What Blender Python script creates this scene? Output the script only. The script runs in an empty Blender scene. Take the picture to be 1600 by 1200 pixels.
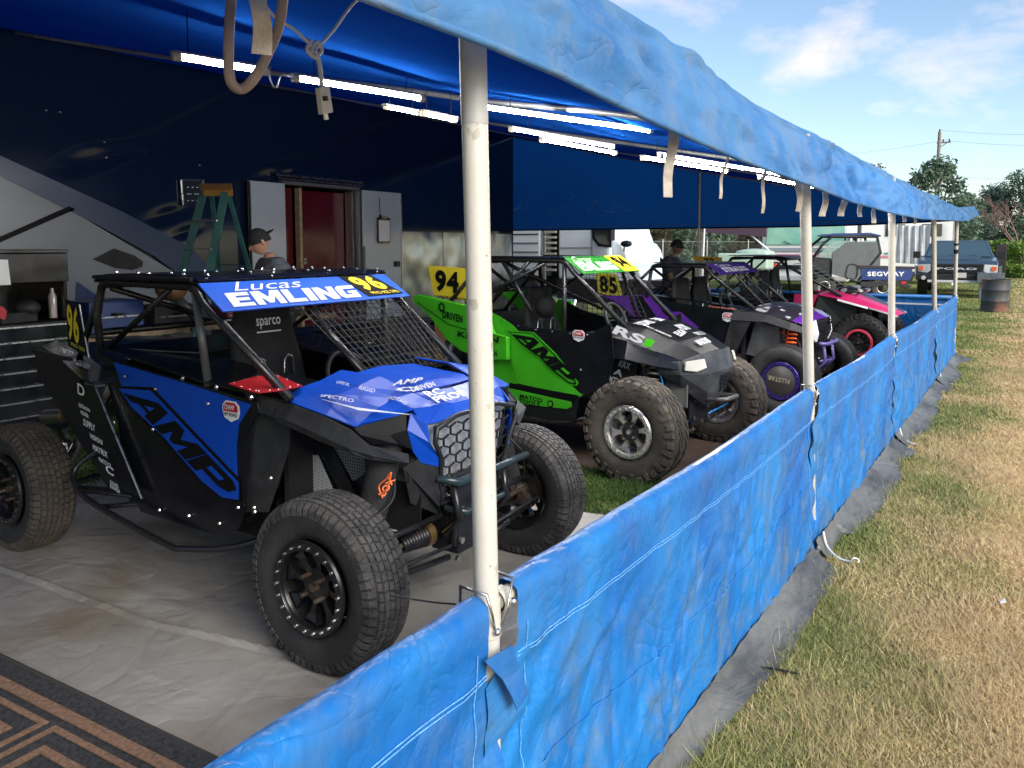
import bpy, math, random
import numpy as np
from mathutils import Vector, Matrix, noise
R = math.radians
random.seed(7)
C = bpy.context.scene.collection
sc = bpy.context.scene

# ------------------------------------------------------------------ camera
FPX, PPY, HZ, VX, CAMH = 1260.0, 500.0, 385.0, 1616.0, 1.72
pitch = math.atan((PPY-HZ)/FPX)
yaw = math.atan((VX-800)/math.hypot(FPX, PPY-HZ))
cF = Vector((-math.sin(yaw)*math.cos(pitch), math.cos(yaw)*math.cos(pitch), -math.sin(pitch)))
cR = Vector((math.cos(yaw), math.sin(yaw), 0))
cU = cR.cross(cF)
cO = Vector((0, 0, CAMH))
cam_d = bpy.data.cameras.new('camera'); cam = bpy.data.objects.new('camera', cam_d); C.objects.link(cam)
cam.location = cO; cam.rotation_euler = (math.pi/2-pitch, 0, yaw)
cam_d.sensor_width = 36; cam_d.lens = 36*FPX/1600
cam_d.shift_y = -(600-PPY)/1600
cam_d.clip_end = 2000; cam_d.clip_start = .05
sc.camera = cam

# ------------------------------------------------------------------ sky, sun, exposure
SUN_EL, SUN_AZ = 31.0, 112.0      # azimuth clockwise from +Y
w = bpy.data.worlds.new('World'); sc.world = w; w.use_nodes = True
nt = w.node_tree; nt.nodes.clear()
N, Lk = nt.nodes.new, nt.links.new
out = N('ShaderNodeOutputWorld'); bg = N('ShaderNodeBackground'); sky = N('ShaderNodeTexSky')
sky.sky_type = 'NISHITA'; sky.sun_disc = False
sky.sun_elevation = R(SUN_EL); sky.sun_rotation = R(SUN_AZ)
sky.air_density = 1.0; sky.dust_density = .6; sky.ozone_density = 1.6
tc = N('ShaderNodeTexCoord'); mp = N('ShaderNodeMapping'); mp.inputs['Scale'].default_value = (2.6, 2.6, 6.0)
mp.inputs['Location'].default_value = (.35, .1, .4)
nz = N('ShaderNodeTexNoise'); nz.inputs['Scale'].default_value = 1.9; nz.inputs['Detail'].default_value = 9; nz.inputs['Roughness'].default_value = .58
nz.inputs['Distortion'].default_value = .25
cr = N('ShaderNodeValToRGB'); cr.color_ramp.elements[0].position = .54; cr.color_ramp.elements[1].position = .74
mx = N('ShaderNodeMixRGB'); mx.inputs[2].default_value = (8.2, 6.5, 5.6, 1)
ml = N('ShaderNodeMath'); ml.operation = 'MULTIPLY'; ml.inputs[1].default_value = .48
Lk(tc.outputs['Generated'], mp.inputs[0]); Lk(mp.outputs[0], nz.inputs[0])
prev = nz.outputs[0]     # cloud banks: the noise is raised round a few directions of the real sky
for (az_, el_, wd_, amt_) in ((-9.5, 10.5, .990, .085), (-16, 11.5, .994, .07), (-4.5, 9.0, .994, .07), (-24, 17.5, .992, .10), (40, 16, .97, .12), (110, 12, .97, .12), (-100, 14, .97, .12), (170, 16, .97, .12), (-60, 22, .98, .1)):
    dt = N('ShaderNodeVectorMath'); dt.operation = 'DOT_PRODUCT'; nv = N('ShaderNodeVectorMath'); nv.operation = 'NORMALIZE'; mz = N('ShaderNodeVectorMath'); mz.operation = 'MULTIPLY'; mz.inputs[1].default_value = (1, 1, 2.6)
    d_ = Vector((math.sin(R(az_))*math.cos(R(el_)), math.cos(R(az_))*math.cos(R(el_)), 2.6*math.sin(R(el_)))).normalized()
    Lk(tc.outputs['Generated'], mz.inputs[0]); Lk(mz.outputs[0], nv.inputs[0]); Lk(nv.outputs[0], dt.inputs[0]); dt.inputs[1].default_value = d_
    mr_ = N('ShaderNodeMapRange'); mr_.interpolation_type = 'SMOOTHSTEP'; mr_.inputs[1].default_value = wd_; mr_.inputs[2].default_value = 1.0; mr_.inputs[3].default_value = 0; mr_.inputs[4].default_value = amt_; Lk(dt.outputs['Value'], mr_.inputs[0])
    a_ = N('ShaderNodeMath'); a_.operation = 'ADD'; Lk(prev, a_.inputs[0]); Lk(mr_.outputs[0], a_.inputs[1]); prev = a_.outputs[0]
sb_ = N('ShaderNodeMath'); sb_.operation = 'SUBTRACT'; sb_.inputs[1].default_value = .035; Lk(prev, sb_.inputs[0]); Lk(sb_.outputs[0], cr.inputs[0])
Lk(cr.outputs[0], ml.inputs[0]); Lk(ml.outputs[0], mx.inputs[0]); Lk(sky.outputs[0], mx.inputs[1])
Lk(mx.outputs[0], bg.inputs[0]); bg.inputs[1].default_value = .072; Lk(bg.outputs[0], out.inputs[0])
sun_d = bpy.data.lights.new('sun', 'SUN'); sun = bpy.data.objects.new('sun', sun_d); C.objects.link(sun)
sun_d.energy = 1.9; sun_d.angle = R(38); sun_d.color = (1, .93, .84)
sd = Vector((math.sin(R(SUN_AZ))*math.cos(R(SUN_EL)), math.cos(R(SUN_AZ))*math.cos(R(SUN_EL)), math.sin(R(SUN_EL))))
sun.rotation_euler = sd.to_track_quat('Z', 'Y').to_euler()
vs = sc.view_settings; vs.view_transform = 'Standard'; vs.look = 'None'; vs.gamma = 1; vs.exposure = 1.5
try: vs.use_curve_mapping = False
except Exception: pass
sc.cycles.max_bounces = 8; sc.cycles.transparent_max_bounces = 12

# ------------------------------------------------------------------ photo point -> place on a real plane
def ray(x, y): return cF + cR*((x-800)/FPX) + cU*((PPY-y)/FPX)
def onZ(x, y, z=0.0):
    r = ray(x, y); return cO + r*((z-CAMH)/r.z)
def onX(x, y, X):
    r = ray(x, y); return cO + r*(X/r.x)
def onY(x, y, Y):
    r = ray(x, y); return cO + r*(Y/r.y)
def atD(x, y, d): return cO + ray(x, y)*d

# ------------------------------------------------------------------ materials
MATS = {}
def M(name, col, rough=.5, metal=0, var=0, vs_=6, bump=0, bs=60, col2=None, spec=.5, coat=0, emit=None, alpha=None, trans=0, detail=5, stretch=None, rvar=0, lo=.38, hi=.62):
    if name in MATS: return MATS[name]
    m = bpy.data.materials.new(name); m.use_nodes = True
    t = m.node_tree; b = t.nodes['Principled BSDF']; n = t.nodes.new; l = t.links.new
    b.inputs['Base Color'].default_value = (*col, 1); b.inputs['Roughness'].default_value = rough; b.inputs['Metallic'].default_value = metal
    b.inputs['Specular IOR Level'].default_value = spec
    if coat: b.inputs['Coat Weight'].default_value = coat; b.inputs['Coat Roughness'].default_value = .08
    if emit: b.inputs['Emission Color'].default_value = (*emit[0], 1); b.inputs['Emission Strength'].default_value = emit[1]
    if trans: b.inputs['Transmission Weight'].default_value = trans
    if alpha is not None: b.inputs['Alpha'].default_value = alpha
    if var or bump or col2 or rvar:
        tcn = n('ShaderNodeTexCoord'); mpn = n('ShaderNodeMapping'); l(tcn.outputs['Object'], mpn.inputs[0])
        if stretch: mpn.inputs['Scale'].default_value = stretch
        nn = n('ShaderNodeTexNoise'); nn.inputs['Scale'].default_value = vs_; nn.inputs['Detail'].default_value = detail; nn.inputs['Roughness'].default_value = .6
        l(mpn.outputs[0], nn.inputs[0])
        if var or col2:
            r = n('ShaderNodeValToRGB'); c2 = col2 or tuple(min(1, c*(1+var)) for c in col); c1 = col if col2 else tuple(c*(1-var) for c in col)
            r.color_ramp.elements[0].color = (*c1, 1); r.color_ramp.elements[1].color = (*c2, 1)
            r.color_ramp.elements[0].position = lo; r.color_ramp.elements[1].position = hi
            l(nn.outputs[0], r.inputs[0]); l(r.outputs[0], b.inputs['Base Color'])
        if rvar:
            mr = n('ShaderNodeMapRange'); mr.inputs[3].default_value = max(.02, rough-rvar); mr.inputs[4].default_value = min(1, rough+rvar)
            mr.inputs[1].default_value = .3; mr.inputs[2].default_value = .7
            l(nn.outputs[0], mr.inputs[0]); l(mr.outputs[0], b.inputs['Roughness'])
        if bump:
            n2 = n('ShaderNodeTexNoise'); n2.inputs['Scale'].default_value = bs; n2.inputs['Detail'].default_value = 6; l(mpn.outputs[0], n2.inputs[0])
            bp = n('ShaderNodeBump'); bp.inputs['Strength'].default_value = bump; bp.inputs['Distance'].default_value = .02
            l(n2.outputs[0], bp.inputs['Height']); l(bp.outputs[0], b.inputs['Normal'])
    MATS[name] = m; return m

black = M('black_plastic', (.012, .012, .014), .42, var=.3, vs_=9, bump=.08, bs=140)
blackg = M('black_gloss_panel', (.006, .007, .010), .2, rvar=.08, vs_=5, var=.2)
blacks = M('black_satin_decal', (.004, .004, .005), .5, spec=.15)
dgrey = M('dark_grey_plastic', (.022, .023, .025), .5, spec=.3, var=.25, vs_=12, bump=.12, bs=200)
cage_m = M('black_powder_coated_tube', (.012, .012, .013), .3, rvar=.1, vs_=14)
steel = M('bare_steel', (.45, .45, .44), .32, 1, rvar=.12, vs_=20)
polish = M('polished_aluminium', (.78, .77, .75), .3, .9, rvar=.08, vs_=12, bump=.03, bs=12)
bolt_m = M('zinc_bolt', (.7, .7, .7), .25, 1)
white = M('white_paint', (.75, .76, .76), .35, var=.05, vs_=4)
whited = M('white_decal', (.72, .73, .75), .4)
red = M('red_paint', (.42, .012, .02), .3)
orange = M('orange_print', (.85, .16, .03), .5)
yellow = M('yellow_vinyl', (.72, .58, .03), .35, var=.05)
blue = M('blue_gloss_wrap', (.003, .060, .44), .36, coat=.05, var=.06, vs_=3, spec=.25)
green = M('green_gloss_wrap', (.045, .38, .012), .3, coat=.15, var=.08, vs_=3)
purple = M('purple_gloss_wrap', (.1, .022, .27), .25, coat=.4)
pink = M('pink_gloss_wrap', (.62, .03, .16), .28, coat=.3)
rubber = M('tyre_rubber', (.016, .016, .017), .62, col2=(.035, .034, .033), vs_=7, bump=.25, bs=90)
rubberd = M('dusty_tyre_tread', (.022, .021, .02), .72, col2=(.075, .072, .067), vs_=10, bump=.35, bs=120)
rubberm = M('muddy_tyre', (.038, .034, .029), .8, col2=(.08, .067, .054), vs_=5, bump=.35, bs=90)
rubbert = M('dusty_brown_tread', (.04, .036, .031), .8, col2=(.095, .08, .06), vs_=9, bump=.4, bs=120)
rust = M('dirty_metal', (.09, .06, .045), .6, .6, col2=(.2, .17, .14), vs_=14, bump=.2, bs=80)
bluem = M('blue_fitting', (.02, .2, .5), .35, .4)
chain_m = M('galvanised_wire', (.28, .28, .27), .5, .6)
skin_m = M('skin', (.36, .19, .13), .5, var=.08, vs_=20)
skin_d = M('skin_deep', (.22, .12, .08), .5, var=.08, vs_=20)
shirtg = M('grey_cotton_shirt', (.075, .085, .1), .9, var=.12, vs_=25, bump=.3, bs=60)
shirtd = M('dark_cotton_shirt', (.03, .035, .045), .9, var=.12, vs_=25, bump=.3, bs=60)
capm = M('black_cap', (.01, .01, .012), .85, var=.2, vs_=30)
jeans = M('dark_trousers', (.03, .035, .05), .9, var=.2, vs_=30, bump=.2, bs=80)
hairm = M('dark_hair', (.015, .01, .008), .6)
glassd = M('dark_glass', (.02, .03, .035), .06, spec=.8)

# ------------------------------------------------------------------ mesh collector
def crinkle(m, sc1, sc2, strength=.6, dist=.02, stretch=(1, 1, 1), rot=(0, 0, 0)):
    # sharp creases: ridged noise at two sizes, added to whatever relief the material has
    t = m.node_tree; b = t.nodes['Principled BSDF']; n = t.nodes.new; l = t.links.new
    g_ = n('ShaderNodeNewGeometry'); mp_ = n('ShaderNodeMapping'); mp_.inputs['Scale'].default_value = stretch; mp_.inputs['Rotation'].default_value = rot; l(g_.outputs['Position'], mp_.inputs[0])
    outs = []
    for s_, d_ in ((sc1, 1.2), (sc2, .6)):
        nz_ = n('ShaderNodeTexNoise'); nz_.inputs['Scale'].default_value = s_; nz_.inputs['Detail'].default_value = 3; nz_.inputs['Distortion'].default_value = d_; l(mp_.outputs[0], nz_.inputs[0])
        a = n('ShaderNodeMath'); a.operation = 'SUBTRACT'; a.inputs[1].default_value = .5; l(nz_.outputs[0], a.inputs[0]); c = n('ShaderNodeMath'); c.operation = 'ABSOLUTE'; l(a.outputs[0], c.inputs[0])
        q = n('ShaderNodeMath'); q.operation = 'POWER'; q.inputs[1].default_value = .55; l(c.outputs[0], q.inputs[0]); outs.append(q)
    s = n('ShaderNodeMath'); s.operation = 'MULTIPLY_ADD'; s.inputs[1].default_value = .45; l(outs[1].outputs[0], s.inputs[0]); l(outs[0].outputs[0], s.inputs[2])
    bp = n('ShaderNodeBump'); bp.inputs['Strength'].default_value = strength; bp.inputs['Distance'].default_value = dist; l(s.outputs[0], bp.inputs['Height'])
    if b.inputs['Normal'].links: l(b.inputs['Normal'].links[0].from_socket, bp.inputs['Normal'])
    l(bp.outputs[0], b.inputs['Normal'])
class G:
    def __init__(s): s.v = []; s.f = []
    def add(s, vs, fs):
        k = len(s.v); s.v += [tuple(p) for p in vs]; s.f += [tuple(i+k for i in f) for f in fs]; return s
    def box(s, c, d, rot=None):
        x, y, z = (q/2 for q in d)
        ps = [Vector((a*x, b*y, e*z)) for a in (-1, 1) for b in (-1, 1) for e in (-1, 1)]
        if rot is not None: ps = [rot @ p for p in ps]
        c = Vector(c)
        return s.add([p+c for p in ps], [(0, 1, 3, 2), (4, 6, 7, 5), (0, 4, 5, 1), (2, 3, 7, 6), (0, 2, 6, 4), (1, 5, 7, 3)])
    def slab(s, pts, t=.004, n=None):
        pts = [Vector(p) for p in pts]; k = len(pts)
        if n is None:
            n = Vector((0, 0, 0))
            for i in range(k):
                a, b = pts[i], pts[(i+1) % k]; n += Vector(((a.y-b.y)*(a.z+b.z), (a.z-b.z)*(a.x+b.x), (a.x-b.x)*(a.y+b.y)))
            if n.length < 1e-9: n = Vector((0, 0, 1))
            n.normalize()
        n = Vector(n); h = n*(t/2)
        return s.add([p+h for p in pts]+[p-h for p in pts], [tuple(range(k)), tuple(range(2*k-1, k-1, -1))]+[(i, i+k, (i+1) % k+k, (i+1) % k) for i in range(k)])
    def tube(s, pts, r, n=8, cap=True):
        pts = [Vector(p) for p in pts]; m = len(pts)
        rs = r if isinstance(r, (list, tuple)) else [r]*m
        T = []
        for i in range(m):
            a = pts[max(0, i-1)]; b = pts[min(m-1, i+1)]; d = (b-a); T.append(d.normalized() if d.length > 1e-9 else Vector((0, 0, 1)))
        u = T[0].orthogonal().normalized(); vs = []
        for i in range(m):
            u = (u-T[i]*u.dot(T[i])); u = u.normalized() if u.length > 1e-6 else T[i].orthogonal().normalized()
            w_ = T[i].cross(u); k = 1.0
            if 0 < i < m-1:
                d1 = (pts[i]-pts[i-1]).normalized(); k = 1/max(.6, d1.dot(T[i]))
            for j in range(n):
                a = 2*math.pi*j/n; vs.append(pts[i]+(u*math.cos(a)+w_*math.sin(a))*rs[i]*(k if j % 1 == 0 else 1))
        fs = [(i*n+j, i*n+(j+1) % n, (i+1)*n+(j+1) % n, (i+1)*n+j) for i in range(m-1) for j in range(n)]
        if cap: fs += [tuple(range(n-1, -1, -1)), tuple((m-1)*n+j for j in range(n))]
        return s.add(vs, fs)
    def lathe(s, prof, n=32, axis='y', c=(0, 0, 0), closed=False):
        # prof: list of (offset along axis, radius)
        vs = []
        for (h, r) in prof:
            for j in range(n):
                a = 2*math.pi*j/n; x, y = r*math.cos(a), r*math.sin(a)
                p = {'y': (x, h, y), 'x': (h, x, y), 'z': (x, y, h)}[axis]
                vs.append((p[0]+c[0], p[1]+c[1], p[2]+c[2]))
        m = len(prof)
        fs = [(i*n+j, i*n+(j+1) % n, (i+1)*n+(j+1) % n, (i+1)*n+j) for i in range(m-1) for j in range(n)]
        if closed: fs += [((m-1)*n+j, (m-1)*n+(j+1) % n, (j+1) % n, j) for j in range(n)]
        return s.add(vs, fs)
    def ball(s, c, r, n=8, m=6, sc_=(1, 1, 1)):
        vs = [(c[0], c[1], c[2]+r*sc_[2])]; fs = []
        for i in range(1, m):
            t = math.pi*i/m
            for j in range(n):
                a = 2*math.pi*j/n; vs.append((c[0]+r*sc_[0]*math.sin(t)*math.cos(a), c[1]+r*sc_[1]*math.sin(t)*math.sin(a), c[2]+r*sc_[2]*math.cos(t)))
        vs.append((c[0], c[1], c[2]-r*sc_[2])); L = len(vs)-1
        fs += [(0, 1+j, 1+(j+1) % n) for j in range(n)]
        fs += [(1+i*n+j, 1+(i+1)*n+j, 1+(i+1)*n+(j+1) % n, 1+i*n+(j+1) % n) for i in range(m-2) for j in range(n)]
        fs += [(1+(m-2)*n+j, L, 1+(m-2)*n+(j+1) % n) for j in range(n)]
        return s.add(vs, fs)
    def grid(s, fn, nu, nv):
        vs = [fn(i/nu, j/nv) for i in range(nu+1) for j in range(nv+1)]
        return s.add(vs, [(i*(nv+1)+j, (i+1)*(nv+1)+j, (i+1)*(nv+1)+j+1, i*(nv+1)+j+1) for i in range(nu) for j in range(nv)])
    def mesh(s, name):
        me = bpy.data.meshes.new(name); me.from_pydata(s.v, [], s.f); me.validate(); return me
    def o(s, name, mat, parent=None, smooth=False, bevel=0, label=None, sub=0):
        return link(name, s.mesh(name), mat, parent, smooth, bevel, label, sub)

def link(name, me, mat, parent=None, smooth=False, bevel=0, label=None, sub=0):
    if mat is not None and not me.materials: me.materials.append(mat)
    if smooth:
        me.shade_smooth()
    ob = bpy.data.objects.new(name, me); C.objects.link(ob); ob.parent = parent
    if bevel:
        b = ob.modifiers.new('bevel', 'BEVEL'); b.width = bevel; b.segments = 2; b.limit_method = 'ANGLE'; b.angle_limit = R(35)
    if smooth == 'auto':
        try: me.set_sharp_from_angle(angle=R(38))
        except Exception: pass
    if sub: q = ob.modifiers.new('sub', 'SUBSURF'); q.levels = sub; q.render_levels = sub
    if label: ob['label'] = label
    if name.split('.')[0] in ('beadlock_bolts', 'lug_nuts', 'panel_bolts', 'deck_bolts', 'roof_bolts', 'rivets', 'bulkhead_bolts', 'tread', 'pattern', 'wire_mesh', 'window_net', 'side_net', 'fairing_ribs', 'cracked_print', 'crown', 'grille'): ob['kind'] = 'stuff'
    return ob
def tag(o, label, cat, group=None):
    o['label'] = label; o['category'] = cat
    if group: o['group'] = group
    return o
def struct(o, kind='structure'): o['kind'] = kind; return o
def empty(name, loc, label, cat, rz=0, group=None):
    o = bpy.data.objects.new(name, None); C.objects.link(o); o.location = loc; o.rotation_euler = (0, 0, rz); o.empty_display_size = .1
    return tag(o, label, cat, group)
def holder(name, parent, loc=(0, 0, 0), rot=(0, 0, 0)):
    o = bpy.data.objects.new(name, None); C.objects.link(o); o.parent = parent; o.location = loc; o.rotation_euler = rot; return o
def copy_tree(o, parent=None):
    c = o.copy(); C.objects.link(c); c.parent = parent
    for ch in o.children: copy_tree(ch, c)
    return c

# lettering: words fitted to a parallelogram given by three corners (bottom-left, bottom-right, top-left)
TXC = {}
def words(s, bold=0.0, shear=0.0):
    k = (s, bold, shear)
    if k not in TXC:
        cu = bpy.data.curves.new('t', 'FONT'); cu.body = s; cu.offset = bold; cu.shear = shear; cu.resolution_u = 3; cu.align_x = 'LEFT'; cu.space_line = .82; cu.space_character = 1+bold*2.6
        to = bpy.data.objects.new('t', cu); me = bpy.data.meshes.new_from_object(to)
        v = np.empty(len(me.vertices)*3); me.vertices.foreach_get('co', v); v = v.reshape(-1, 3)
        f = [tuple(p.vertices) for p in me.polygons]
        mn, mxx = v.min(0), v.max(0); v = (v-mn)/np.maximum(mxx-mn, 1e-6)
        TXC[k] = (v, f); bpy.data.objects.remove(to); bpy.data.curves.remove(cu); bpy.data.meshes.remove(me)
    return TXC[k]
def text(parent, s, p00, p10, p01, mat, bold=0.0, shear=0.0, lift=.003, name='lettering', flip=False):
    v, f = words(s, bold, shear); p00, p10, p01 = Vector(p00), Vector(p10), Vector(p01)
    ex, ey = p10-p00, p01-p00; n = ex.cross(ey).normalized()*(-1 if flip else 1)
    g = G(); g.add([p00+ex*a+ey*b+n*lift for a, b, _ in v], f)
    return g.o(name, mat, parent)
def quad_grid(g, a, b, c, d, nu, nv, r):
    a, b, c, d = map(Vector, (a, b, c, d))   # a-b bottom, d-c top
    for i in range(nu+1): t = i/nu; g.tube([a.lerp(b, t), d.lerp(c, t)], r, 4, False)
    for j in range(nv+1): t = j/nv; g.tube([a.lerp(d, t), b.lerp(c, t)], r, 4, False)
def bez(pts, n=8):
    # Catmull-Rom through points
    P = [Vector(p) for p in pts]; P = [P[0]*2-P[1]]+P+[P[-1]*2-P[-2]]; o = []
    for i in range(1, len(P)-2):
        for k in range(n):
            t = k/n; a, b, c, d = P[i-1:i+3]
            o.append(.5*((2*b)+(c-a)*t+(2*a-5*b+4*c-d)*t*t+(3*b-a-3*c+d)*t**3))
    return o+[P[-2]]
# ================================================================== ground
def ground_mat():
    m = bpy.data.materials.new('lawn'); m.use_nodes = True; t = m.node_tree; b = t.nodes['Principled BSDF']; n = t.nodes.new; l = t.links.new
    g = n('ShaderNodeNewGeometry'); sep = n('ShaderNodeSeparateXYZ'); l(g.outputs['Position'], sep.inputs[0])
    n1 = n('ShaderNodeTexNoise'); n1.inputs['Scale'].default_value = .9; n1.inputs['Detail'].default_value = 8; l(g.outputs['Position'], n1.inputs[0])
    n2 = n('ShaderNodeTexNoise'); n2.inputs['Scale'].default_value = 60; n2.inputs['Detail'].default_value = 6; l(g.outputs['Position'], n2.inputs[0])
    # dry towards +x (the trodden strip outside the pen), green beside the skirt and far off
    mr = n('ShaderNodeMapRange'); mr.inputs[1].default_value = -1.15; mr.inputs[2].default_value = .1; l(sep.outputs[0], mr.inputs[0])
    ad = n('ShaderNodeMath'); ad.operation = 'ADD'; l(mr.outputs[0], ad.inputs[0])
    sb = n('ShaderNodeMath'); sb.operation = 'MULTIPLY_ADD'; sb.inputs[1].default_value = 2.2; sb.inputs[2].default_value = -1.1; l(n1.outputs[0], sb.inputs[0]); l(sb.outputs[0], ad.inputs[1])
    far = n('ShaderNodeMapRange'); far.inputs[1].default_value = 14; far.inputs[2].default_value = 26; far.inputs[3].default_value = 0; far.inputs[4].default_value = -.55; l(sep.outputs[1], far.inputs[0])
    a2 = n('ShaderNodeMath'); a2.operation = 'ADD'; l(ad.outputs[0], a2.inputs[0]); l(far.outputs[0], a2.inputs[1])
    r = n('ShaderNodeValToRGB'); e = r.color_ramp.elements; e[0].position = -0.0; e[0].color = (.14, .165, .05, 1); e[1].position = .85; e[1].color = (.50, .35, .17, 1)
    k = e.new(.45); k.color = (.27, .235, .09, 1)
    l(a2.outputs[0], r.inputs[0])
    mx = n('ShaderNodeMixRGB'); mx.blend_type = 'MULTIPLY'; mx.inputs[0].default_value = .75
    r2 = n('ShaderNodeValToRGB'); r2.color_ramp.elements[0].position = .35; r2.color_ramp.elements[0].color = (.3, .3, .3, 1); r2.color_ramp.elements[1].position = .62; r2.color_ramp.elements[1].color = (1.35, 1.3, 1.2, 1)
    l(n2.outputs[0], r2.inputs[0]); l(r.outputs[0], mx.inputs[1]); l(r2.outputs[0], mx.inputs[2]); l(mx.outputs[0], b.inputs['Base Color'])
    b.inputs['Roughness'].default_value = .9; b.inputs['Specular IOR Level'].default_value = .15
    bp = n('ShaderNodeBump'); bp.inputs['Strength'].default_value = .5; bp.inputs['Distance'].default_value = .03; l(n2.outputs[0], bp.inputs['Height']); l(bp.outputs[0], b.inputs['Normal'])
    return m, (ad, r)
lawn, _ = ground_mat()
g = G(); g.add([(-260, -60, 0), (260, -60, 0), (260, 420, 0), (-260, 420, 0)], [(0, 1, 2, 3)])
struct(g.o('ground', lawn))

def blade_mat(name, dry):
    m = bpy.data.materials.new(name); m.use_nodes = True; t = m.node_tree; b = t.nodes['Principled BSDF']; n = t.nodes.new; l = t.links.new
    g = n('ShaderNodeNewGeometry'); sep = n('ShaderNodeSeparateXYZ'); l(g.outputs['Position'], sep.inputs[0])
    n1 = n('ShaderNodeTexNoise'); n1.inputs['Scale'].default_value = .9; n1.inputs['Detail'].default_value = 8; l(g.outputs['Position'], n1.inputs[0])
    mr = n('ShaderNodeMapRange'); mr.inputs[1].default_value = -1.15; mr.inputs[2].default_value = .1; l(sep.outputs[0], mr.inputs[0])
    sb = n('ShaderNodeMath'); sb.operation = 'MULTIPLY_ADD'; sb.inputs[1].default_value = 2.2; sb.inputs[2].default_value = -1.25; l(n1.outputs[0], sb.inputs[0])
    ad = n('ShaderNodeMath'); ad.operation = 'ADD'; l(mr.outputs[0], ad.inputs[0]); l(sb.outputs[0], ad.inputs[1])
    rn = n('ShaderNodeMath'); rn.operation = 'MULTIPLY_ADD'; rn.inputs[1].default_value = .75; rn.inputs[2].default_value = -.3; l(g.outputs['Random Per Island'], rn.inputs[0])
    a2 = n('ShaderNodeMath'); a2.operation = 'ADD'; l(ad.outputs[0], a2.inputs[0]); l(rn.outputs[0], a2.inputs[1])
    r = n('ShaderNodeValToRGB'); e = r.color_ramp.elements
    if dry:
        e[0].position = .0; e[0].color = (.17, .22, .065, 1); e[1].position = .72; e[1].color = (.58, .44, .25, 1); k = e.new(.33); k.color = (.40, .36, .15, 1)
        l(a2.outputs[0], r.inputs[0])
    else:
        e[0].position = 0; e[0].color = (.02, .06, .012, 1); e[1].position = 1; e[1].color = (.06, .11, .025, 1)
        l(g.outputs['Random Per Island'], r.inputs[0])
    l(r.outputs[0], b.inputs['Base Color']); b.inputs['Roughness'].default_value = .7; b.inputs['Specular IOR Level'].default_value = .25
    return m
def blades(name, areas, mat, hmin, hmax, label, seed=1):
    rg = np.random.default_rng(seed); V = []
    for (x0, x1, y0, y1, dens, wd) in areas:
        k = int((x1-x0)*(y1-y0)*dens)
        p = np.stack([rg.uniform(x0, x1, k), rg.uniform(y0, y1, k), np.zeros(k)], 1)
        a = rg.uniform(0, 2*np.pi, k); h = rg.uniform(hmin, hmax, k)*(1+.5*np.sin(p[:, 0]*9)*np.sin(p[:, 1]*7)); ln = rg.uniform(.25, 1.5, k)*h; b = rg.uniform(0, 2*np.pi, k)
        d = np.stack([np.cos(a), np.sin(a), 0*a], 1)*wd
        tip = p+np.stack([np.cos(b)*ln, np.sin(b)*ln, h], 1)
        V.append(np.stack([p-d, p+d, tip], 1).reshape(-1, 3))
    V = np.concatenate(V); k = len(V)//3
    me = bpy.data.meshes.new(name); me.vertices.add(len(V)); me.vertices.foreach_set('co', V.ravel().astype('f'))
    me.loops.add(3*k); me.loops.foreach_set('vertex_index', np.arange(3*k, dtype='i')); me.polygons.add(k)
    me.polygons.foreach_set('loop_start', np.arange(0, 3*k, 3, dtype='i')); me.polygons.foreach_set('loop_total', np.full(k, 3, 'i')); me.update()
    o = link(name, me, mat); o['kind'] = 'stuff'; o['label'] = label; return o
bdry = blade_mat('dry_grass_blades', True); bgreen = blade_mat('green_grass_blades', False)
blades('dry_grass', [(-.93, .35, 1.6, 4.2, 26000, .0016), (-.95, .4, 4.2, 8, 12000, .0026), (-.95, .4, 8, 14.4, 5000, .004), (-5, .6, 14.4, 22, 1400, .007), (-9, 1, 22, 34, 500, .011), (-14, 1.5, 34, 60, 110, .022)], bdry, .012, .035, 'short half-dry lawn grass outside the blue skirt', 1)
blades('grass_tufts', [(-.84, -.55, 1.8, 9, 900, .0022), (-.55, .3, 1.8, 9, 160, .0022)], bdry, .03, .075, 'longer stray grass tufts along the foot of the skirt', 5)
blades('green_grass', [(-4.6, -1.0, 4.52, 5.45, 9000, .003), (-8.6, -5.6, 2.0, 4.6, 2500, .005)], bgreen, .025, .06, 'green grass left bare between the two floor sheets', 2)
# scattered scraps on the lawn
q_ = onZ(1567, 941, .02); g = G(); g.slab([q_+Vector(v) for v in ((-.01, -.015, 0), (.012, -.01, .008), (.008, .018, .012), (-.008, .012, .0))], .008); tag(g.o('paper_scrap', white), 'tiny white paper scrap lying on the dry grass', 'litter')
g = G(); g.tube(bez([onZ(1165, 1050, .02), onZ(1185, 1043, .03), onZ(1215, 1046, .03), onZ(1245, 1052, .015)]), .005, 6); tag(g.o('black_strap', black), 'short black strap end lying on the grass by the skirt foot', 'strap')
g = G(); g.tube(bez([onZ(1328, 879, .02), onZ(1334, 872, .05), onZ(1342, 875, .03), onZ(1340, 880, .02)]), .004, 6); tag(g.o('wire_ring', white), 'small pale open ring lying on the grass', 'litter')

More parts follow.
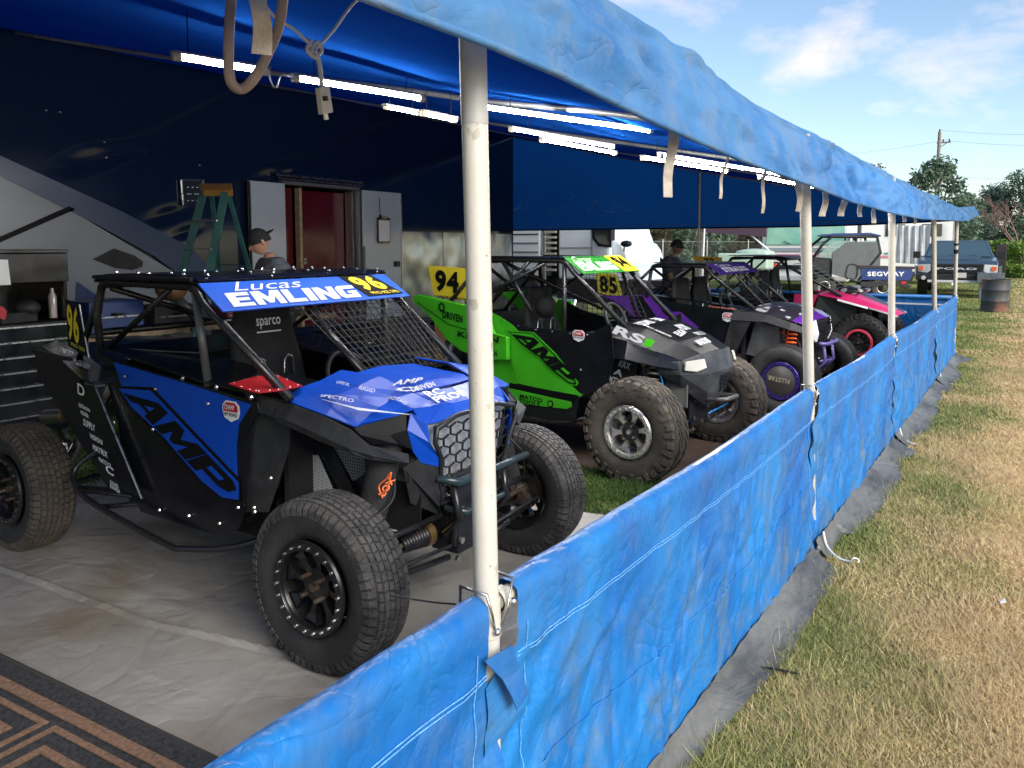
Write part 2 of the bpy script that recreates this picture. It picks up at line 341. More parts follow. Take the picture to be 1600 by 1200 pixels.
# floor sheets
def sheet_mat(name, c1, c2, stain, rough=.55, bump=.25):
    m = M(name, c1, rough, col2=c2, vs_=1.6, bump=bump, bs=6, detail=8)
    t = m.node_tree; b = t.nodes['Principled BSDF']; n = t.nodes.new; l = t.links.new
    old = b.inputs['Base Color'].links[0].from_socket
    nz = n('ShaderNodeTexNoise'); nz.inputs['Scale'].default_value = 1.1; nz.inputs['Detail'].default_value = 9; nz.inputs['Distortion'].default_value = .8
    tcn = n('ShaderNodeTexCoord'); l(tcn.outputs['Object'], nz.inputs[0])
    r = n('ShaderNodeValToRGB'); r.color_ramp.elements[0].position = .52; r.color_ramp.elements[1].position = .72; l(nz.outputs[0], r.inputs[0])
    mx = n('ShaderNodeMixRGB'); mx.inputs[2].default_value = (*stain, 1); l(r.outputs[0], mx.inputs[0]); l(old, mx.inputs[1]); l(mx.outputs[0], b.inputs['Base Color'])
    return m
tarp_m = sheet_mat('grey_vinyl_sheet', (.28, .265, .24), (.36, .35, .325), (.24, .19, .14), .42)
brown_m = sheet_mat('brown_woven_mat', (.085, .052, .038), (.13, .085, .062), (.06, .05, .042), .8)
def fold(x, y, a, b, wd, h):
    # ridge along segment a-b
    ax, ay = a; bx, by = b; dx, dy = bx-ax, by-ay; L = math.hypot(dx, dy); u = ((x-ax)*dx+(y-ay)*dy)/L/L
    if u < 0 or u > 1: return 0
    d = ((x-ax)*dy-(y-ay)*dx)/L
    return h*math.exp(-(d/wd)**2)*math.sin(math.pi*u)**.5+(-h*.5*math.exp(-((d-wd*1.6)/wd)**2)*math.sin(math.pi*u)**.5)
folds = [((-4.9, 2.0), (-3.3, 2.08), .011, .02), ((-3.4, 2.06), (-2.2, 2.28), .011, .02), ((-2.5, 2.2), (-1.2, 2.05), .012, .014)]
rf = random.Random(3)
for _ in range(90):
    x, y, a, L = rf.uniform(-5, -1), rf.uniform(1, 4.4), rf.uniform(-.6, 2.3), rf.uniform(.15, .7)
    folds.append(((x, y), (x+L*math.cos(a), y+L*math.sin(a)), rf.uniform(.004, .011), rf.uniform(.002, .007)))
def tz(x, y):
    z = .012+.006*noise.noise(Vector((x*1.3, y*1.3, 0)))+.004*noise.noise(Vector((x*4+y*2, y*5, 3)))
    for f in folds: z += fold(x, y, *f)
    return max(z, .005)
g = G()
def tf(u, v):
    x = -5.7+u*4.7; yb = 4.58+.05*math.sin(x*3)+.03*math.sin(x*9+1); y = .3+v*(yb-.3)
    return (x, y, tz(x, y))
g.grid(tf, 300, 250); tag(g.o('ground_sheet', tarp_m, smooth=True), 'creased dirty grey vinyl sheet under the blue buggy', 'ground sheet')
g = G()
g.grid(lambda u, v: (-6.0+u*4.98, 5.42+v*7.9+.04*math.sin(u*14), .012+.006*noise.noise(Vector((u*9, v*16, 4)))), 60, 90)
tag(g.o('floor_mat', brown_m, smooth=True), 'brown woven floor mat under the green buggy and beyond', 'floor mat')
# rug
rugk = M('rug_dark_pile', (.022, .024, .028), .95, col2=(.055, .058, .062), vs_=60, bump=.6, bs=260)
rugt = M('rug_tan_pile', (.20, .115, .07), .95, col2=(.33, .2, .13), vs_=60, bump=.6, bs=260)
rug = empty('rug', (-3.4, 1.0, 0), 'dark rug with tan angular pattern in the lower left corner', 'rug')
rr = Matrix.Rotation(R(2.2), 3, 'Z')
def rp(x, y, z): # local coordinates from rug edge: x along, y away from edge (towards the camera)
    q = rr @ Vector((x, -y, 0)); return (q.x, .545+q.y, z)
g = G(); g.slab([rp(-3, 0, .02), rp(1.35, 0, .02), rp(1.35, 2.2, .02), rp(-3, 2.2, .02)], .016); g.o('pile', rugk, rug)
g = G(); g.tube([rp(-3, -.006, .022), rp(1.355, -.006, .022), rp(1.355, 2.2, .022)], .011, 6); g.o('edge_binding', M('rug_binding', (.05, .045, .042), .8, bump=.4, bs=200), rug)
g = G()
def strip(a, b, wd): g.slab([rp(a[0], a[1], .033), rp(b[0], b[1], .033), rp(b[0]+(0 if abs(b[0]-a[0]) > abs(b[1]-a[1]) else wd), b[1]+(wd if abs(b[0]-a[0]) > abs(b[1]-a[1]) else 0), .033), rp(a[0]+(0 if abs(b[0]-a[0]) > abs(b[1]-a[1]) else wd), a[1]+(wd if abs(b[0]-a[0]) > abs(b[1]-a[1]) else 0), .033)], .005)
strip((-3, .085), (1.3, .085), .045)
def ring(x0, x1, y0, y1, w_):
    for (a, b, c_, d) in ((x0, x1, y0, y0+w_), (x0, x1, y1-w_, y1), (x0, x0+w_, y0+w_, y1-w_), (x1-w_, x1, y0+w_, y1-w_)): g.slab([rp(a, c_, .033), rp(b, c_, .033), rp(b, d, .033), rp(a, d, .033)], .005)
for k in range(-3, 4):
    xo = k*.75; ring(xo-.18, xo+.53, .165, .85, .024); ring(xo-.10, xo+.45, .25, .77, .032); ring(xo-.0, xo+.35, .35, .67, .03)
strip((-3, .93), (1.3, .93), .045)
g.o('pattern', rugt, rug)

# ================================================================== pen skirt, posts and rail
skirt_m = M('blue_pvc_skirt', (.003, .098, .36), .42, col2=(.009, .168, .475), vs_=2.2, spec=.42, bump=.6, bs=11, detail=9, rvar=.1, stretch=(1, 1, .5))
def dirty(m, dirt, z0, z1, amt):
    # dust that has collected low on the cloth and in streaks
    t = m.node_tree; b = t.nodes['Principled BSDF']; n = t.nodes.new; l = t.links.new
    old = b.inputs['Base Color'].links[0].from_socket
    gp = n('ShaderNodeNewGeometry'); sp = n('ShaderNodeSeparateXYZ'); l(gp.outputs['Position'], sp.inputs[0])
    mr = n('ShaderNodeMapRange'); mr.inputs[1].default_value = z1; mr.inputs[2].default_value = z0; l(sp.outputs[2], mr.inputs[0])
    nz = n('ShaderNodeTexNoise'); nz.inputs['Scale'].default_value = 5; nz.inputs['Detail'].default_value = 10; nz.inputs['Roughness'].default_value = .68
    mpn = n('ShaderNodeMapping'); mpn.inputs['Scale'].default_value = (1, 1.3, .9); mpn.inputs['Rotation'].default_value = (R(50), 0, 0)
    l(gp.outputs['Position'], mpn.inputs[0]); l(mpn.outputs[0], nz.inputs[0])
    r = n('ShaderNodeValToRGB'); r.color_ramp.elements[0].position = .47; r.color_ramp.elements[1].position = .68; l(nz.outputs[0], r.inputs[0])
    a = n('ShaderNodeMath'); a.operation = 'MULTIPLY_ADD'; a.inputs[1].default_value = amt; a.inputs[2].default_value = amt*.45; l(mr.outputs[0], a.inputs[0])
    m2 = n('ShaderNodeMath'); m2.operation = 'MULTIPLY'; l(a.outputs[0], m2.inputs[0]); l(r.outputs[0], m2.inputs[1])
    mx = n('ShaderNodeMixRGB'); mx.inputs[2].default_value = (*dirt, 1); l(m2.outputs[0], mx.inputs[0]); l(old, mx.inputs[1]); l(mx.outputs[0], b.inputs['Base Color'])
dirty(skirt_m, (.085, .16, .25), .05, .8, .85)
thread_m = M('pale_blue_seam', (.14, .38, .74), .6, var=.3, vs_=90)
flap_m = M('grey_ground_flap', (.05, .052, .055), .5, col2=(.135, .135, .13), vs_=4, bump=.5, bs=22, detail=8, stretch=(1, .4, 1))
pole_m = M('painted_pole', (.47, .45, .39), .38, col2=(.55, .535, .49), vs_=3, bump=.05, bs=90, rvar=.1)
sleeve_m = M('dull_aluminium', (.36, .37, .37), .45, .7, var=.15, vs_=12, bump=.05, bs=60)
def flecks(m, col, sc_=70, lo=.66):
    t = m.node_tree; b = t.nodes['Principled BSDF']; n = t.nodes.new; l = t.links.new; old = b.inputs['Base Color'].links[0].from_socket
    g_ = n('ShaderNodeNewGeometry'); nz_ = n('ShaderNodeTexNoise'); nz_.inputs['Scale'].default_value = sc_; nz_.inputs['Detail'].default_value = 4; l(g_.outputs['Position'], nz_.inputs[0])
    r = n('ShaderNodeValToRGB'); r.color_ramp.elements[0].position = lo; r.color_ramp.elements[1].position = lo+.03; l(nz_.outputs[0], r.inputs[0])
    mx_ = n('ShaderNodeMixRGB'); mx_.inputs[2].default_value = (*col, 1); l(r.outputs[0], mx_.inputs[0]); l(old, mx_.inputs[1]); l(mx_.outputs[0], b.inputs['Base Color'])
flecks(pole_m, (.2, .17, .13), 80, .70); flecks(pole_m, (.38, .355, .30), 14, .68)
PX = -.98
foot = [-1.75, 1.45, 4.68, 7.72, 11.45, 14.3]
top_ = [-1.75, 1.375, 4.22, 7.17, 10.4, 13.66]
def yat(i, z): return foot[i]+(top_[i]-foot[i])*z/2.05
PL = ['', 'nearest cream tent pole, crossing the nose of the blue buggy', 'cream tent pole in front of the purple buggy', 'cream tent pole in front of the open bed cart', 'slim cream tent pole in front of the blue pickup', 'corner tent pole with a black clamp, farthest along the front']
for i in range(1, 6):
    p = empty('tent_pole', (PX, foot[i], 0), PL[i], 'tent pole', group='tent poles along the open front')
    dy = top_[i]-foot[i]
    P_ = lambda z: (0, dy*z/2.05, z)
    r = .0262
    g = G(); g.tube([P_(.0), P_(.84)], r*.92, 20); g.o('lower_tube', pole_m, p, smooth='auto')
    g = G(); g.tube([P_(.815), P_(2.02)], r*1.04, 24); g.o('upper_tube', pole_m, p, smooth='auto')
    g = G(); g.tube([P_(1.97), P_(2.27)], r*1.08, 20); g.o('shaded_top_sleeve', M('shade_grey_sleeve', (.42, .42, .40), .45, var=.1, vs_=9), p, smooth='auto')  # greyer tone paints the canopy shade onto the pole top
    g = G(); g.tube([P_(.86), P_(.945)], r*1.18, 20); g.o('collar', pole_m, p, smooth='auto', bevel=.002)
    g = G(); g.slab([(-.06, -.06, .006), (.06, -.06, .006), (.06, .06, .006), (-.06, .06, .006)], .01); g.o('foot_plate', sleeve_m, p)
    zc = .925; yc = dy*zc/2.05
    for sg in (-1, 1):
        g = G()
        g.tube([(.03, yc+sg*.012, zc-.04), (.036, yc+sg*.03, zc+.0), (.036, yc+sg*.052, zc+.055), (-.03, yc+sg*.056, zc+.06), (-.036, yc+sg*.052, zc-.02)], .0028, 6)
        g.o('wire_clip', steel, p, smooth=True)
    g = G(); g.ball((.034, yc-.01, zc-.045), .009); g.ball((.034, yc+.055, zc-.0), .009); g.o('clip_pin', bolt_m, p, smooth=True)
    if i == 5:
        g = G(); g.tube([P_(1.62), P_(1.68)], r*1.3, 12); g.tube([P_(1.74), P_(1.77)], r*1.3, 12); g.o('black_clamp', black, p)
crinkle(skirt_m, 2.6, 8, .48, .03, (1, .8, 1.0), (R(-32), 0, 0))
crinkle(tarp_m, 1.7, 6, .6, .02)
crinkle(flap_m, 5, 14, .6, .02, (1, .6, 1))
rail_g = 'rail pipes carrying the skirt'
RL = ['rail pipe under the nearest skirt section, left of the nearest pole', 'rail pipe from the nearest pole to the purple buggy pole', 'rail pipe between the purple buggy pole and the next', 'rail pipe in the fourth skirt section', 'rail pipe at the far corner section']
for i in range(5):
    g = G(); a = Vector((PX, yat(i, .92)+.035, .925)); b = Vector((PX, yat(i+1, .92)-.035, .925))
    g.tube([a, b], .021, 14); g.lathe([(0, .0285), (.03, .0285), (.03, .021)], 16, 'y', (a.x, a.y-.004, a.z)); g.lathe([(0, .021), (0, .0285), (.03, .0285)], 16, 'y', (b.x, b.y-.026, b.z))
    tag(g.o('rail_pipe', pole_m, None, smooth='auto'), RL[i], 'rail', rail_g)

def skirt_section(y0, y1, label, seed, nu=150):
    root = empty('tent_skirt', (PX, (y0+y1)/2, 0), label, 'skirt', group='blue skirt panels along the front')
    rd = random.Random(seed); ym = (y0+y1)/2; L = y1-y0
    creases = [(rd.uniform(0, L), rd.uniform(.15, .8), rd.uniform(-.9, .9)+1.0, rd.uniform(.12, .5), rd.uniform(.008, .03), rd.uniform(.003, .014)*rd.choice((-1, 1))) for _ in range(int(26*max(1, L))+20)]
    def disp(y, z):
        s = y-y0; w_ = min(1, (.95-z)*3)
        d = .016*noise.noise(Vector((s*1.1+seed, z*1.5, 0)))+.010*noise.noise(Vector((s*3.2+z*2.2, z*3-s, seed)))+.005*noise.noise(Vector((s*8+z*5, z*7-s*3, seed)))
        d += .010*math.sin((z*1.1-s*.55)*5+seed)*max(0, 1-abs(z-.5)*1.6)
        for (cs, cz, a, ln, wd, h) in creases:
            dx, dz = s-cs, z-cz; u = dx*math.cos(a)+dz*math.sin(a); v = -dx*math.sin(a)+dz*math.cos(a)
            if abs(u) < ln and abs(v) < 3*wd: d += h*math.exp(-(v/wd)**2)*(1-(u/ln)**2)
        # gathered pleats at both ends
        e = min(s, L-s)
        if e < .35: d += .008*math.sin(z*38+e*20)*(1-e/.35)
        return d*w_
    sec = [(-.030, .868), (-.037, .905), (-.032, .945), (-.012, .962), (.012, .962), (.032, .945), (.036, .91), (.033, .87)]
    nz_ = 46
    def pt(u, v):
        y = y0+L*u
        k = v*(len(sec)-1+nz_)
        if k <= len(sec)-1:
            i = min(int(k), len(sec)-2); f = k-i; a, b = sec[i], sec[i+1]; x, z = a[0]+(b[0]-a[0])*f, a[1]+(b[1]-a[1])*f
            x *= 1+.12*noise.noise(Vector((y*6, v*20, 5))); z += .004*noise.noise(Vector((y*7, 3, seed)))-.018*math.sin(math.pi*u)**2
            return (x, y-ym, z)
        f = (k-len(sec)+1)/nz_; zb = .055+.025*math.sin(u*math.pi*3+seed)+.03*noise.noise(Vector((y*2, 0, seed)))
        z = .87+(zb-.87)*f-.018*math.sin(math.pi*u)**2*(1-f)
        x = .033-.012*math.sin(f*2.2)+.025*f*f+disp(y, z)
        yy = y
        if f > .075 and u < .05: yy -= (1-u/.05)*.12*min(1, (f-.075)*20)
        if f > .1 and u > .97: yy += (u-.97)/.03*.045*min(1, (f-.1)*8)
        return (x, yy-ym, z)
    g = G(); g.grid(pt, nu, 7+nz_); g.o('cloth', skirt_m, root, smooth=True)
    def at_z(u, z, dx=.0):
        f = (z-.87)/(.055-.87); y = y0+L*u; z = z-.018*math.sin(math.pi*u)**2*(1-f)
        return Vector((.033-.012*math.sin(f*2.2)+.025*f*f+disp(y, z)+dx, y-ym, z))
    for zz in (.795, .785): 
        g = G(); g.tube([at_z(u/160, zz, .0035) for u in range(161)], .0014, 4, False); g.o('seam', thread_m, root)
    g = G(); g.tube([at_z(u/160, .47-.06*math.sin(u/160*3.1), .002) for u in range(161)], .0026, 4, False); g.o('weld_line', skirt_m, root)
    for uu in (.012, .985):
        g = G(); g.tube([at_z(uu, .86-.78*k/50, .0035) for k in range(51)], .0012, 4, False); g.o('seam', thread_m, root)
    # grey flap spreading onto the grass
    def fl(u, v):
        y = y0+L*u; wd = (.105+.045*math.sin(u*7+seed)+.05*noise.noise(Vector((y*1.6, 7, seed)))+(.05 if y > 5 else 0)+.07*max(0, u-.85)/.15); w2 = wd*v
        zb = .09*(1-v)**1.4+.012+.010*noise.noise(Vector((y*9, v*4, seed)))*(1-v*.4)+.004*math.sin(y*40+v*3)
        return (.05+w2+.008*noise.noise(Vector((y*6, v, 2))), y-ym, max(.006, zb))
    g = G(); g.grid(fl, int(nu*1.2), 10); g.o('ground_flap', flap_m, root, smooth=True)
    return root
SL = ['nearest blue skirt panel, cut off by the bottom of the photo', 'long wrinkled blue skirt panel between the nearest two poles', 'blue skirt panel between the second and third pole', 'blue skirt panel between the third and fourth pole', 'last short blue skirt panel before the far corner pole']
for i in range(5):
    skirt_section(yat(i, .92)+(.03 if i == 0 else .075), yat(i+1, .92)-.04, SL[i], i+2, (150, 330, 200, 160, 110)[i])
# torn corner flap at the nearest pole
g = G(); a = [onX(757, 1033, -.928), onX(800, 1008, -.925), onX(812, 1050, -.925), onX(826, 1082, -.922), onX(808, 1111, -.918), onX(800, 1090, -.92), onX(785, 1062, -.925)]
g.slab(a, .003); tag(g.o('skirt_corner_flap', skirt_m), 'loose blue cloth corner folded over beside the nearest pole', 'cloth flap')
g = G(); g.tube(bez([onX(610, 930, -1.2), onX(670, 940, -1.1), onX(712, 944, -1.0)]), .0022, 5); tag(g.o('dark_cord', black), 'thin dark cord running from the nearest pole over the grey sheet', 'cord')
for (y, nm, lb) in ((4.66, 'stake_strap', 'white strap stake at the foot of the purple buggy pole'), (7.75, 'stake_strap', 'white strap stake at the foot of the third pole'), (11.4, 'stake_strap', 'white strap stake at the foot of the fourth pole')):
    g = G(); g.tube(bez([(PX+.06, y, .12), (PX+.09, y-.03, .05), (PX+.16, y-.09, .02), (PX+.22, y-.1, .015)]), .006, 6); tag(g.o(nm, white), lb, 'strap', 'strap stakes at the pole feet')
# end skirt
er = empty('end_skirt', (-3.5, 14.25, 0), 'dark blue skirt closing the far end of the pen, white strip along its top', 'skirt')
g = G(); g.grid(lambda u, v: (-2.6+u*5.1, .02*noise.noise(Vector((u*16, v*3, 1)))+.015*math.sin(u*60)*v*.5+(.02 if v < .12 else 0)*math.sin(v*26), .95-v*.93), 120, 16); g.o('cloth', skirt_m, er, smooth=True)
g = G(); g.slab([(-2.6, -.05, .80), (2.5, -.05, .80), (2.5, -.05, .825), (-2.6, -.05, .825)], .004); g.o('white_strip', whited, er)
g = G(); g.tube([(-2.6, 0, .93), (2.5, 0, .93)], .03, 10); g.o('rolled_top', skirt_m, er, smooth=True)

# ================================================================== canopy
def interp(tab, x):
    if x <= tab[0][0]: return tab[0][1]
    for (a, b), (c, d) in zip(tab, tab[1:]):
        if x <= c: t = (x-a)/(c-a); return b+(d-b)*t
    return tab[-1][1]
HEM = [(-2, 2.10), (1.4, 2.085), (1.9, 2.05), (2.7, 2.015), (3.7, 1.995), (4.7, 1.965), (6.3, 1.955), (8, 1.965), (12.2, 2.06), (14.4, 2.12)]
BND = [(-2, 2.42), (2, 2.40), (3.5, 2.33), (5.2, 2.325), (9.8, 2.31), (14.4, 2.31)]
def cloth_mat(name, c1, c2, tr, rough, tcol, patch=None):
    m = M(name, c1, rough, col2=c2, vs_=1.5, bump=.35, bs=9, detail=9, spec=(0 if 'lining' in name else .06))
    t = m.node_tree; b = t.nodes['Principled BSDF']; n = t.nodes.new; l = t.links.new
    tb = n('ShaderNodeBsdfTranslucent'); tb.inputs[0].default_value = (*tcol, 1); mix = n('ShaderNodeMixShader'); mix.inputs[0].default_value = tr
    o = t.nodes['Material Output']; l(b.outputs[0], mix.inputs[1]); l(tb.outputs[0], mix.inputs[2]); l(mix.outputs[0], o.inputs[0])
    return m
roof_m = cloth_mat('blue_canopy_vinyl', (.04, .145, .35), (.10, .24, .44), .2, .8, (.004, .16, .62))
dirty(roof_m, (.17, .24, .33), 2.0, 2.6, .7)
curt_m = cloth_mat('blue_end_curtain', (.008, .06, .24), (.012, .08, .30), .3, .5, (.006, .13, .5))
crinkle(roof_m, 2.2, 8, .5, .03, (1, .5, 1.2), (R(25), 0, 0))
can = empty('canopy', (-4.5, 6, 2.4), 'long blue vinyl canopy slung from the trailer over the buggies', 'canopy')
def roofz(x, y):
    t = (x+1.05)/(-7.95); s = interp(BND, y)*(1-t)+3.97*t
    sag = -.06*math.sin(math.pi*t)*abs(math.sin((y-1.4)/3.05*math.pi))-.05*math.sin(math.pi*t)
    return s+sag+.012*noise.noise(Vector((x*1.5, y*1.5, 0)))
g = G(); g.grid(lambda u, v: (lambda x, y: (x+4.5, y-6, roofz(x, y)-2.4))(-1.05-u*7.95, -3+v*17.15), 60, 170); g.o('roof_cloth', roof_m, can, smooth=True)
g = G(); g.grid(lambda u, v: (lambda x, y: (x+4.5, y-6, roofz(x, y)-.016-2.4))(-1.08-u*7.9, -2.95+v*17.0), 60, 170); g.o('added_lining', cloth_mat('added_dark_lining', (.004, .045, .22), (.007, .06, .27), .3, .9, (.004, .14, .62)), can, smooth=True)  # added layer, its darker blue tones down the tube light on the underside
rv = random.Random(11)
vf = [(rv.uniform(-1, 14), rv.uniform(.1, .9), rv.uniform(.15, 1.0), rv.uniform(.025, .10), rv.uniform(.005, .020)*rv.choice((-1, 1)), rv.uniform(-.7, 1.0)) for _ in range(150)]
def val(u, v):
    y = -3+u*17.15; zb, zh = interp(BND, y), interp(HEM, y)
    a = v; x = -1.05+.20*math.sin(a*math.pi/2)**.8; z = zb+(zh-zb)*(a**1.25)
    d = .020*noise.noise(Vector((y*.8, v*2.2+y*.3, 9)))+.012*noise.noise(Vector((y*2.6, v*4-y*1.2, 4)))+.006*noise.noise(Vector((y*7, v*8, 2)))
    for (cy, cv, ln, wd, h, sl) in vf:
        dy = y-cy
        if abs(dy) < ln: d += h*math.exp(-((v-cv-dy*sl)/wd)**2)*(1-(dy/ln)**2)
    w_ = min(1, v*4)*min(1, (1-v)*5+.25)
    return (x+4.5+d*w_*1.2, y-6, z-2.4+d*w_*.4)
g = G(); g.grid(val, 720, 34); g.o('valance', roof_m, can, smooth=True)
# rolled hem and end flap of the valance
g = G(); g.tube([(-.85+4.5, y-6, interp(HEM, y)-2.4) for y in [-3+k*.25 for k in range(70)]], .009, 6, False); g.o('hem', roof_m, can, smooth=True)
g = G(); g.slab([(-1.05+4.5, 8.15, 2.31-2.4), (-.84+4.5, 8.15, 2.12-2.4), (-.72+4.5, 8.2, 2.2-2.4), (-.80+4.5, 8.22, 2.33-2.4)], .004); g.o('corner_fold', roof_m, can)
for y in (-1.6, 1.42, 4.42, 7.4, 10.6, 13.9):
    g = G(); g.tube([(x+4.5, y-6, roofz(x, y)-.035-2.4) for x in [-1.05-k*7.9/12 for k in range(13)]], .018, 8); g.o('bow', sleeve_m, can, smooth=True)
g = G(); g.tube([(-1.0+4.5, y-6, interp(BND, y)-.06-2.4) for y in [-3+k*.5 for k in range(35)]], .02, 8); g.o('eave_pipe', sleeve_m, can, smooth=True)
for y in (2.9, 5.9, 9.0, 12.2):
    g = G(); g.tube([(x+4.5, y-6, roofz(x, y)-.004-2.4) for x in [-1.1-k*7.85/24 for k in range(25)]], .004, 4, False); g.o('roof_seam', blacks, can)
# end curtain
ec = empty('end_curtain', (-5, 14.1, 2.1), 'deep blue curtain hanging across the far end of the tent', 'curtain')
def cz(x): return roofz(x, 14.1)-.02
def cbot(x): return 2.05+.07*max(0, (x+4)/3)**2
g = G(); g.grid(lambda u, v: (lambda x: (x+5, .02*noise.noise(Vector((x*2.5, v*2, 0)))+.008*noise.noise(Vector((x*9, v*6, 0))), cbot(x)+(cz(x)-cbot(x))*v-2.1))(-9.1+8.1*u), 130, 24); g.o('cloth', curt_m, ec, smooth=True)
g = G(); g.tube([(x+5, -.012, cbot(x)+.06-2.1) for x in [-9.0+k*.3 for k in range(27)]], .006, 5, False); g.o('seam', M('grey_blue_thread', (.1, .17, .25), .6), ec)
g = G(); g.tube([(x+5, 0, cbot(x)-2.1) for x in [-9.1+k*.3 for k in range(28)]], .014, 6, False); g.o('hem', blacks, ec)
rs = random.Random(5); g = G()
for k in range(30):
    q = Vector(onY(rs.uniform(800, 985)-0, 331-abs(rs.gauss(0, 1))*11*(1 if k % 2 else .3), 14.06)); L = rs.uniform(.04, .3); a = rs.uniform(-.4, .9)
    pts = [q-ec.location+Vector((L*math.cos(a)*t, 0, L*math.sin(a)*t+rs.uniform(-.015, .015))) for t in (0, .3, .6, 1)]
    g.tube(pts, .003, 3, False)
g.o('cracked_print', M('pale_crack', (.25, .42, .62), .6), ec)
for x, lb in ((-9.1, 'thin grey post where the end curtain meets the trailer'), (-5.05, 'thin grey post in the middle of the end curtain')):
    g = G(); g.tube([(x, 14.0, 0), (x, 14.0, 2.25)], .02, 10); g.tube([(x, 14.0, 2.2), (x, 14.0, roofz(x, 14)-.03)], .027, 10)
    tag(g.o('curtain_post', sleeve_m, smooth='auto'), lb, 'post', 'posts of the end curtain')

# straps hanging inside the valance
strap_m = M('worn_beige_strap', (.42, .38, .32), .85, col2=(.3, .26, .21), vs_=20, bump=.3, bs=120)
straps = [((1051, 213), (1043, 309), .020, 'widest beige strap hanging from the valance between the first two poles'), ((1135, 262), (1124, 311), .006, 'narrow beige strap hanging just right of the wide one'),
          ((1196, 275), (1190, 333), .007, 'thin beige strap hanging left of the second pole'), ((1249, 290), (1247, 330), .020, 'beige strap hanging hard against the second pole'), ((1291, 303), (1285, 338), .022, 'beige strap first right of the second pole'),
          ((1322, 308), (1314, 338), .022, 'curled beige strap second right of the second pole'), ((1346, 314), (1343, 339), .022, 'beige strap third right of the second pole'), ((1368, 320), (1364, 349), .022, 'beige strap just left of the third pole'),
          ((1414, 338), (1412, 347), .02, 'short strap first right of the third pole'), ((1430, 340), (1429, 350), .02, 'short strap second right of the third pole'), ((407, -40), (403, 82), .016, 'grey-white perforated strap hanging at the top left')]
for k, (a, b, wd, lb) in enumerate(straps):
    X = -.93 if k < 10 else -1.0
    A, B = onX(*a, X), onX(*b, X); n_ = 8; g = G(); vs = []
    if k < 10: A = A+Vector((0, 0, .05))
    for i in range(n_+1):
        p = A.lerp(B, i/n_)+Vector((.006*math.sin(i*.9+k), .012*math.sin(i*.55+k)*i/n_, 0)); c_ = math.cos(.5+.3*math.sin(k*2+i*.2)); s_ = math.sin(.5)
        vs += [p+Vector((-wd*c_*.6, -wd*c_, 0)), p+Vector((wd*c_*.6, wd*c_, 0))]
    g.add(vs, [(2*i, 2*i+1, 2*i+3, 2*i+2) for i in range(n_)])
    o = g.o('tie_strap', strap_m); s = o.modifiers.new('s', 'SOLIDIFY'); s.thickness = .003
    tag(o, lb, 'strap', 'straps hanging inside the valance')
g = G(); g.tube(bez([onX(364, -60, -1.15), onX(361, 0, -1.15), onX(357, 70, -1.15), onX(360, 125, -1.15), onX(378, 139, -1.15), onX(400, 118, -1.12), onX(422, 75, -1.1), onX(438, 30, -1.08), onX(446, -50, -1.05)], 8), .0088, 10)
tag(g.o('hanging_hose', M('dusty_pink_hose', (.22, .17, .16), .6, var=.25, vs_=12, bump=.2, bs=60), smooth=True), 'loop of dusty brown hose hanging from the canopy edge at top left', 'hose')
sw = empty('hanging_switch', onX(500, 100, -1.3), 'white inline switch hanging on knotted cord beneath the canopy', 'switch')
o0 = sw.location
def sx(x, y): return onX(x, y, -1.3)-o0
g = G(); g.tube(bez([sx(400, -15), sx(425, 22), sx(462, 48), sx(487, 72)]), .0035, 6); g.tube(bez([sx(575, -15), sx(548, 10), sx(520, 48), sx(492, 78)]), .0035, 6); g.tube(bez([sx(486, 62), sx(480, 78), sx(492, 88), sx(503, 78), sx(494, 66), sx(486, 84), sx(498, 92)]), .0045, 6); g.tube(bez([sx(492, 78), sx(499, 100), sx(503, 138)]), .005, 6); g.o('cord', M('white_cord', (.5, .5, .48), .6), sw, smooth=True)
g = G(); a, b, c_, d = sx(496, 137), sx(511, 135), sx(517, 176), sx(501, 179); g.slab([a, b, c_, d], .016); g.o('switch_body', M('cream_plastic', (.5, .49, .44), .4), sw, bevel=.002)
g = G(); g.tube([sx(508, 176), sx(510, 187)], .005, 8); g.o('plug_tip', white, sw)
g = G(); g.tube([sx(505, 152)+Vector((.012, -.006, 0)), sx(506, 159)+Vector((.012, -.006, 0))], .006, 8); g.o('rocker', dgrey, sw)

# tube lights
tube_m = M('lit_tube', (1, 1, 1), .4, emit=((1.0, .965, .92), 100))
TU = [((270, 88), (420, 113), 2.7, 'lit tube light at the far left, behind the hanging hose'), ((457, 122), (662, 155), 2.7, 'lit tube light behind the hanging switch'), ((750, 167), (1018, 205), 2.7, 'long lit tube light just right of the nearest pole'),
      ((600, 168), (652, 178), 2.74, 'thin faint tube light above the right trailer door leaf'), ((658, 177), (712, 188), 2.7, 'short lit tube light ending behind the nearest pole'), ((797, 202), (958, 230), 2.72, 'upper of the two tube lights in front of the end curtain'), ((845, 219), (962, 240), 2.75, 'lower of the two tube lights in front of the end curtain'),
      ((1030, 242), (1220, 273), 2.62, 'long lit tube light behind the widest strap'), ((1003, 247), (1135, 268), 2.66, 'lower tube light beside the widest strap'), ((1186, 277), (1283, 295), 2.55, 'last tube light, left of and behind the second pole')]
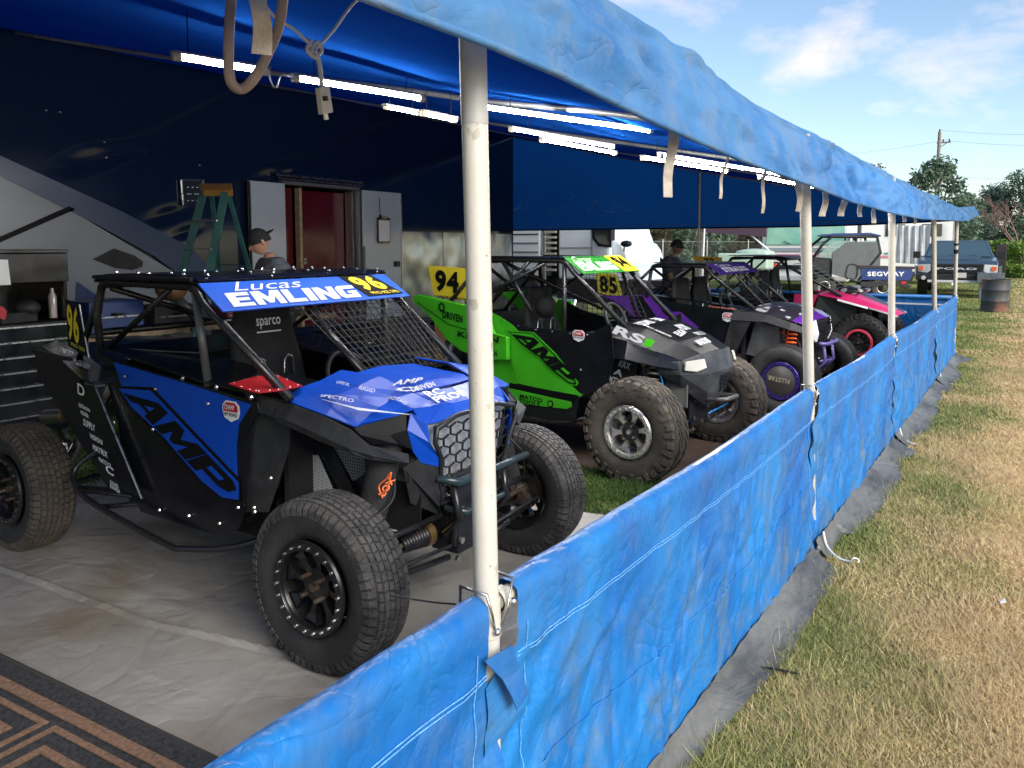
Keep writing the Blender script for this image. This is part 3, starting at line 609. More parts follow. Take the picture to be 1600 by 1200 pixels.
for a, b, zz, lb in TU:
    A, B = onZ(*a, zz), onZ(*b, zz); sc_t = .70 if zz < 2.69 else .80; A, B = cO+(A-cO)*sc_t, cO+(B-cO)*sc_t; t = empty('tube_light', (A+B)/2, lb, 'tube light', group='tube lights under the canopy'); A, B = A-t.location, B-t.location; d = (B-A).normalized()
    th = .55 if 'faint' in lb else 1
    g = G(); g.tube([A+d*.03, B-d*.03], (.010 if zz >= 2.69 and th == 1 and a[0] < 760 else .0065)*th, 10); g.o('lit_tube', tube_m, t, smooth='auto')
    g = G(); g.slab([A+Vector((.019, 0, .018)), B+Vector((.019, 0, .018)), B+Vector((-.019, 0, .018)), A+Vector((-.019, 0, .018))], .010); g.o('housing', M('grey_reflector_back', (.2, .2, .2), .5), t)
    g = G(); g.tube([A, A+d*.032], .018*th, 8); g.o('end_cap', M('pale_yellow_cap', (.5, .45, .3), .4), t); g = G(); g.tube([B-d*.032, B], .018*th, 8); g.o('end_cap', M('pale_yellow_cap', (.5, .45, .3), .4), t)
    for q in (.15, .85):
        g = G()
        p = A.lerp(B, q); up = roofz(t.location.x+p.x, t.location.y+p.y)-t.location.z-p.z; g.tube([p+Vector((0, 0, .02)), p+Vector((0, 0, max(.05, up)))], .002, 4); g.o('hanger_wire', blacks, t)
g = G(); g.tube(bez([cO+(onZ(a_, b_, 2.7)-cO)*.8 for a_, b_ in ((420, 113), (424, 128), (431, 136), (440, 118), (457, 121))]), .004, 5); tag(g.o('link_cable', white, smooth=True), 'white cable looping between the two leftmost tube lights', 'cable')
# ================================================================== race trailer
navy = M('navy_gloss_trailer', (.0055, .014, .035), .12, rvar=.03, vs_=1.5, coat=.3)
silver = M('grey_trailer_graphic', (.2, .225, .25), .3, var=.05, vs_=1)
band = M('steel_blue_graphic', (.025, .05, .105), .3)
tr = empty('race_trailer', (-9, 8, 0), 'dark navy race trailer forming the back wall of the tent', 'trailer')
TX = -9.0
dents = [(onX(140, 250, TX), .20, .020), (onX(205, 236, TX), .14, .009), (onX(418, 278, TX), .20, .020), (onX(262, 335, TX), .13, .018), (onX(292, 362, TX), .09, .014), (onX(452, 262, TX), .08, -.012)]
def wz(y, z):
    d = .003*noise.noise(Vector((y*.7, z*.9, 2)))+.0008*noise.noise(Vector((y*2, z*2.3, 5)))
    for p, r, h in dents:
        yy_, zz_ = y-p.y, z-p.z; q = ((yy_*.55+zz_*.3)**2+((zz_-yy_*.35)*1.7)**2)/r/r
        if q < 9: d -= h*.95*math.exp(-q)
    return d
def hole(y, z): return 7.93 < y < 9.42 and .5 < z < 2.6
g = G(); ny, nz_ = 460, 130
Y00 = -9.0; LY = 23.0
vs = [(wz(y, z), y-8, z) for y in [Y00+LY*i/ny for i in range(ny+1)] for z in [.45+3.6*j/nz_ for j in range(nz_+1)]]
fs = []
for i in range(ny):
    for j in range(nz_):
        y, z = Y00+LY*(i+.5)/ny, .45+3.6*(j+.5)/nz_
        if not hole(y, z): fs.append((i*(nz_+1)+j, (i+1)*(nz_+1)+j, (i+1)*(nz_+1)+j+1, i*(nz_+1)+j+1))
g.add(vs, fs); g.o('side_wall', navy, tr, smooth=True)
g = G()   # box body behind the side sheet, open at the doorway
g.box((-2.55, -5.5, 2.25), (.08, 23, 3.6)); g.box((-1.3, -5.5, .49), (2.5, 23, .08)); g.box((-1.3, -5.5, 4.02), (2.5, 23, .08)); g.box((-1.3, 5.97, 2.25), (2.4, .06, 3.44)); g.box((-1.3, -16.9, 2.25), (2.4, .06, 3.44)); g.o('body_shell', navy, tr)
def T(x, y, dx=.02): p = onX(x, y, TX+dx); return (p.x-TX, p.y-8, p.z)
g = G(); g.slab([T(-60, 247), T(0, 262), T(285, 433), T(330, 470), T(330, 700), T(-60, 700)], .004); g.o('silver_graphic', silver, tr)
g = G(); g.slab([T(-60, 213, .03), T(0, 243, .03), T(190, 330, .03), T(300, 388, .03), T(335, 425, .03), T(325, 437, .03), T(290, 436, .03), T(240, 400, .03), T(150, 350, .03), T(0, 275, .03), T(-60, 248, .03)], .004); g.o('diagonal_band', band, tr)
g = G(); g.slab([T(-60, 402, .03), T(0, 370, .03), T(108, 322, .03), T(118, 327, .03), T(0, 379, .03), T(-60, 408, .03)], .004); g.o('thin_diagonal_line', blacks, tr)
g = G(); g.slab([T(145, 405, .03), T(178, 388, .03), T(210, 399, .03), T(224, 409, .03), T(222, 417, .03), T(207, 422, .03), T(180, 419, .03)], .004); g.o('fin_graphic', dgrey, tr)
g = G(); g.slab([T(120, 440, .031), T(165, 470, .031), T(300, 560, .031), T(300, 600, .031), T(110, 600, .031)], .004); g.o('blue_graphic', M('royal_blue_graphic', (.008, .03, .12), .3), tr)
# doorway
g = G()
for (a, b) in (((7.90, .5), (7.90, 2.62)), ((9.45, .5), (9.45, 2.62))): g.box((.0, a[0]-8, 1.56), (.12, .05, 2.15))
g.box((0, 8.675-8, 2.62), (.12, 1.6, .05)); g.o('door_frame', M('frame_alloy', (.3, .31, .33), .35, .8), tr, bevel=.004)
g = G(); g.tube([(.07, 7.80-8, 2.72), (.07, 9.5-8, 2.72)], .022, 8); g.tube([(.09, 7.80-8, 2.67), (.09, 9.5-8, 2.67)], .016, 8); g.o('door_rail', steel, tr, smooth='auto')
dred = M('deep_red_gloss', (.085, .004, .008), .16, rvar=.05, vs_=3, bump=.06, bs=3)
g = G(); g.slab([(-.30, 7.93-8, .52), (-.30, 8.38-8, .52), (-.30, 8.38-8, 2.58), (-.30, 7.93-8, 2.58)], .03); g.o('red_panel', dred, tr, bevel=.004)
g = G(); g.slab([(-.22, 8.46-8, .52), (-.22, 9.36-8, .52), (-.22, 9.36-8, 2.55), (-.22, 8.46-8, 2.55)], .04); dd = g.o('red_cabinet_door', dred, tr, bevel=.004)
g = G(); g.box((-.18, 8.50-8, 1.5), (.03, .045, .09)); g.ball((-.16, 8.51-8, 1.5), .016); g.o('latch', steel, dd)
g = G(); g.box((-.2, 8.42-8, 1.55), (.1, .05, 2.06)); g.o('oak_post', M('pale_wood_trim', (.36, .27, .16), .5, var=.2, vs_=12), tr, bevel=.003)
dia = M('diamond_plate', (.55, .55, .55), .25, 1, bump=.6, bs=70)
g = G(); g.box((-.1, 9.38-8, 1.55), (.16, .03, 2.06)); g.o('chequer_plate_jamb', dia, tr)
# door leaves folded back
leaf = M('white_door_leaf', (.40, .45, .51), .22, coat=.4, var=.04, vs_=2, bump=.04, bs=4)
for (y0, y1, lb) in ((7.27, 7.89, 'white door leaf left of the doorway'), (9.46, 10.36, 'white door leaf right of the doorway')):
    g = G(); g.slab([(.10, y0-8, .55), (.10, y1-8, .55), (.10, y1-8, 2.60), (.10, y0-8, 2.60)], .035); dl = g.o('door_leaf', leaf, tr, bevel=.005, label=lb)
    g = G(); g.box((.12, (y0 if y0 < 8 else y1)-8, 1.57), (.03, .02, 2.04)); g.o('edge_trim', M('black_edge', (.02, .02, .022), .4) if y0 < 8 else steel, dl)
    if y0 > 8:
        g = G(); g.box((.14, 10.22-8, 1.43), (.05, .11, .09)); g.o('paddle_latch', black, dl, bevel=.006)
        g = G(); g.tube([(.13, 9.83-8, 2.5), (.14, 9.83-8, 2.18)], .006, 5); g.box((.14, 9.83-8, 2.2), (.02, .04, .05)); g.o('hook_cord', black, dl)
cb = empty('clipboard', (-8.84, 9.89, 1.98), 'clipboard with a white sheet hanging on the right trailer door leaf', 'clipboard')
g = G(); g.slab([(0, -.15, -.20), (0, .15, -.20), (0, .15, .20), (0, -.15, .20)], .008); g.o('board', black, cb)
g = G(); g.slab([(.008, -.13, -.18), (.008, .13, -.18), (.008, .13, .16), (.008, -.13, .16)], .003); g.o('sheet', whited, cb)
g = G(); g.box((.015, 0, .2), (.02, .1, .05)); g.box((.01, 0, -.21), (.012, .12, .03)); g.o('clip', M('brass_clip', (.45, .38, .2), .4, .7), cb)
# polished lower panels
pan = M('polished_panel', (.42, .43, .45), .22, 1, bump=.0, rvar=.05, vs_=4)
for k, (y0, y1) in enumerate(((10.42, 11.6), (11.62, 12.8), (12.82, 13.9))):
    g = G(); g.grid(lambda u, v: (.028+.016*noise.noise(Vector((u*2.4+k*4, v*2.2, 1)))+.008*noise.noise(Vector((u*5+k*4, v*5, 8))), y0-8+u*(y1-y0), .47+v*1.5), 30, 34); g.o('polished_side_panel', pan, tr, smooth=True)
g = G()
for k in range(16): g.ball((.06, 10.41-8, .6+k*.09), .012, 6, 4)
g.o('rivets', bolt_m, tr, smooth=True)
g = G()
for (x, y) in ((72, 172), (94, 175), (163, 222), (166, 246), (312, 258), (435, 275)):
    p = T(x, y, .015); g.ball(p, .014, 8, 5)
g.o('marker_stud', bolt_m, tr, smooth=True)
g = G(); g.box((-1.3, 0, .28), (2.2, 15.5, .3)); g.o('chassis', blacks, tr)
# framed licence sheet on the wall
fr = empty('wall_frame', onX(300, 301, TX+.04), 'small silver-framed notice on the navy wall behind the ladder', 'frame'); 
def F(x, y, dx=.04): return onX(x, y, TX+dx)-fr.location
c4 = [F(283, 281), F(317, 282), F(317, 321), F(286, 320)]
g = G(); g.tube(c4+[c4[0]], .014, 6, False); g.o('frame_border', steel, fr)
g = G(); g.slab([F(284, 282, .035), F(316, 283, .035), F(316, 320, .035), F(287, 319, .035)], .004); g.o('dark_backing', glassd, fr)
text(fr, '- - -\n-- --\n- - -', F(292, 314, .045), F(310, 314, .045), F(292, 292, .045), whited)

# ================================================================== step ladder
lad = empty('step_ladder', (-7.05, 5.4, 0), 'green fibreglass step ladder with orange top cap by the trailer wall', 'ladder')
teal = M('green_fibreglass', (.012, .075, .07), .5, var=.15, vs_=8, bump=.1, bs=80)
lc = (-7.05, 5.4)
def LD(x, y, d): p = atD(x, y, d); return p-Vector((lc[0], lc[1], 0))
# front rails lean towards the viewer's left/right; rear rails behind
rx = Vector(cR); hgt = 2.34
def rail(c0, c1, n=''): g = G(); g.tube([c0, c1], .001, 4); return g
fx = Vector((-.30, -.18, 0)); perp = Vector((.62, .52, 0)).normalized()
tops = [Vector((-.12, -.07, 2.30)), Vector((.10, .06, 2.30))]
def beam(a, b, w1, w2):
    g = G(); a, b = Vector(a), Vector(b); d = (b-a).normalized(); s = d.cross(Vector((0.55, -.83, 0))).normalized()*w1/2; t_ = d.cross(s).normalized()*w2/2
    g.add([a+s+t_, a-s+t_, a-s-t_, a+s-t_, b+s+t_, b-s+t_, b-s-t_, b+s-t_], [(0, 1, 2, 3), (7, 6, 5, 4), (0, 4, 5, 1), (1, 5, 6, 2), (2, 6, 7, 3), (3, 7, 4, 0)]); return g
ft = [(LD(318, 300, 8.2), LD(284, 430, 8.2)), (LD(352, 300, 7.95), LD(326, 430, 7.95))]
bt = [(LD(330, 300, 8.5), LD(344, 430, 8.8)), (LD(356, 300, 8.2), LD(392, 430, 8.5))]
def ext(a, b): t = a.z/(a.z-b.z); return a.lerp(b, t)
for a, b in ft: beam(a, ext(a, b), .075, .03).o('side_rail', teal, lad, bevel=.003)
for a, b in bt: beam(a, ext(a, b), .045, .03).o('rear_rail', teal, lad, bevel=.003)
for k in range(1, 8):
    t = k/8; a = ft[0][0].lerp(ext(*ft[0]), t); b = ft[1][0].lerp(ext(*ft[1]), t); g = beam(a, b, .012, .07); g.o('step', M('alloy_step', (.35, .36, .36), .4, .8), lad)
for k in range(1, 6):
    t = k/6; a = bt[0][0].lerp(ext(*bt[0]), t); b = bt[1][0].lerp(ext(*bt[1]), t); g = G(); g.tube([a, b], .009, 6); g.o('rear_brace', M('alloy_step', (.35, .36, .36), .4, .8), lad)
g = G(); g.slab([LD(312, 291, 8.35), LD(318, 302, 8.1), LD(364, 302, 7.9), LD(362, 291, 8.2)], .06, n=(0, 0, 1)); g.o('top_cap', M('orange_ladder_cap', (.5, .25, .05), .5), lad, bevel=.006)

# ================================================================== tool cabinet and clutter left
tb = empty('tool_cabinet', (-7.0, 3.2, 0), 'tall black tool cabinet with silver drawer edges at the left', 'tool cabinet')
by0, by1 = -1.0, .60
g = G(); g.box((-.3, (by0+by1)/2, .60), (.6, by1-by0, .9)); g.o('drawer_case', blackg, tb, bevel=.008)
for k in range(7):
    z0 = .20+k*.125
    for (a, b) in ((by0+.03, -.36), (-.33, by1-.03)):
        g = G(); g.box((.012, (a+b)/2, z0+.055), (.02, b-a, .105)); d = g.o('drawer', blackg, tb, bevel=.004)
        g = G(); g.box((.028, (a+b)/2, z0+.108), (.016, b-a-.02, .012)); g.o('drawer_pull', steel, d)
g = G(); g.box((-.3, (by0+by1)/2, 1.065), (.64, by1-by0+.03, .03)); g.o('worktop', dgrey, tb, bevel=.004)
g = G(); g.box((-.55, (by0+by1)/2, 1.38), (.04, by1-by0, .6)); g.box((-.3, by1-.02, 1.38), (.5, .03, .6)); g.box((-.3, by0+.02, 1.38), (.5, .03, .6)); g.box((-.3, (by0+by1)/2, 1.68), (.56, by1-by0, .03)); g.o('hutch', blackg, tb, bevel=.004)
g = G(); g.slab([(-.02, by0+.02, 1.42), (-.02, by1-.01, 1.42), (-.02, by1-.01, 1.66), (-.02, by0+.02, 1.66)], .02); g.o('hutch_door', blackg, tb, bevel=.004)
g = G()
for x in (-.5, -.05):
    for y in (by0+.1, by1-.1): g.lathe([(-.02, .001), (-.02, .06), (.02, .06), (.02, .001)], 14, 'y', (x, y, .06)); g.box((x, y, .13), (.05, .05, .06))
g.o('castors', dgrey, tb)
def TBp(x, y, X=-6.95): return onX(x, y, X)
ps = empty('taped_sheet', TBp(8, 425), 'white paper sheet taped to the black tool cabinet', 'paper')
g = G(); g.slab([TBp(-30, 404)-ps.location, TBp(12, 406)-ps.location, TBp(17, 445)-ps.location, TBp(-30, 447)-ps.location], .003); g.o('paper_sheet', whited, ps)
g = G(); a = TBp(82, 468, -7.15); g.lathe([(-.16, .001), (-.16, .032), (.03, .034), (.07, .014), (.10, .014), (.10, .001)], 16, 'z', a); bo = g.o('bottle', M('clear_bottle', (.35, .3, .28), .15, spec=.8), smooth='auto'); tag(bo, 'half-full clear bottle standing on the tool cabinet top', 'bottle')
g = G(); g.slab([TBp(-8, 482)-Vector((0, 0, 0)), TBp(3, 478), TBp(11, 486), TBp(8, 500), TBp(-1, 497)], .003); tag(g.o('round_sticker', red), 'red and white sticker on the black tool cabinet', 'sticker')
g = G(); g.box((-7.2, 3.35, 1.13), (.3, .35, .08), Matrix.Rotation(.3, 3, 'Z')); g.ball((-7.15, 3.5, 1.2), .09, 12, 8, (1, 1.2, .8)); tag(g.o('air_tool', dgrey, smooth='auto'), 'dark cast tool lying on the cabinet top', 'tool')

# work bench with clutter behind the blue buggy
wb = empty('work_bench', (-7.5, 5.2, 0), 'low dark work bench with clutter seen through the blue buggy cage', 'bench')
g = G(); g.box((0, .3, .88), (.7, 3.2, .05)); g.o('bench_top', M('worn_wood', (.2, .14, .08), .6, var=.3, vs_=9), wb, bevel=.004)
for x in (-.3, .3):
    for y in (-1.2, 1.8): g = G(); g.box((x, y, .43), (.06, .06, .86)); g.o('leg', black, wb)
g = G(); g.box((0, .3, .3), (.62, 3.0, .03)); g.o('lower_shelf', dgrey, wb)
ng = 'cases on the work bench'
for (x, y, z, sx_, sy_, sz_, m_, lb, nm, ct) in ((-7.45, 4.35, 1.06, .45, .55, .30, M('royal_blue_case', (.01, .03, .12), .4), 'dark blue case on the bench behind the rear of the blue cage', 'case', 'case'),
    (-7.45, 5.0, 1.02, .4, .5, .22, dgrey, 'flat dark grey case on the bench beside the blue one', 'case', 'case'), (-7.4, 6.3, 1.0, .4, .6, .18, black, 'black case under the doorway edge of the bench', 'case', 'case'),
    (-7.3, 5.65, .99, .35, .3, .16, M('maroon_bag', (.12, .01, .02), .6), 'maroon bag on the bench seen through the window net', 'bag', 'bag')):
    g = G(); g.box((0, 0, 0), (sx_, sy_, sz_)); r_ = empty(nm, (x, y, z), lb, ct, group=ng); g.o('body', m_, r_, bevel=.02)
    g = G(); g.box((sx_/2+.006, 0, 0), (.012, sy_*.9, .015)); g.o('lid_line', steel, r_); g = G(); g.tube([(sx_/2, -.06, .03), (sx_/2+.04, -.05, .03), (sx_/2+.04, .05, .03), (sx_/2, .06, .03)], .008, 6); g.o('handle', black, r_)
hm = empty('work_lamp', (-6.9, 4.7, 1.32), 'brown-orange round lamp head hanging behind the blue cage', 'lamp')
g = G(); g.ball((0, 0, 0), .15, 16, 10, (1, 1, .8)); g.o('shell', M('brown_shell', (.10, .05, .025), .45, var=.3, vs_=8), hm, smooth=True)
g = G(); g.tube([(.02, .05, -.1), (.06, .14, -.22), (.05, .2, -.3)], [.05, .045, .03], 10); g.o('nozzle', dgrey, hm, smooth=True)
g = G(); g.tube([(.05, .2, -.3), (0, .2, -.43)], .015, 8); g.o('stand_arm', black, hm)
for (p, d_, lb, m_) in (((-6.4, 7.3, 0), (.5, .9, .82), 'grey tote stack beside the trailer steps', dgrey), ((-6.6, 8.9, 0), (.5, .5, .7), 'cardboard box behind the green buggy tail', M('cardboard', (.30, .17, .09), .8, var=.1, vs_=4))):
    r_ = empty('storage_box', p, lb, 'box'); g = G(); g.box((0, 0, d_[2]/2), d_); g.o('body', m_, r_, bevel=.01); g = G(); g.box((0, 0, d_[2]+.015), (d_[0]+.03, d_[1]+.03, .03)); g.o('lid', m_, r_, bevel=.006)
# ================================================================== wheels
WC = {}
def blockmesh(g, y0, y1, a0, a1, r0, r1, sk=0.0, tp=.12):
    am, dy = (a1-a0)*tp/2, (y1-y0)*tp/2
    def P(y, a, r): a += sk*(y); return (r*math.cos(a), y, r*math.sin(a))
    g.add([P(y0, a0, r0), P(y1, a0, r0), P(y1, a1, r0), P(y0, a1, r0), P(y0+dy, a0+am, r1), P(y1-dy, a0+am, r1), P(y1-dy, a1-am, r1), P(y0+dy, a1-am, r1)],
          [(4, 5, 6, 7), (0, 1, 5, 4), (1, 2, 6, 5), (2, 3, 7, 6), (3, 0, 4, 7)])
def wheel_meshes(style, Rr, hw):
    k = (style, Rr, hw)
    if k in WC: return WC[k]
    rm = .19 if style != 'pink' else .185
    out = []
    base_style = style; style = 'block' if style == 'dust' else style
    s = hw/.125
    prof = [(-.085*s, rm+.002), (-.105*s, rm+.012), (-.126*s, rm+.055), (-.131*s, rm+.10), (-.126*s, Rr-.04), (-.112*s, Rr-.018), (-.09*s, Rr-.008), (-.04*s, Rr-.004), (0, Rr-.003)]
    prof = prof+[(-a, b) for a, b in prof[-2::-1]]
    g = G(); g.lathe(prof, 72); out.append(('tyre', g.mesh('tyre'), {'block': rubber, 'mud': rubberm, 'slick': rubber, 'pink': rubber}[style], True))
    g = G(); rd = random.Random(4)
    if style == 'block':
        n = 58; rows = 6; W = .196*s
        for r_ in range(rows):
            ya = -W/2+r_*W/rows
            for i in range(n):
                a = 2*math.pi*(i+.5*(r_ % 2))/n; sz = 2*math.pi/n; zz = .10*(1 if r_ % 2 else -1)
                blockmesh(g, ya+.0025, ya+W/rows-.0025, a+sz*.07, a+sz*.93, Rr-.007-(abs(r_-2.5) > 2)*.004, Rr+.004-(abs(r_-2.5) > 2)*.004, sk=zz*6)
        for sg in (-1, 1):
            for i in range(n):
                a = 2*math.pi*i/n; sz = 2*math.pi/n
                y0, y1 = sorted((sg*.100*s, sg*.127*s)); r0 = Rr-.03
                p = []
                for (y, r) in ((sg*.101*s, Rr-.006), (sg*.126*s, Rr-.028), (sg*.131*s, Rr-.058)):
                    for aa in (a+sz*.12, a+sz*.85): p.append((r*math.cos(aa), y, r*math.sin(aa)))
                q = [(x*1.004, y+sg*.003, z*1.004) for x, y, z in p]
                g.add(p+q, [(6, 7, 9, 8), (8, 9, 11, 10), (0, 6, 8, 2), (2, 8, 10, 4), (1, 3, 9, 7), (3, 5, 11, 9), (4, 10, 11, 5), (0, 1, 7, 6)])
    elif style == 'mud' or style == 'pink':
        n = 34; W = .19*s
        for i in range(n):
            sz = 2*math.pi/n
            for r_, (ya, yb, sk, off) in enumerate(((-.5, -.28, 5, 0), (-.25, -.02, -6, .45), (.02, .25, 6, 0), (.28, .5, -5, .45))):
                a = sz*(i+off); blockmesh(g, ya*W*1.08, yb*W*1.08, a, a+sz*.68, Rr-.012, Rr+.006, sk)
            for sg in (-1, 1):
                for o_, (ra, rb, ys) in enumerate(((0, .05, .128),)):
                    a = sz*(i+(.5 if (i % 2) else .35)); e = .5 if i % 2 else .7; p = []
                    for (y, r) in ((sg*.10*s, Rr-.004), (sg*.124*s, Rr-.018), (sg*.132*s, Rr-.05-.03*(i % 2))):
                        for aa in (a, a+sz*e): p.append((r*math.cos(aa), y, r*math.sin(aa)))
                    q = [(x*1.014, y+sg*.008, z*1.014) for x, y, z in p]
                    g.add(p+q, [(6, 7, 9, 8), (8, 9, 11, 10), (0, 6, 8, 2), (2, 8, 10, 4), (1, 3, 9, 7), (3, 5, 11, 9), (4, 10, 11, 5), (0, 1, 7, 6)])
    else:
        n = 90
        for r_ in range(5):
            ya = (-.09+r_*.036)*s
            for i in range(n): sz = 2*math.pi/n; a = sz*(i+.5*(r_ % 2)); blockmesh(g, ya+.002, ya+.033*s, a, a+sz*.85, Rr-.008, Rr+.002)
    out.append(('tread', g.mesh('tread'), {'block': rubberd, 'dust': M('brown_dust_tread', (.045, .038, .03), .85, col2=(.10, .082, .062), vs_=8, bump=.4, bs=100), 'mud': rubbert, 'slick': rubber, 'pink': rubber}[base_style], False))
    rimm = {'block': M('black_alloy', (.010, .010, .011), .32, spec=.6), 'mud': polish, 'slick': blackg, 'pink': black}[style]
    ringm = {'block': M('black_alloy', (.01, .01, .011), .32), 'mud': polish, 'slick': M('purple_anodised', (.05, .03, .25), .3, .6), 'pink': M('pink_ring', (.75, .07, .13), .35)}[style]
    g = G(); g.lathe([(-.108, rm+.008), (-.112, rm+.002), (-.108, rm-.006), (-.085, rm-.022), (-.02, rm-.032), (.09, rm-.025), (.104, rm+.002), (.108, rm+.01)], 48); out.append(('rim_barrel', g.mesh('rim_barrel'), rimm, True))
    ri = rm-.034 if style != 'pink' else rm-.03
    g = G(); g.lathe([(-.112, rm+.006), (-.120, rm), (-.120, ri+.004), (-.112, ri), (-.104, ri)], 48); out.append(('beadlock_ring', g.mesh('beadlock_ring'), ringm, 'auto'))
    g = G(); nb = 22 if style != 'pink' else 28
    for i in range(nb):
        a = 2*math.pi*i/nb; c = ((rm-.016)*math.cos(a), -.122, (rm-.016)*math.sin(a)); g.lathe([(-.007, .0001), (-.007, .006), (.003, .0072)], 6, 'y', c)
    out.append(('beadlock_bolts', g.mesh('beadlock_bolts'), bolt_m if style not in ('pink',) else ringm, False))
    if style == 'slick':
        g = G(); g.lathe([(-.114, .0001), (-.115, ri-.004), (-.109, ri)], 40); out.append(('wheel_cover', g.mesh('wheel_cover'), M('grey_cover', (.055, .052, .05), .45), True))
    else:
        ns = {'block': 8, 'mud': 6, 'pink': 10}[style]; g = G()
        yo = -.05
        for i in range(ns):
            a = 2*math.pi*(i+.25)/ns
            def P(r, da, y): return (r*math.cos(a+da), y, r*math.sin(a+da))
            wi, wm, wo = .30*6/ns+.03, .14*6/ns+.02, .44*6/ns
            pr = [(.058, wi, yo-.012), (.095, wm, yo-.02), (.125, wm*1.1, yo-.022), (ri-.004, wo*.62, yo-.03), (ri+.006, wo*.72, yo-.03)]
            vs = []
            for (r, da, y) in pr: vs += [P(r, -da, y), P(r, da, y), P(r, da*.92, y+.035), P(r, -da*.92, y+.035)]
            fs = []
            for q in range(len(pr)-1): b = q*4; fs += [(b, b+1, b+5, b+4), (b+1, b+2, b+6, b+5), (b+2, b+3, b+7, b+6), (b+3, b, b+4, b+7)]
            g.add(vs, fs)
        out.append(('spokes', g.mesh('spokes'), rimm, False))
        g = G(); g.lathe([(yo-.02, .0001), (yo-.024, .03), (yo-.016, .05), (yo-.018, .07), (yo+.02, .075)], 28); out.append(('hub_face', g.mesh('hub_face'), rimm if style != 'mud' else dgrey, 'auto'))
        g = G(); g.lathe([(yo-.045, .0001), (yo-.045, .018), (yo-.02, .024)], 14)
        for i in range(4): a = math.pi/4+math.pi/2*i+.3; g.lathe([(-.05, .0001), (-.05, .0085), (-.004, .010)], 8, 'y', (.056*math.cos(a), yo-.012, .056*math.sin(a)))
        out.append(('lug_nuts', g.mesh('lug_nuts'), rust if style == 'block' else bolt_m, 'auto'))
    g = G(); g.lathe([(.0, .03), (.0, .115), (.006, .115), (.006, .03)], 32); g.lathe([(-.03, .05), (.055, .05), (.075, .035), (.10, .03)], 16)
    g.box((.085, .01, .045), (.05, .05, .09)); g.box((0, .05, -.0), (.05, .05, .2)); out.append(('brake_and_knuckle', g.mesh('brake_and_knuckle'), rust, 'auto'))
    for nme, me, m, sm in out:
        me.materials.append(m)
        if sm is True: me.shade_smooth()
        elif sm == 'auto':
            me.shade_smooth()
            try: me.set_sharp_from_angle(angle=R(35))
            except Exception: pass
    WC[k] = out; return out
def wheel(parent, loc, side, style, Rr=.38, hw=.125, steer=0, roll=0, label=None):
    h = holder('wheel', parent, loc, (0, 0, steer+(0 if side < 0 else math.pi)))
    if label: h['label'] = label
    for nme, me, m, sm in wheel_meshes(style, Rr, hw):
        o = bpy.data.objects.new(nme, me); C.objects.link(o); o.parent = h; o.rotation_euler = (0, roll, 0)
        if nme in ('tread', 'beadlock_bolts', 'lug_nuts'): o['kind'] = 'stuff'
    return h

# ================================================================== buggies
perf_m = None
def perforated(name, col, scale):
    m = bpy.data.materials.new(name); m.use_nodes = True; t = m.node_tree; b = t.nodes['Principled BSDF']; n = t.nodes.new; l = t.links.new
    tcn = n('ShaderNodeTexCoord'); mp_ = n('ShaderNodeMapping'); mp_.inputs['Scale'].default_value = (scale, scale*.001, scale); l(tcn.outputs['Object'], mp_.inputs[0])
    v = n('ShaderNodeTexVoronoi'); v.inputs['Scale'].default_value = 1; v.inputs['Randomness'].default_value = 0; l(mp_.outputs[0], v.inputs[0])
    r = n('ShaderNodeValToRGB'); r.color_ramp.interpolation = 'CONSTANT'; r.color_ramp.elements[0].color = (.004, .004, .004, 1); r.color_ramp.elements[1].position = .33; r.color_ramp.elements[1].color = (*col, 1)
    l(v.outputs['Distance'], r.inputs[0]); l(r.outputs[0], b.inputs['Base Color']); b.inputs['Roughness'].default_value = .4; b.inputs['Metallic'].default_value = .1
    return m
perfA = perforated('perforated_alloy', (.62, .62, .6), 115); perfB = perforated('perforated_black_steel', (.16, .16, .16), 70)

class Car:
    def __init__(s, name, O, th, label):
        s.O = Vector((O[0], O[1], 0)); s.th = R(th); s.root = empty(name, s.O, label, 'race buggy', s.th, 'race buggies parked nose-out in the tent')
        s.Ri = Matrix.Rotation(-s.th, 3, 'Z'); s.o = s.Ri @ (cO-s.O)
    def _r(s, x, y): return s.Ri @ ray(x, y)
    def Y(s, x, y, c): r = s._r(x, y); return s.o+r*((c-s.o.y)/r.y)
    def X(s, x, y, c): r = s._r(x, y); return s.o+r*((c-s.o.x)/r.x)
    def Z(s, x, y, c): r = s._r(x, y); return s.o+r*((c-s.o.z)/r.z)
    def plate(s, pts, c, mat, name, t=.006, bevel=.0015, label=None, parent=None, smooth=False):
        g = G(); g.slab([s.Y(x, y, c) for x, y in pts], t, n=(0, 1, 0)); return g.o(name, mat, parent or s.root, bevel=bevel, label=label)

def mir(pts): return [Vector((p[0], -p[1], p[2])) for p in pts]

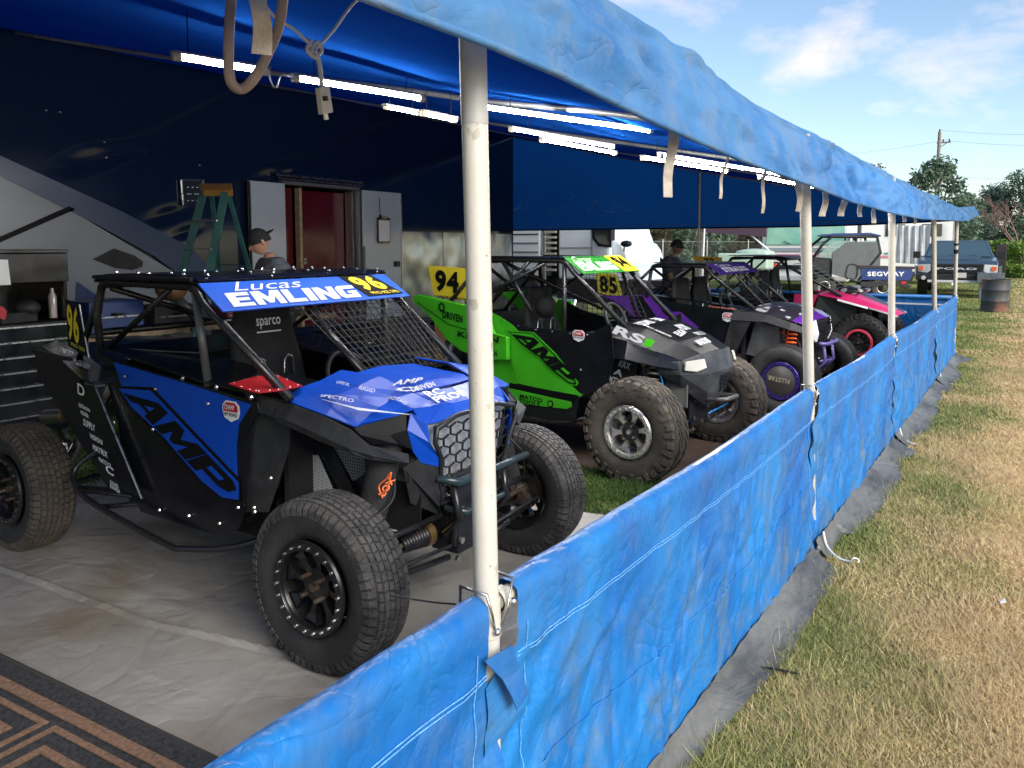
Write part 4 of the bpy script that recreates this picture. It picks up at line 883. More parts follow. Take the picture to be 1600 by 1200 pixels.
def chassis(car, D):
    """parts every buggy has: floor, cage, firewall, arms, shocks, seat, wheels"""
    r = car.root; hw = D.get('hw', .64); hb = D.get('hb', .6); zt = D['zt']; xr, xf = D['xr'], D['xf']; ht = D['ht']; xa, ha, za = D['a']; zb = D.get('zb', 1.16); W = D.get('wb', 2.38); tr_ = D.get('trk', .775); st = D['tyre']; Rr = D.get('R', .357)
    tw = D.get('hwid', .113)
    fx_ = D.get('fx', 0)
    for (x, y, s_, stn, lb) in ((fx_, -tr_, -1, D.get('steer', 0), None), (fx_, tr_, 1, D.get('steer', 0), None), (-W, -tr_-.0, -1, 0, None), (-W, tr_, 1, 0, None)):
        wheel(r, (x, y, Rr), s_, (D.get('rear_tyre', st) if x < -1 else st), Rr, tw, stn, roll=random.uniform(0, 6))
    g = G(); g.slab([(-1.78, -.5, .33), (-.5, -.56, .33), (-.05, -.2, .33), (.12, -.16, .4), (.12, .16, .4), (-.05, .2, .33), (-.5, .56, .33), (-1.78, .5, .33)], .02, n=(0, 0, 1)); g.o('skid_plate', black, r)
    # cage
    cr_ = .021
    for sg in (-1, 1):
        pth = bez([(xr-.03, sg*hw, zb), (xr, sg*(ht+.02), (zb+zt)/2)], 3)+bez([(xr+.005, sg*ht, zt-.09), (xr+.03, sg*ht, zt-.03), (xr+.09, sg*ht, zt-.012)], 3)+bez([(xf-.06, sg*ht, zt-.02), (xf+.0, sg*ht, zt-.045), (xf+.05, sg*(ht+.002), zt-.10)], 3)+[Vector((xa, sg*ha, za))]
        g = G(); g.tube(pth, cr_, 10); g.o('side_hoop', cage_m, r, smooth=True)
        xb = D.get('xb', xf-.02)
        g = G(); g.tube([(xb, sg*(ht-.0), zt-.05), (D.get('xbb', xb+.05), sg*hw*.99, D.get('zbb', 1.06))], cr_*.92, 10); g.o('door_post', D.get('postm', cage_m), r, smooth=True)
        g = G(); g.tube([(xf-.22, sg*ht, zt-.04), (xr+.02, sg*(hw-.02), zb+.02)], cr_*.72, 8); g.o('rear_brace', cage_m, r, smooth=True)
        g = G(); g.tube([(xr+.02, sg*ht, zt-.05), (xr-.55, sg*.5, 1.0)], cr_*.85, 8); g.o('rear_stay', cage_m, r, smooth=True)
    for x, z in ((xr+.04, zt-.03), (xf-.02, zt-.04), ((xr+xf)/2, zt-.02)):
        g = G(); g.tube([(x, -ht, z), (x, ht, z)], cr_*.9, 8); g.o('cross_bar', cage_m, r, smooth=True)
    g = G(); g.tube([(xr, -ht, zb+.1), (xr, ht, zb+.1)], cr_*.9, 8); g.tube([(xr, -ht*.9, zt-.05), (xr, ht*.5, zb+.02)], cr_*.8, 8); g.o('rear_bulkhead_bar', cage_m, r, smooth=True)
    # dash, firewall and inner wells
    g = G(); g.box((-.52, 0, .68), (.03, 1.1, .7)); g.o('front_firewall', black, r); g = G(); g.box((-1.76, 0, .72), (.04, 1.1, .8)); g.o('rear_firewall', black, r)
    g = G(); g.slab([(-.50, -.34, .4), (.06, -.30, .45), (.08, -.30, .84), (-.50, -.34, .98)], .01, n=(0, 1, 0)); g.o('inner_wing', black, r); g = G(); g.slab([(-.50, .34, .4), (.06, .30, .45), (.08, .30, .84), (-.50, .34, .98)], .01, n=(0, 1, 0)); g.o('inner_wing', black, r)
    g = G(); g.slab([(-.46, -.52, 1.02), (-.46, .52, 1.02), (-.72, .5, 1.0), (-.72, -.5, 1.0)], .03); g.o('dashboard', black, r, bevel=.006)
    # bucket seat
    def seat(y, txt, sc_=1.0):
        g = G(); x0 = D.get('seatx', -1.28)
        def sh(u, v):
            a = (u-.5)*2; wdt = .22*(1-.30*max(0, v-.62)/.38)*(1 if v < .62 else 1)
            return (x0-.10*v+.05*abs(a)**3+.02*math.sin(v*6), y+a*wdt, .55+v*D.get('seath', .80))
        g.grid(sh, 12, 20); o = g.o('seat', M('seat_fabric', (.012, .012, .013), .8, bump=.3, bs=200), r, smooth=True); q = o.modifiers.new('s', 'SOLIDIFY'); q.thickness = .05
        g = G(); g.box((x0+.22, y, .52), (.45, .42, .14)); g.o('seat_base', M('seat_fabric', (.012,)*3, .8), r, bevel=.03)
        if txt:
            z0 = .55+D.get('seath', .8)*.83; text(o, txt, (x0-.05, y-.085, z0), (x0-.05, y+.085, z0), (x0-.055, y-.085, z0+.06), whited, bold=.01, lift=.012)
            text(o, '_', (x0-.05, y-.085, z0-.02), (x0-.05, y+.085, z0-.02), (x0-.05, y-.085, z0-.012), whited, lift=.012)
        for sg in (-1, 1):
            g = G(); z = .55+D.get('seath', .8)*.60; g.tube([(x0+.0, y+sg*.10-.035, z-.09), (x0-.0, y+sg*.10-.03, z+.02), (x0, y+sg*.10-.005, z+.045), (x0, y+sg*.10+.025, z+.03), (x0+.0, y+sg*.10+.045, z-.11)], .006, 6, False); g.o('harness_slot', steel, o, smooth=True)
    for y, tx in D['seats']: seat(y, tx)
    g = G(); n_ = 20; c = Vector(D.get('wheelc', (-.80, D['seats'][0][0], 1.06))); ax = Vector((1, 0, .45)).normalized(); u = Vector((0, 1, 0)); v = ax.cross(u)
    g.tube([c+(u*math.cos(2*math.pi*i/n_)+v*math.sin(2*math.pi*i/n_))*.15 for i in range(n_+1)], .014, 7, False); g.o('steering_wheel', dgrey, r, smooth=True)
    g = G(); g.tube([c+u*.14, c-u*.14], .01, 6); g.tube([c, c+Vector((.3, 0, -.12))], .02, 8); g.o('steering_column', cage_m, r)
    # suspension
    for sg in (-1, 1):
        k = tr_-.06
        for (a, b, c_) in (((.12, .17, .30), (0, k, .30), (-.28, .22, .32)), ((.10, .20, .50), (0, k-.02, .47), (-.2, .25, .52))):
            g = G(); g.tube([(a[0], sg*a[1], a[2]), (b[0]+.03, sg*b[1], b[2])], .015, 8); g.tube([(c_[0], sg*c_[1], c_[2]), (b[0]-.03, sg*b[1], b[2])], .015, 8)
            g.tube([(a[0]*.5, sg*(a[1]*.5+b[1]*.5), (a[2]+b[2])/2), ((c_[0])*.5, sg*(c_[1]*.5+b[1]*.5), (c_[2]+b[2])/2)], .011, 6); g.o('control_arm', cage_m, r, smooth=True)
        g = G(); g.tube([(.02, sg*.18, .40), (0, sg*(k-.02), .385)], .013, 8); g.o('drive_shaft', rust, r, smooth=True)
        g = G()
        for j in range(9): yy = sg*(.24+j*.017); rr_ = .052-.002*j; g.lathe([(-.007, rr_-.010), (0, rr_), (.007, rr_-.010)], 14, 'y', (.017, yy, .398))
        g.o('rubber_boot', black, r, smooth=True)
        g = G(); g.lathe([(-.02, .002), (-.02, .055), (.02, .058), (.02, .002)], 16, 'y', (.018, sg*.215, .40)); g.o('boot_clamp', M('brass_clamp', (.3, .2, .08), .4, .8), r, smooth='auto')
        # shock with dust sleeve and reservoir
        A, B = Vector((-.04, sg*.36, .93)), Vector((-.02, sg*.60, .40)); d = (B-A).normalized()
        g = G(); g.tube([A, A+d*.10], [.03, .035], 14); g.tube([B-d*.1, B], .018, 10); g.o('shock_body', steel, r, smooth='auto')
        if D.get('sleeve', True):
            g = G(); g.tube([A+d*.05, A+d*.16, A+d*.36, A+d*.50], [.062, .068, .066, .058], 18); s1 = g.o('shock_sleeve', M('black_neoprene', (.014, .014, .015), .9, bump=.3, bs=50), r, smooth='auto')
        else:
            g = G(); n_ = 90; uu = d.orthogonal().normalized(); vv = d.cross(uu)
            g.tube([A+d*(.08+.40*i/n_)+(uu*math.cos(i*.62)+vv*math.sin(i*.62))*.052 for i in range(n_)], .0085, 6, False); s1 = g.o('coil_spring', D.get('springm', steel), r, smooth=True)
        g = G(); rs_ = Vector((-.14, sg*.40, .90)); g.tube([rs_, rs_+Vector((.01, 0, -.19))], .03, 14); g.o('reservoir', black, r, smooth='auto')
        g = G(); g.tube([rs_+Vector((0, 0, .004)), rs_+Vector((.001, 0, -.025))], .034, 14); g.tube([rs_+Vector((.004, 0, -.085)), rs_+Vector((.005, 0, -.10))], .0325, 14); g.o('reservoir_rings', D.get('resm', red), r, smooth='auto')
        # tie rod and brake hose
        g = G(); g.tube([(.14, sg*.18, .36), (.10, sg*(k-.04), .36)], .009, 6); g.tube(bez([(-.02, sg*.4, .80), (.08, sg*.5, .66), (.03, sg*.62, .56), (.0, sg*.68, .44)]), .006, 6); g.o('tie_rod_and_hose', D.get('rodm', dgrey), r, smooth=True)
        # rear arms
        g = G(); x2 = -W
        g.tube([(-1.35, sg*.42, .40), (x2+.08, sg*(k-.02), .34)], .022, 8); g.tube([(x2-.1, sg*.12, .30), (x2, sg*k, .28)], .015, 8); g.tube([(x2-.1, sg*.12, .52), (x2, sg*k, .47)], .015, 8); g.o('trailing_arm', cage_m, r, smooth=True)
        A, B = Vector((-1.95, sg*.47, 1.02)), Vector((x2+.12, sg*.60, .42)); d = (B-A).normalized()
        g = G(); g.tube([A, B], .03, 12); g.lathe([(-.12, .05), (0, .055), (.02, .05)], 14, 'z', (B.x+.02, B.y, B.z+.16)); g.o('rear_shock', steel, r, smooth='auto')
    # front bulkhead and differential
    g = G(); g.box((.08, 0, .42), (.16, .30, .22)); g.box((.14, 0, .52), (.03, .34, .34)); g.o('front_bulkhead', black, r, bevel=.01)
    g = G(); g.lathe([(-.06, .02), (-.05, .075), (.05, .08), (.06, .03)], 16, 'x', (.10, 0, .40)); g.o('front_differential', M('cast_dark', (.06, .06, .06), .5, .6, bump=.3, bs=60), r, smooth='auto')
    g = G()
    for (y, z) in ((-.14, .38), (-.12, .52), (.0, .34), (.12, .36), (.14, .5), (-.17, .30)): g.lathe([(.0, .016), (.014, .016), (.014, .0001)], 10, 'x', (.165, y, z))
    g.o('bulkhead_bolts', bolt_m, r)
    # engine lump and tail
    g = G(); g.box((-2.12, 0, .62), (.5, .5, .42)); g.box((-2.1, .1, .9), (.35, .4, .2)); g.lathe([(-.14, .001), (-.14, .12), (.14, .12), (.14, .001)], 18, 'y', (-2.0, -.32, .52)); g.o('engine', M('engine_cast', (.10, .10, .10), .5, .7, bump=.3, bs=40), r, bevel=.02)

def nose_grille(car, pts, mat, name='grille', n=7, back=None):
    """honeycomb of real bars on a quad p0 (near top), p1 (far top), p2 (far bottom), p3 (near bottom)"""
    r = car.root; P = [Vector(p) for p in pts]; g = G()
    if back:
        b = G(); off = Vector((-.05, 0, 0)); b.slab([p+off for p in P], .01); b.o('backing_plate', back, r)
    def Q(u, v): return P[0].lerp(P[1], u).lerp(P[3].lerp(P[2], u), v)
    s = 1/n
    for i in range(n+1):
        for j in range(n+3):
            cx, cy = (i+(.5 if j % 2 else 0))*s, j*s*.78
            hx = [(cx+s*.5*math.cos(a), cy+s*.5*math.sin(a)) for a in [math.pi/6+k*math.pi/3 for k in range(6)]]
            for k in (0, 1, 2):
                (a, b), (c_, d) = hx[k], hx[(k+1) % 6]
                if all(-.01 <= q <= 1.01 for q in (a, b, c_, d)): g.tube([Q(a, b), Q(c_, d)], .0055, 4, False)
    g.o(name, mat, r)
# ------------------------------------------------------------------ blue buggy (nearest)
c1 = Car('race_buggy', (-2.31, 3.03), 0, 'blue and black race buggy numbered 96, nearest in the row')
B1 = c1.root
D1 = dict(zt=1.55, xr=-1.80, xf=-.98, ht=.65, a=(-.40, .62, 1.05), zb=1.17, tyre='block', seats=((-.0, 'sparco'),), wb=2.48, fx=-.055, trk=.75, postm=M('grey_tube', (.10, .10, .10), .35, .3), rear_tyre='dust', xb=-1.0, xbb=-.95, seatx=-1.22, seath=.86, wheelc=(-.85, .2, 1.0))
chassis(c1, D1)
door_poly = [(150, 548), (178, 563), (300, 598), (404, 628), (406, 640), (386, 680), (384, 800), (372, 830), (333, 834), (222, 800), (204, 770), (190, 680), (172, 610)]
c1.plate(door_poly, -.655, blackg, 'side_panel', .010)
far = [Vector((p.x, .655, p.z)) for p in [c1.Y(x, y, -.655) for x, y in door_poly]]
g = G(); g.slab(far, .01, n=(0, 1, 0)); g.o('side_panel', blackg, B1)
c1.plate([(178, 566), (300, 602), (393, 632), (373, 664), (369, 700), (371, 756), (303, 684), (236, 612), (192, 607)], -.664, blue, 'blue_graphic', .003, 0)
c1.plate([(183, 603), (238, 605), (307, 678), (374, 748), (375, 786), (345, 780), (312, 755), (255, 689), (213, 651), (199, 635)], -.667, blacks, 'graphic_black_band', .003, 0)  # black band printed round the blue logo outline
amp = c1.plate([(186, 607), (235, 610), (304, 683), (372, 754), (372, 781), (347, 777), (316, 752), (258, 685), (219, 648), (207, 637)], -.670, blue, 'amp_logo_outline', .003, 0)
AMPL = dict(A=[[(0, 0), (.55, 1), (.86, 1), (1, 0), (.72, 0), (.69, .22), (.40, .22), (.28, 0)], [(.49, .40), (.67, .40), (.64, .70)]],
            M=[[(0, 0), (.06, 1), (.34, 1), (.52, .52), (.74, 1), (1.02, 1), (1, 0), (.74, 0), (.74, .55), (.55, .12), (.43, .12), (.27, .55), (.26, 0)]],
            P=[[(0, 0), (0, 1), (.78, 1), (1, .82), (1, .48), (.80, .30), (.30, .30), (.30, 0)], [(.30, .55), (.30, .76), (.68, .76), (.68, .55)]])
def amp_logo(parent, p00, p10, p01, mat, holem, lift, name='amp_letter'):
    p00, p10, p01 = map(Vector, (p00, p10, p01)); ex, ey = p10-p00, p01-p00; n = ex.cross(ey).normalized()
    for k, (ch, x0, x1) in enumerate((('A', 0, .335), ('M', .345, .675), ('P', .685, 1.0))):
        for q, poly in enumerate(AMPL[ch]):
            g = G(); g.slab([p00+ex*(x0+(x1-x0)*u)+ey*v+n*(lift+.002*q) for u, v in poly], .002, n=n); g.o(name if q == 0 else 'letter_counter', mat if q == 0 else holem, parent)
amp_logo(amp, c1.Y(193, 614, -.672), c1.Y(342, 773, -.672), c1.Y(221, 602, -.672), blacks, blue, .003)
BLK = dict(E=[(0, 0), (0, 1), (1, 1), (1, .76), (.38, .76), (.38, .62), (.92, .62), (.92, .40), (.38, .40), (.38, .24), (1, .24), (1, 0)],
           M=[(0, 0), (0, 1), (.32, 1), (.5, .52), (.68, 1), (1, 1), (1, 0), (.75, 0), (.75, .58), (.58, .1), (.42, .1), (.25, .58), (.25, 0)],
           L=[(0, 0), (0, 1), (.38, 1), (.38, .25), (1, .25), (1, 0)], I=[(0, 0), (0, 1), (1, 1), (1, 0)], N=[(0, 0), (0, 1), (.34, 1), (.68, .44), (.68, 1), (1, 1), (1, 0), (.66, 0), (.32, .56), (.32, 0)],
           G=[(0, .18), (0, .82), (.18, 1), (1, 1), (1, .74), (.38, .74), (.34, .68), (.34, .3), (.38, .25), (.66, .25), (.66, .36), (.52, .36), (.52, .56), (1, .56), (1, 0), (.18, 0)])
def block_word(parent, wd, wid, p00, p10, p01, mat, lift):
    p00, p10, p01 = map(Vector, (p00, p10, p01)); ex, ey = p10-p00, p01-p00; n = ex.cross(ey).normalized(); tot = sum(wid)+.12*(len(wd)-1); x = 0
    for ch, w_ in zip(wd, wid):
        g = G(); g.slab([p00+ex*((x+w_*u)/tot)+ey*v+n*lift for u, v in BLK[ch]], .002, n=n); g.o('letter', mat, parent); x += w_+.12
def bolts(car, pts, c, name='panel_bolts', r=.008, sgn=-1):
    g = G()
    for x, y in pts: p = car.Y(x, y, c); g.lathe([(0, r*1.3), (sgn*.006, r), (sgn*.008, .0001)], 8, 'y', p)
    g.o(name, bolt_m, car.root)
bolts(c1, [(195, 588), (243, 608), (325, 631), (239, 671), (249, 797), (295, 806), (343, 818), (372, 793), (397, 793), (398, 800), (423, 747), (178, 660)], -.673)
def series_badge(car, x, y, c, w_=.12):
    p = car.Y(x, y, c); g = G(); h = w_*.85
    g.slab([p+Vector((a*w_, 0, b*h)) for a, b in ((-.5, .3), (-.3, .5), (.3, .5), (.5, .3), (.5, -.05), (.42, -.3), (0, -.5), (-.42, -.3), (-.5, -.05))], .003, n=(0, 1, 0)); o = g.o('series_badge', whited, car.root)
    g = G(); g.slab([p+Vector((a*w_*.85, -.003, b*h*.85)) for a, b in ((-.5, .3), (-.3, .5), (.3, .5), (.5, .3), (.5, .0), (-.5, .0))], .002, n=(0, 1, 0)); g.o('badge_top', red, o)
    text(o, 'OFF ROAD', p+Vector((-w_*.44, -.004, -h*.22)), p+Vector((w_*.44, -.004, -h*.22)), p+Vector((-w_*.44, -.004, -h*.04)), blacks, bold=.02)
    text(o, 'CHAMP', p+Vector((-w_*.3, -.006, h*.1)), p+Vector((w_*.3, -.006, h*.1)), p+Vector((-w_*.3, -.006, h*.34)), whited, bold=.02)
series_badge(c1, 361, 643, -.668, .115)
# shoulder decks round the driver
for sg in (-1, 1):
    g = G(); g.slab([(-1.82, sg*.655, 1.19), (-1.0, sg*.655, 1.085), (-.42, sg*.63, 1.04), (-.46, sg*.25, 1.05), (-.95, sg*.27, 1.09), (-1.3, sg*.27, 1.12), (-1.82, sg*.27, 1.17)], .008, n=(0, 0, 1)); g.o('shoulder_deck', blackg, B1)
g = G(); g.slab([(-1.84, -.66, 1.185), (-1.84, .66, 1.185), (-1.45, .3, 1.145), (-1.45, -.3, 1.145)], .008, n=(0, 0, 1)); g.o('rear_deck', blackg, B1)
g = G(); q = [c1.Z(357, 600, 1.095), c1.Z(398, 589, 1.095), c1.Z(432, 586, 1.095), c1.Z(473, 603, 1.095), c1.Z(440, 610, 1.095), c1.Z(405, 614, 1.095), c1.Z(392, 612, 1.095)]
g.slab(q, .005, n=(0, 0, 1)); ht_ = g.o('red_hatch', red, B1, label='red riveted hatch plate', bevel=.001)
g = G()
for i in range(len(q)):
    for t in (0.1, .5): p = q[i].lerp(q[(i+1) % len(q)], t); p = p.lerp(sum(q, Vector())/len(q), .08); g.ball((p.x, p.y, p.z+.004), .004, 6, 4)
g.o('rivets', bolt_m, ht_)
g = G()
for (x, y) in ((122+120, 0),): pass
for x, y in ((201, 561), (285, 592), (338, 606), (278, 531), (265, 533), (392, 622)): p = c1.Z(x, y, 1.12); g.ball((p.x, p.y, p.z+.002), .010, 8, 4)
g.o('deck_bolts', bolt_m, B1)
# roof
g = G(); xs = [-1.84, -1.80, -1.72, -1.2, -1.02, -.97]; zs = [1.535, 1.562, 1.575, 1.585, 1.575, 1.56]
for (x0, z0), (x1, z1) in zip(zip(xs, zs), list(zip(xs, zs))[1:]):
    for k in range(12): y0, y1 = -.655+k*1.31/12, -.655+(k+1)*1.31/12-.004; g.slab([(x0, y0, z0), (x1, y0, z1), (x1, y1, z1), (x0, y1, z0)], .008)
g.o('roof', blackg, B1)
for sg in (-1, 1): g = G(); g.tube([(-1.82, sg*.665, 1.56), (-1.0, sg*.665, 1.565)], .012, 8); g.o('roof_edge', black, B1)
g = G()
for i in range(6):
    for y in (-.60, -.2, .2, .6): g.lathe([(0, .011), (.008, .008), (.010, .0001)], 8, 'z', (-1.72+i*.14, y+.03*(i % 2), 1.583))
g.o('roof_bolts', bolt_m, B1)
# visor
vA, vB, vC, vD = Vector((-.975, -.655, 1.545)), Vector((-.975, .64, 1.55)), Vector((-.79, .66, 1.425)), Vector((-.79, -.66, 1.42))
vA2 = vA+Vector((0, 0, 0))
g = G(); g.slab([vA, vB, vC, vD], .010); vis = g.o('visor', M('blue_visor_wrap', (.006, .085, .52), .5, spec=.3), B1, bevel=.004)
def VQ(u, v): return vD.lerp(vC, u).lerp(vA.lerp(vB, u), v)
def vtext(t, u0, u1, v0, v1, mat, **k): return text(vis, t, VQ(u0, v0), VQ(u1, v0), VQ(u0, v1), mat, lift=.008, **k)
block_word(vis, 'EMLING', (1, 1.35, .95, .42, 1.1, 1.1), VQ(.055, .10), VQ(.70, .10), VQ(.065, .58), whited, .008)
vtext('Lucas', .12, .46, .64, .96, whited, bold=.0, shear=.4)
n_ = (vB-vA).cross(vD-vA).normalized()*-1
g = G(); g.slab([VQ(u, v)+n_*.008 for u, v in ((.745, .10), (.97, .12), (.90, .95), (.70, .97))], .003, n=n_); g.o('number_patch', blacks, vis)
text(vis, '96', VQ(.755, .30), VQ(.92, .30), VQ(.72, .92), yellow, bold=.05, lift=.013); text(vis, 'PRO RZ 570', VQ(.78, .14), VQ(.95, .14), VQ(.77, .25), yellow, bold=.03, lift=.013)
# windscreen: centre bar and wire net on the far half
g = G(); g.tube([c1.X(481, 480, -.84), (-.42, -.10, 1.06)], .019, 8); g.o('centre_bar', cage_m, B1, smooth=True)
g = G(); quad_grid(g, (-.44, -.06, 1.05), (-.44, .60, 1.05), (-.83, .63, 1.43), (-.84, -.18, 1.43), 17, 13, .0028); g.o('window_net', chain_m if False else M('black_wire_net', (.02, .02, .02), .7), B1)
g = G(); quad_grid(g, (-.55, .655, 1.10), (-1.6, .665, 1.18), (-1.7, .66, 1.48), (-.95, .66, 1.48), 16, 8, .0022); g.o('side_net', M('black_wire_net', (.02, .02, .02), .7), B1)
g = G(); g.tube([(-1.0, .5, 1.1), (-1.02, .52, 1.72)], .009, 6); g.o('antenna', black, B1)
# nose: hood patches  (x, y, z) for the near side, mirrored for the far side
def surf(rows, name, mat, parent=B1, bevel=.0):
    for sg in (-1, 1):
        g = G(); k = len(rows[0]); vs = [Vector((p[0], sg*abs(p[1]), p[2])) for r_ in rows for p in r_]
        fs = [(i*k+j, (i+1)*k+j, (i+1)*k+j+1, i*k+j+1) for i in range(len(rows)-1) for j in range(k-1)]
        if sg > 0: fs = [tuple(reversed(f)) for f in fs]
        g.add(vs, fs); o = g.o(name, mat, parent); s = o.modifiers.new('s', 'SOLIDIFY'); s.thickness = .008; s.offset = -1
        if bevel: b = o.modifiers.new('b', 'BEVEL'); b.width = bevel; b.segments = 2
surf([[(-.47, .61, 1.045), (-.46, .50, 1.085), (-.45, .40, 1.10)], [(-.20, .605, 1.00), (-.22, .50, 1.075), (-.22, .39, 1.095)], [(-.05, .585, .965), (-.03, .46, 1.03), (-.02, .37, 1.055)], [(-.02, .56, .985), (.04, .43, .995), (.06, .34, 1.01)]], 'front_wing', blue, bevel=.004)
surf([[(-.45, .40, 1.10), (-.44, .27, 1.135)], [(-.22, .39, 1.095), (-.20, .26, 1.125)], [(-.02, .37, 1.055), (-.02, .24, 1.06)], [(.06, .34, 1.01), (.08, .18, 1.005)]], 'wing_inner_ridge', blue, bevel=.003)
surf([[(-.02, .24, 1.06), (0.0, .12, 1.055), (0.01, 0, 1.055)], [(.08, .18, 1.005), (.10, .10, 1.005), (.11, 0, 1.005)], [(.12, .30, .945), (.15, .15, .95), (.16, 0, .955)]], 'nose_top', blue, bevel=.003)
surf([[(.06, .34, 1.01), (.08, .18, 1.005)], [(.10, .335, .955), (.12, .30, .945)]], 'nose_corner', blue)
surf([[(-.44, .26, 1.10), (-.44, 0, 1.12)], [(-.10, .25, 1.075), (-.08, 0, 1.085)], [(-.03, .22, 1.06), (-.01, 0, 1.062)]], 'hood_panel', blue, bevel=.003)
# cheeks round the grille
surf([[(.06, .36, 1.0), (.13, .325, .955)], [(.07, .395, .93), (.145, .33, .87)], [(.08, .37, .83), (.16, .29, .80)], [(.10, .34, .775), (.17, .265, .745)]], 'grille_cheek', blue, bevel=.003)
# black headlamp recess and flare below the wing
surf([[(-.05, .59, .958), (-.0, .47, 1.00), (.06, .385, .995)], [(-.03, .575, .93), (.03, .46, .915), (.07, .40, .93)], [(.02, .56, .895), (.06, .44, .875), (.085, .375, .84)]], 'lamp_recess', blacks)
surf([[(-.60, .63, 1.05), (-.47, .625, 1.04)], [(-.60, .66, .985), (-.44, .665, .97)]], 'flare_rear', dgrey)
surf([[(-.47, .62, 1.043), (-.20, .615, .998), (-.06, .60, .955), (.02, .575, .895), (.10, .42, .835)], [(-.46, .665, .985), (-.20, .66, .93), (-.04, .64, .885), (.06, .60, .86), (.12, .44, .80)], [(-.45, .66, .955), (-.20, .65, .895), (-.02, .63, .86), (.05, .59, .835), (.10, .42, .79)]], 'wheel_flare', dgrey, bevel=.003)
nose_grille(c1, [(.155, -.30, .945), (.155, .30, .945), (.12, .26, .58), (.12, -.26, .58)], black, n=6, back=M('bright_backing', (.55, .56, .57), .3, .5, bump=.4, bs=140))  # brightness seen through the grille is put into the plate's pale colour
g = G(); fr_ = [(.165, -.16, .965), (.165, .16, .965), (.165, .31, .93), (.17, .325, .87), (.165, .28, .80), (.15, .265, .70), (.125, .24, .57), (.125, -.24, .57), (.15, -.265, .70), (.165, -.28, .80), (.17, -.325, .87), (.165, -.31, .93)]
g.tube(fr_+[fr_[0]], .011, 8, False); g.o('grille_surround', black, B1, smooth=True)
surf([[(.10, .34, .80), (.165, .27, .755)], [(.05, .40, .76), (.13, .25, .56)], [(.03, .33, .58), (.10, .2, .50)]], 'lower_cowl', dgrey)
# hood lettering
def htext(t, a, b, c_, mat, z, par=B1, **k): text(par, t, c1.Z(*a, z), c1.Z(*b, z), c1.Z(*c_, z), mat, lift=.010, **k)
htext('AMP', (612, 606), (660, 600), (615, 598), whited, 1.092, bold=.03, shear=.3)
htext('DRIVEN', (645, 616), (682, 606), (640, 609), whited, 1.087, bold=.03)
def gear(car, cx, cy, z, r_, par, n=12, inv=False):
    p = car.Z(cx, cy, z)+Vector((0, 0, .012)); g = G(); ring = []
    for i in range(n*4):
        a = 2*math.pi*i/(n*4); rr_ = r_*(1.22 if i % 4 in (0, 1) else 1); ring.append((rr_*math.cos(a), rr_*math.sin(a)))
    inn = [(r_*.62*math.cos(2*math.pi*i/(n*4)), r_*.62*math.sin(2*math.pi*i/(n*4))) for i in range(n*4)]
    g.add([p+Vector((x, y, 0)) for x, y in ring+inn], [(i, (i+1) % (4*n), (i+1) % (4*n)+4*n, i+4*n) for i in range(4*n)]); return g.o('gear_emblem', whited, par)
gear(c1, 638, 612, 1.087, .048, B1)
text(B1, 'RC\nPROP', (.088, -.20, 1.012), (.098, .02, 1.016), (.0, -.21, 1.055), whited, bold=.02, lift=.008)
for (t, a, b, c_, z) in (('MOTUL', (606, 628), (628, 633), (610, 623), 1.045), ('RIDE CO', (640, 641), (662, 636), (640, 635), 1.0), ('LUCAS OIL', (525, 603), (545, 608), (528, 599), 1.11), ('RIGID', (560, 613), (585, 619), (563, 607), 1.09), ('SPECTRO', (500, 624), (552, 634), (503, 619), 1.055)):
    text(B1, t, c1.Z(*a, z), c1.Z(*b, z), c1.Z(*c_, z), whited, lift=.014, bold=.01)
g = G(); g.slab([c1.Z(503, 628, 1.045)+Vector((0, 0, .012)), c1.Z(560, 645, 1.03)+Vector((0, 0, .012)), c1.Z(640, 652, 1.0)+Vector((0, 0, .012)), c1.Z(556, 641, 1.03)+Vector((0, 0, .012))], .002, n=(0, 0, 1)); g.o('white_pinstripe', whited, B1)
for (t, a, b, c_) in (('TRAXXAS', (588, 700), (588, 700), (588, 700)),):
    pass
# perforated gussets in the front wheel well
g = G(); g.slab([c1.Y(480, 711, -.40), c1.Y(497, 711, -.40), c1.Y(522, 768, -.40), c1.Y(468, 768, -.40)], .004, n=(0, 1, 0)); g.o('perforated_gusset', perfA, B1)
g = G(); g.slab([c1.Y(508, 672, -.39), c1.Y(562, 690, -.39), c1.Y(600, 720, -.39), c1.Y(552, 752, -.39)], .004, n=(0, 1, 0)); g.o('perforated_guard', perfB, B1)
g = G(); g.slab([c1.Y(404, 640, -.62), c1.Y(455, 660, -.6), c1.Y(452, 700, -.58), c1.Y(420, 800, -.58), c1.Y(384, 800, -.62), c1.Y(386, 680, -.62)], .008, n=(0, 1, 0)); g.o('rear_wheel_well_panel', dgrey, B1)
g = G(); g.tube([c1.Y(461, 668, -.5), c1.Y(430, 760, -.55), c1.Y(390, 812, -.6)], .017, 8); g.o('sill_strut', cage_m, B1, smooth=True)
g = G(); g.slab([c1.Y(455, 660, -.42), c1.Y(510, 672, -.38), c1.Y(560, 780, -.36), c1.Y(430, 800, -.42)], .008, n=(0, 1, 0)); g.o('well_liner', blackg, B1)
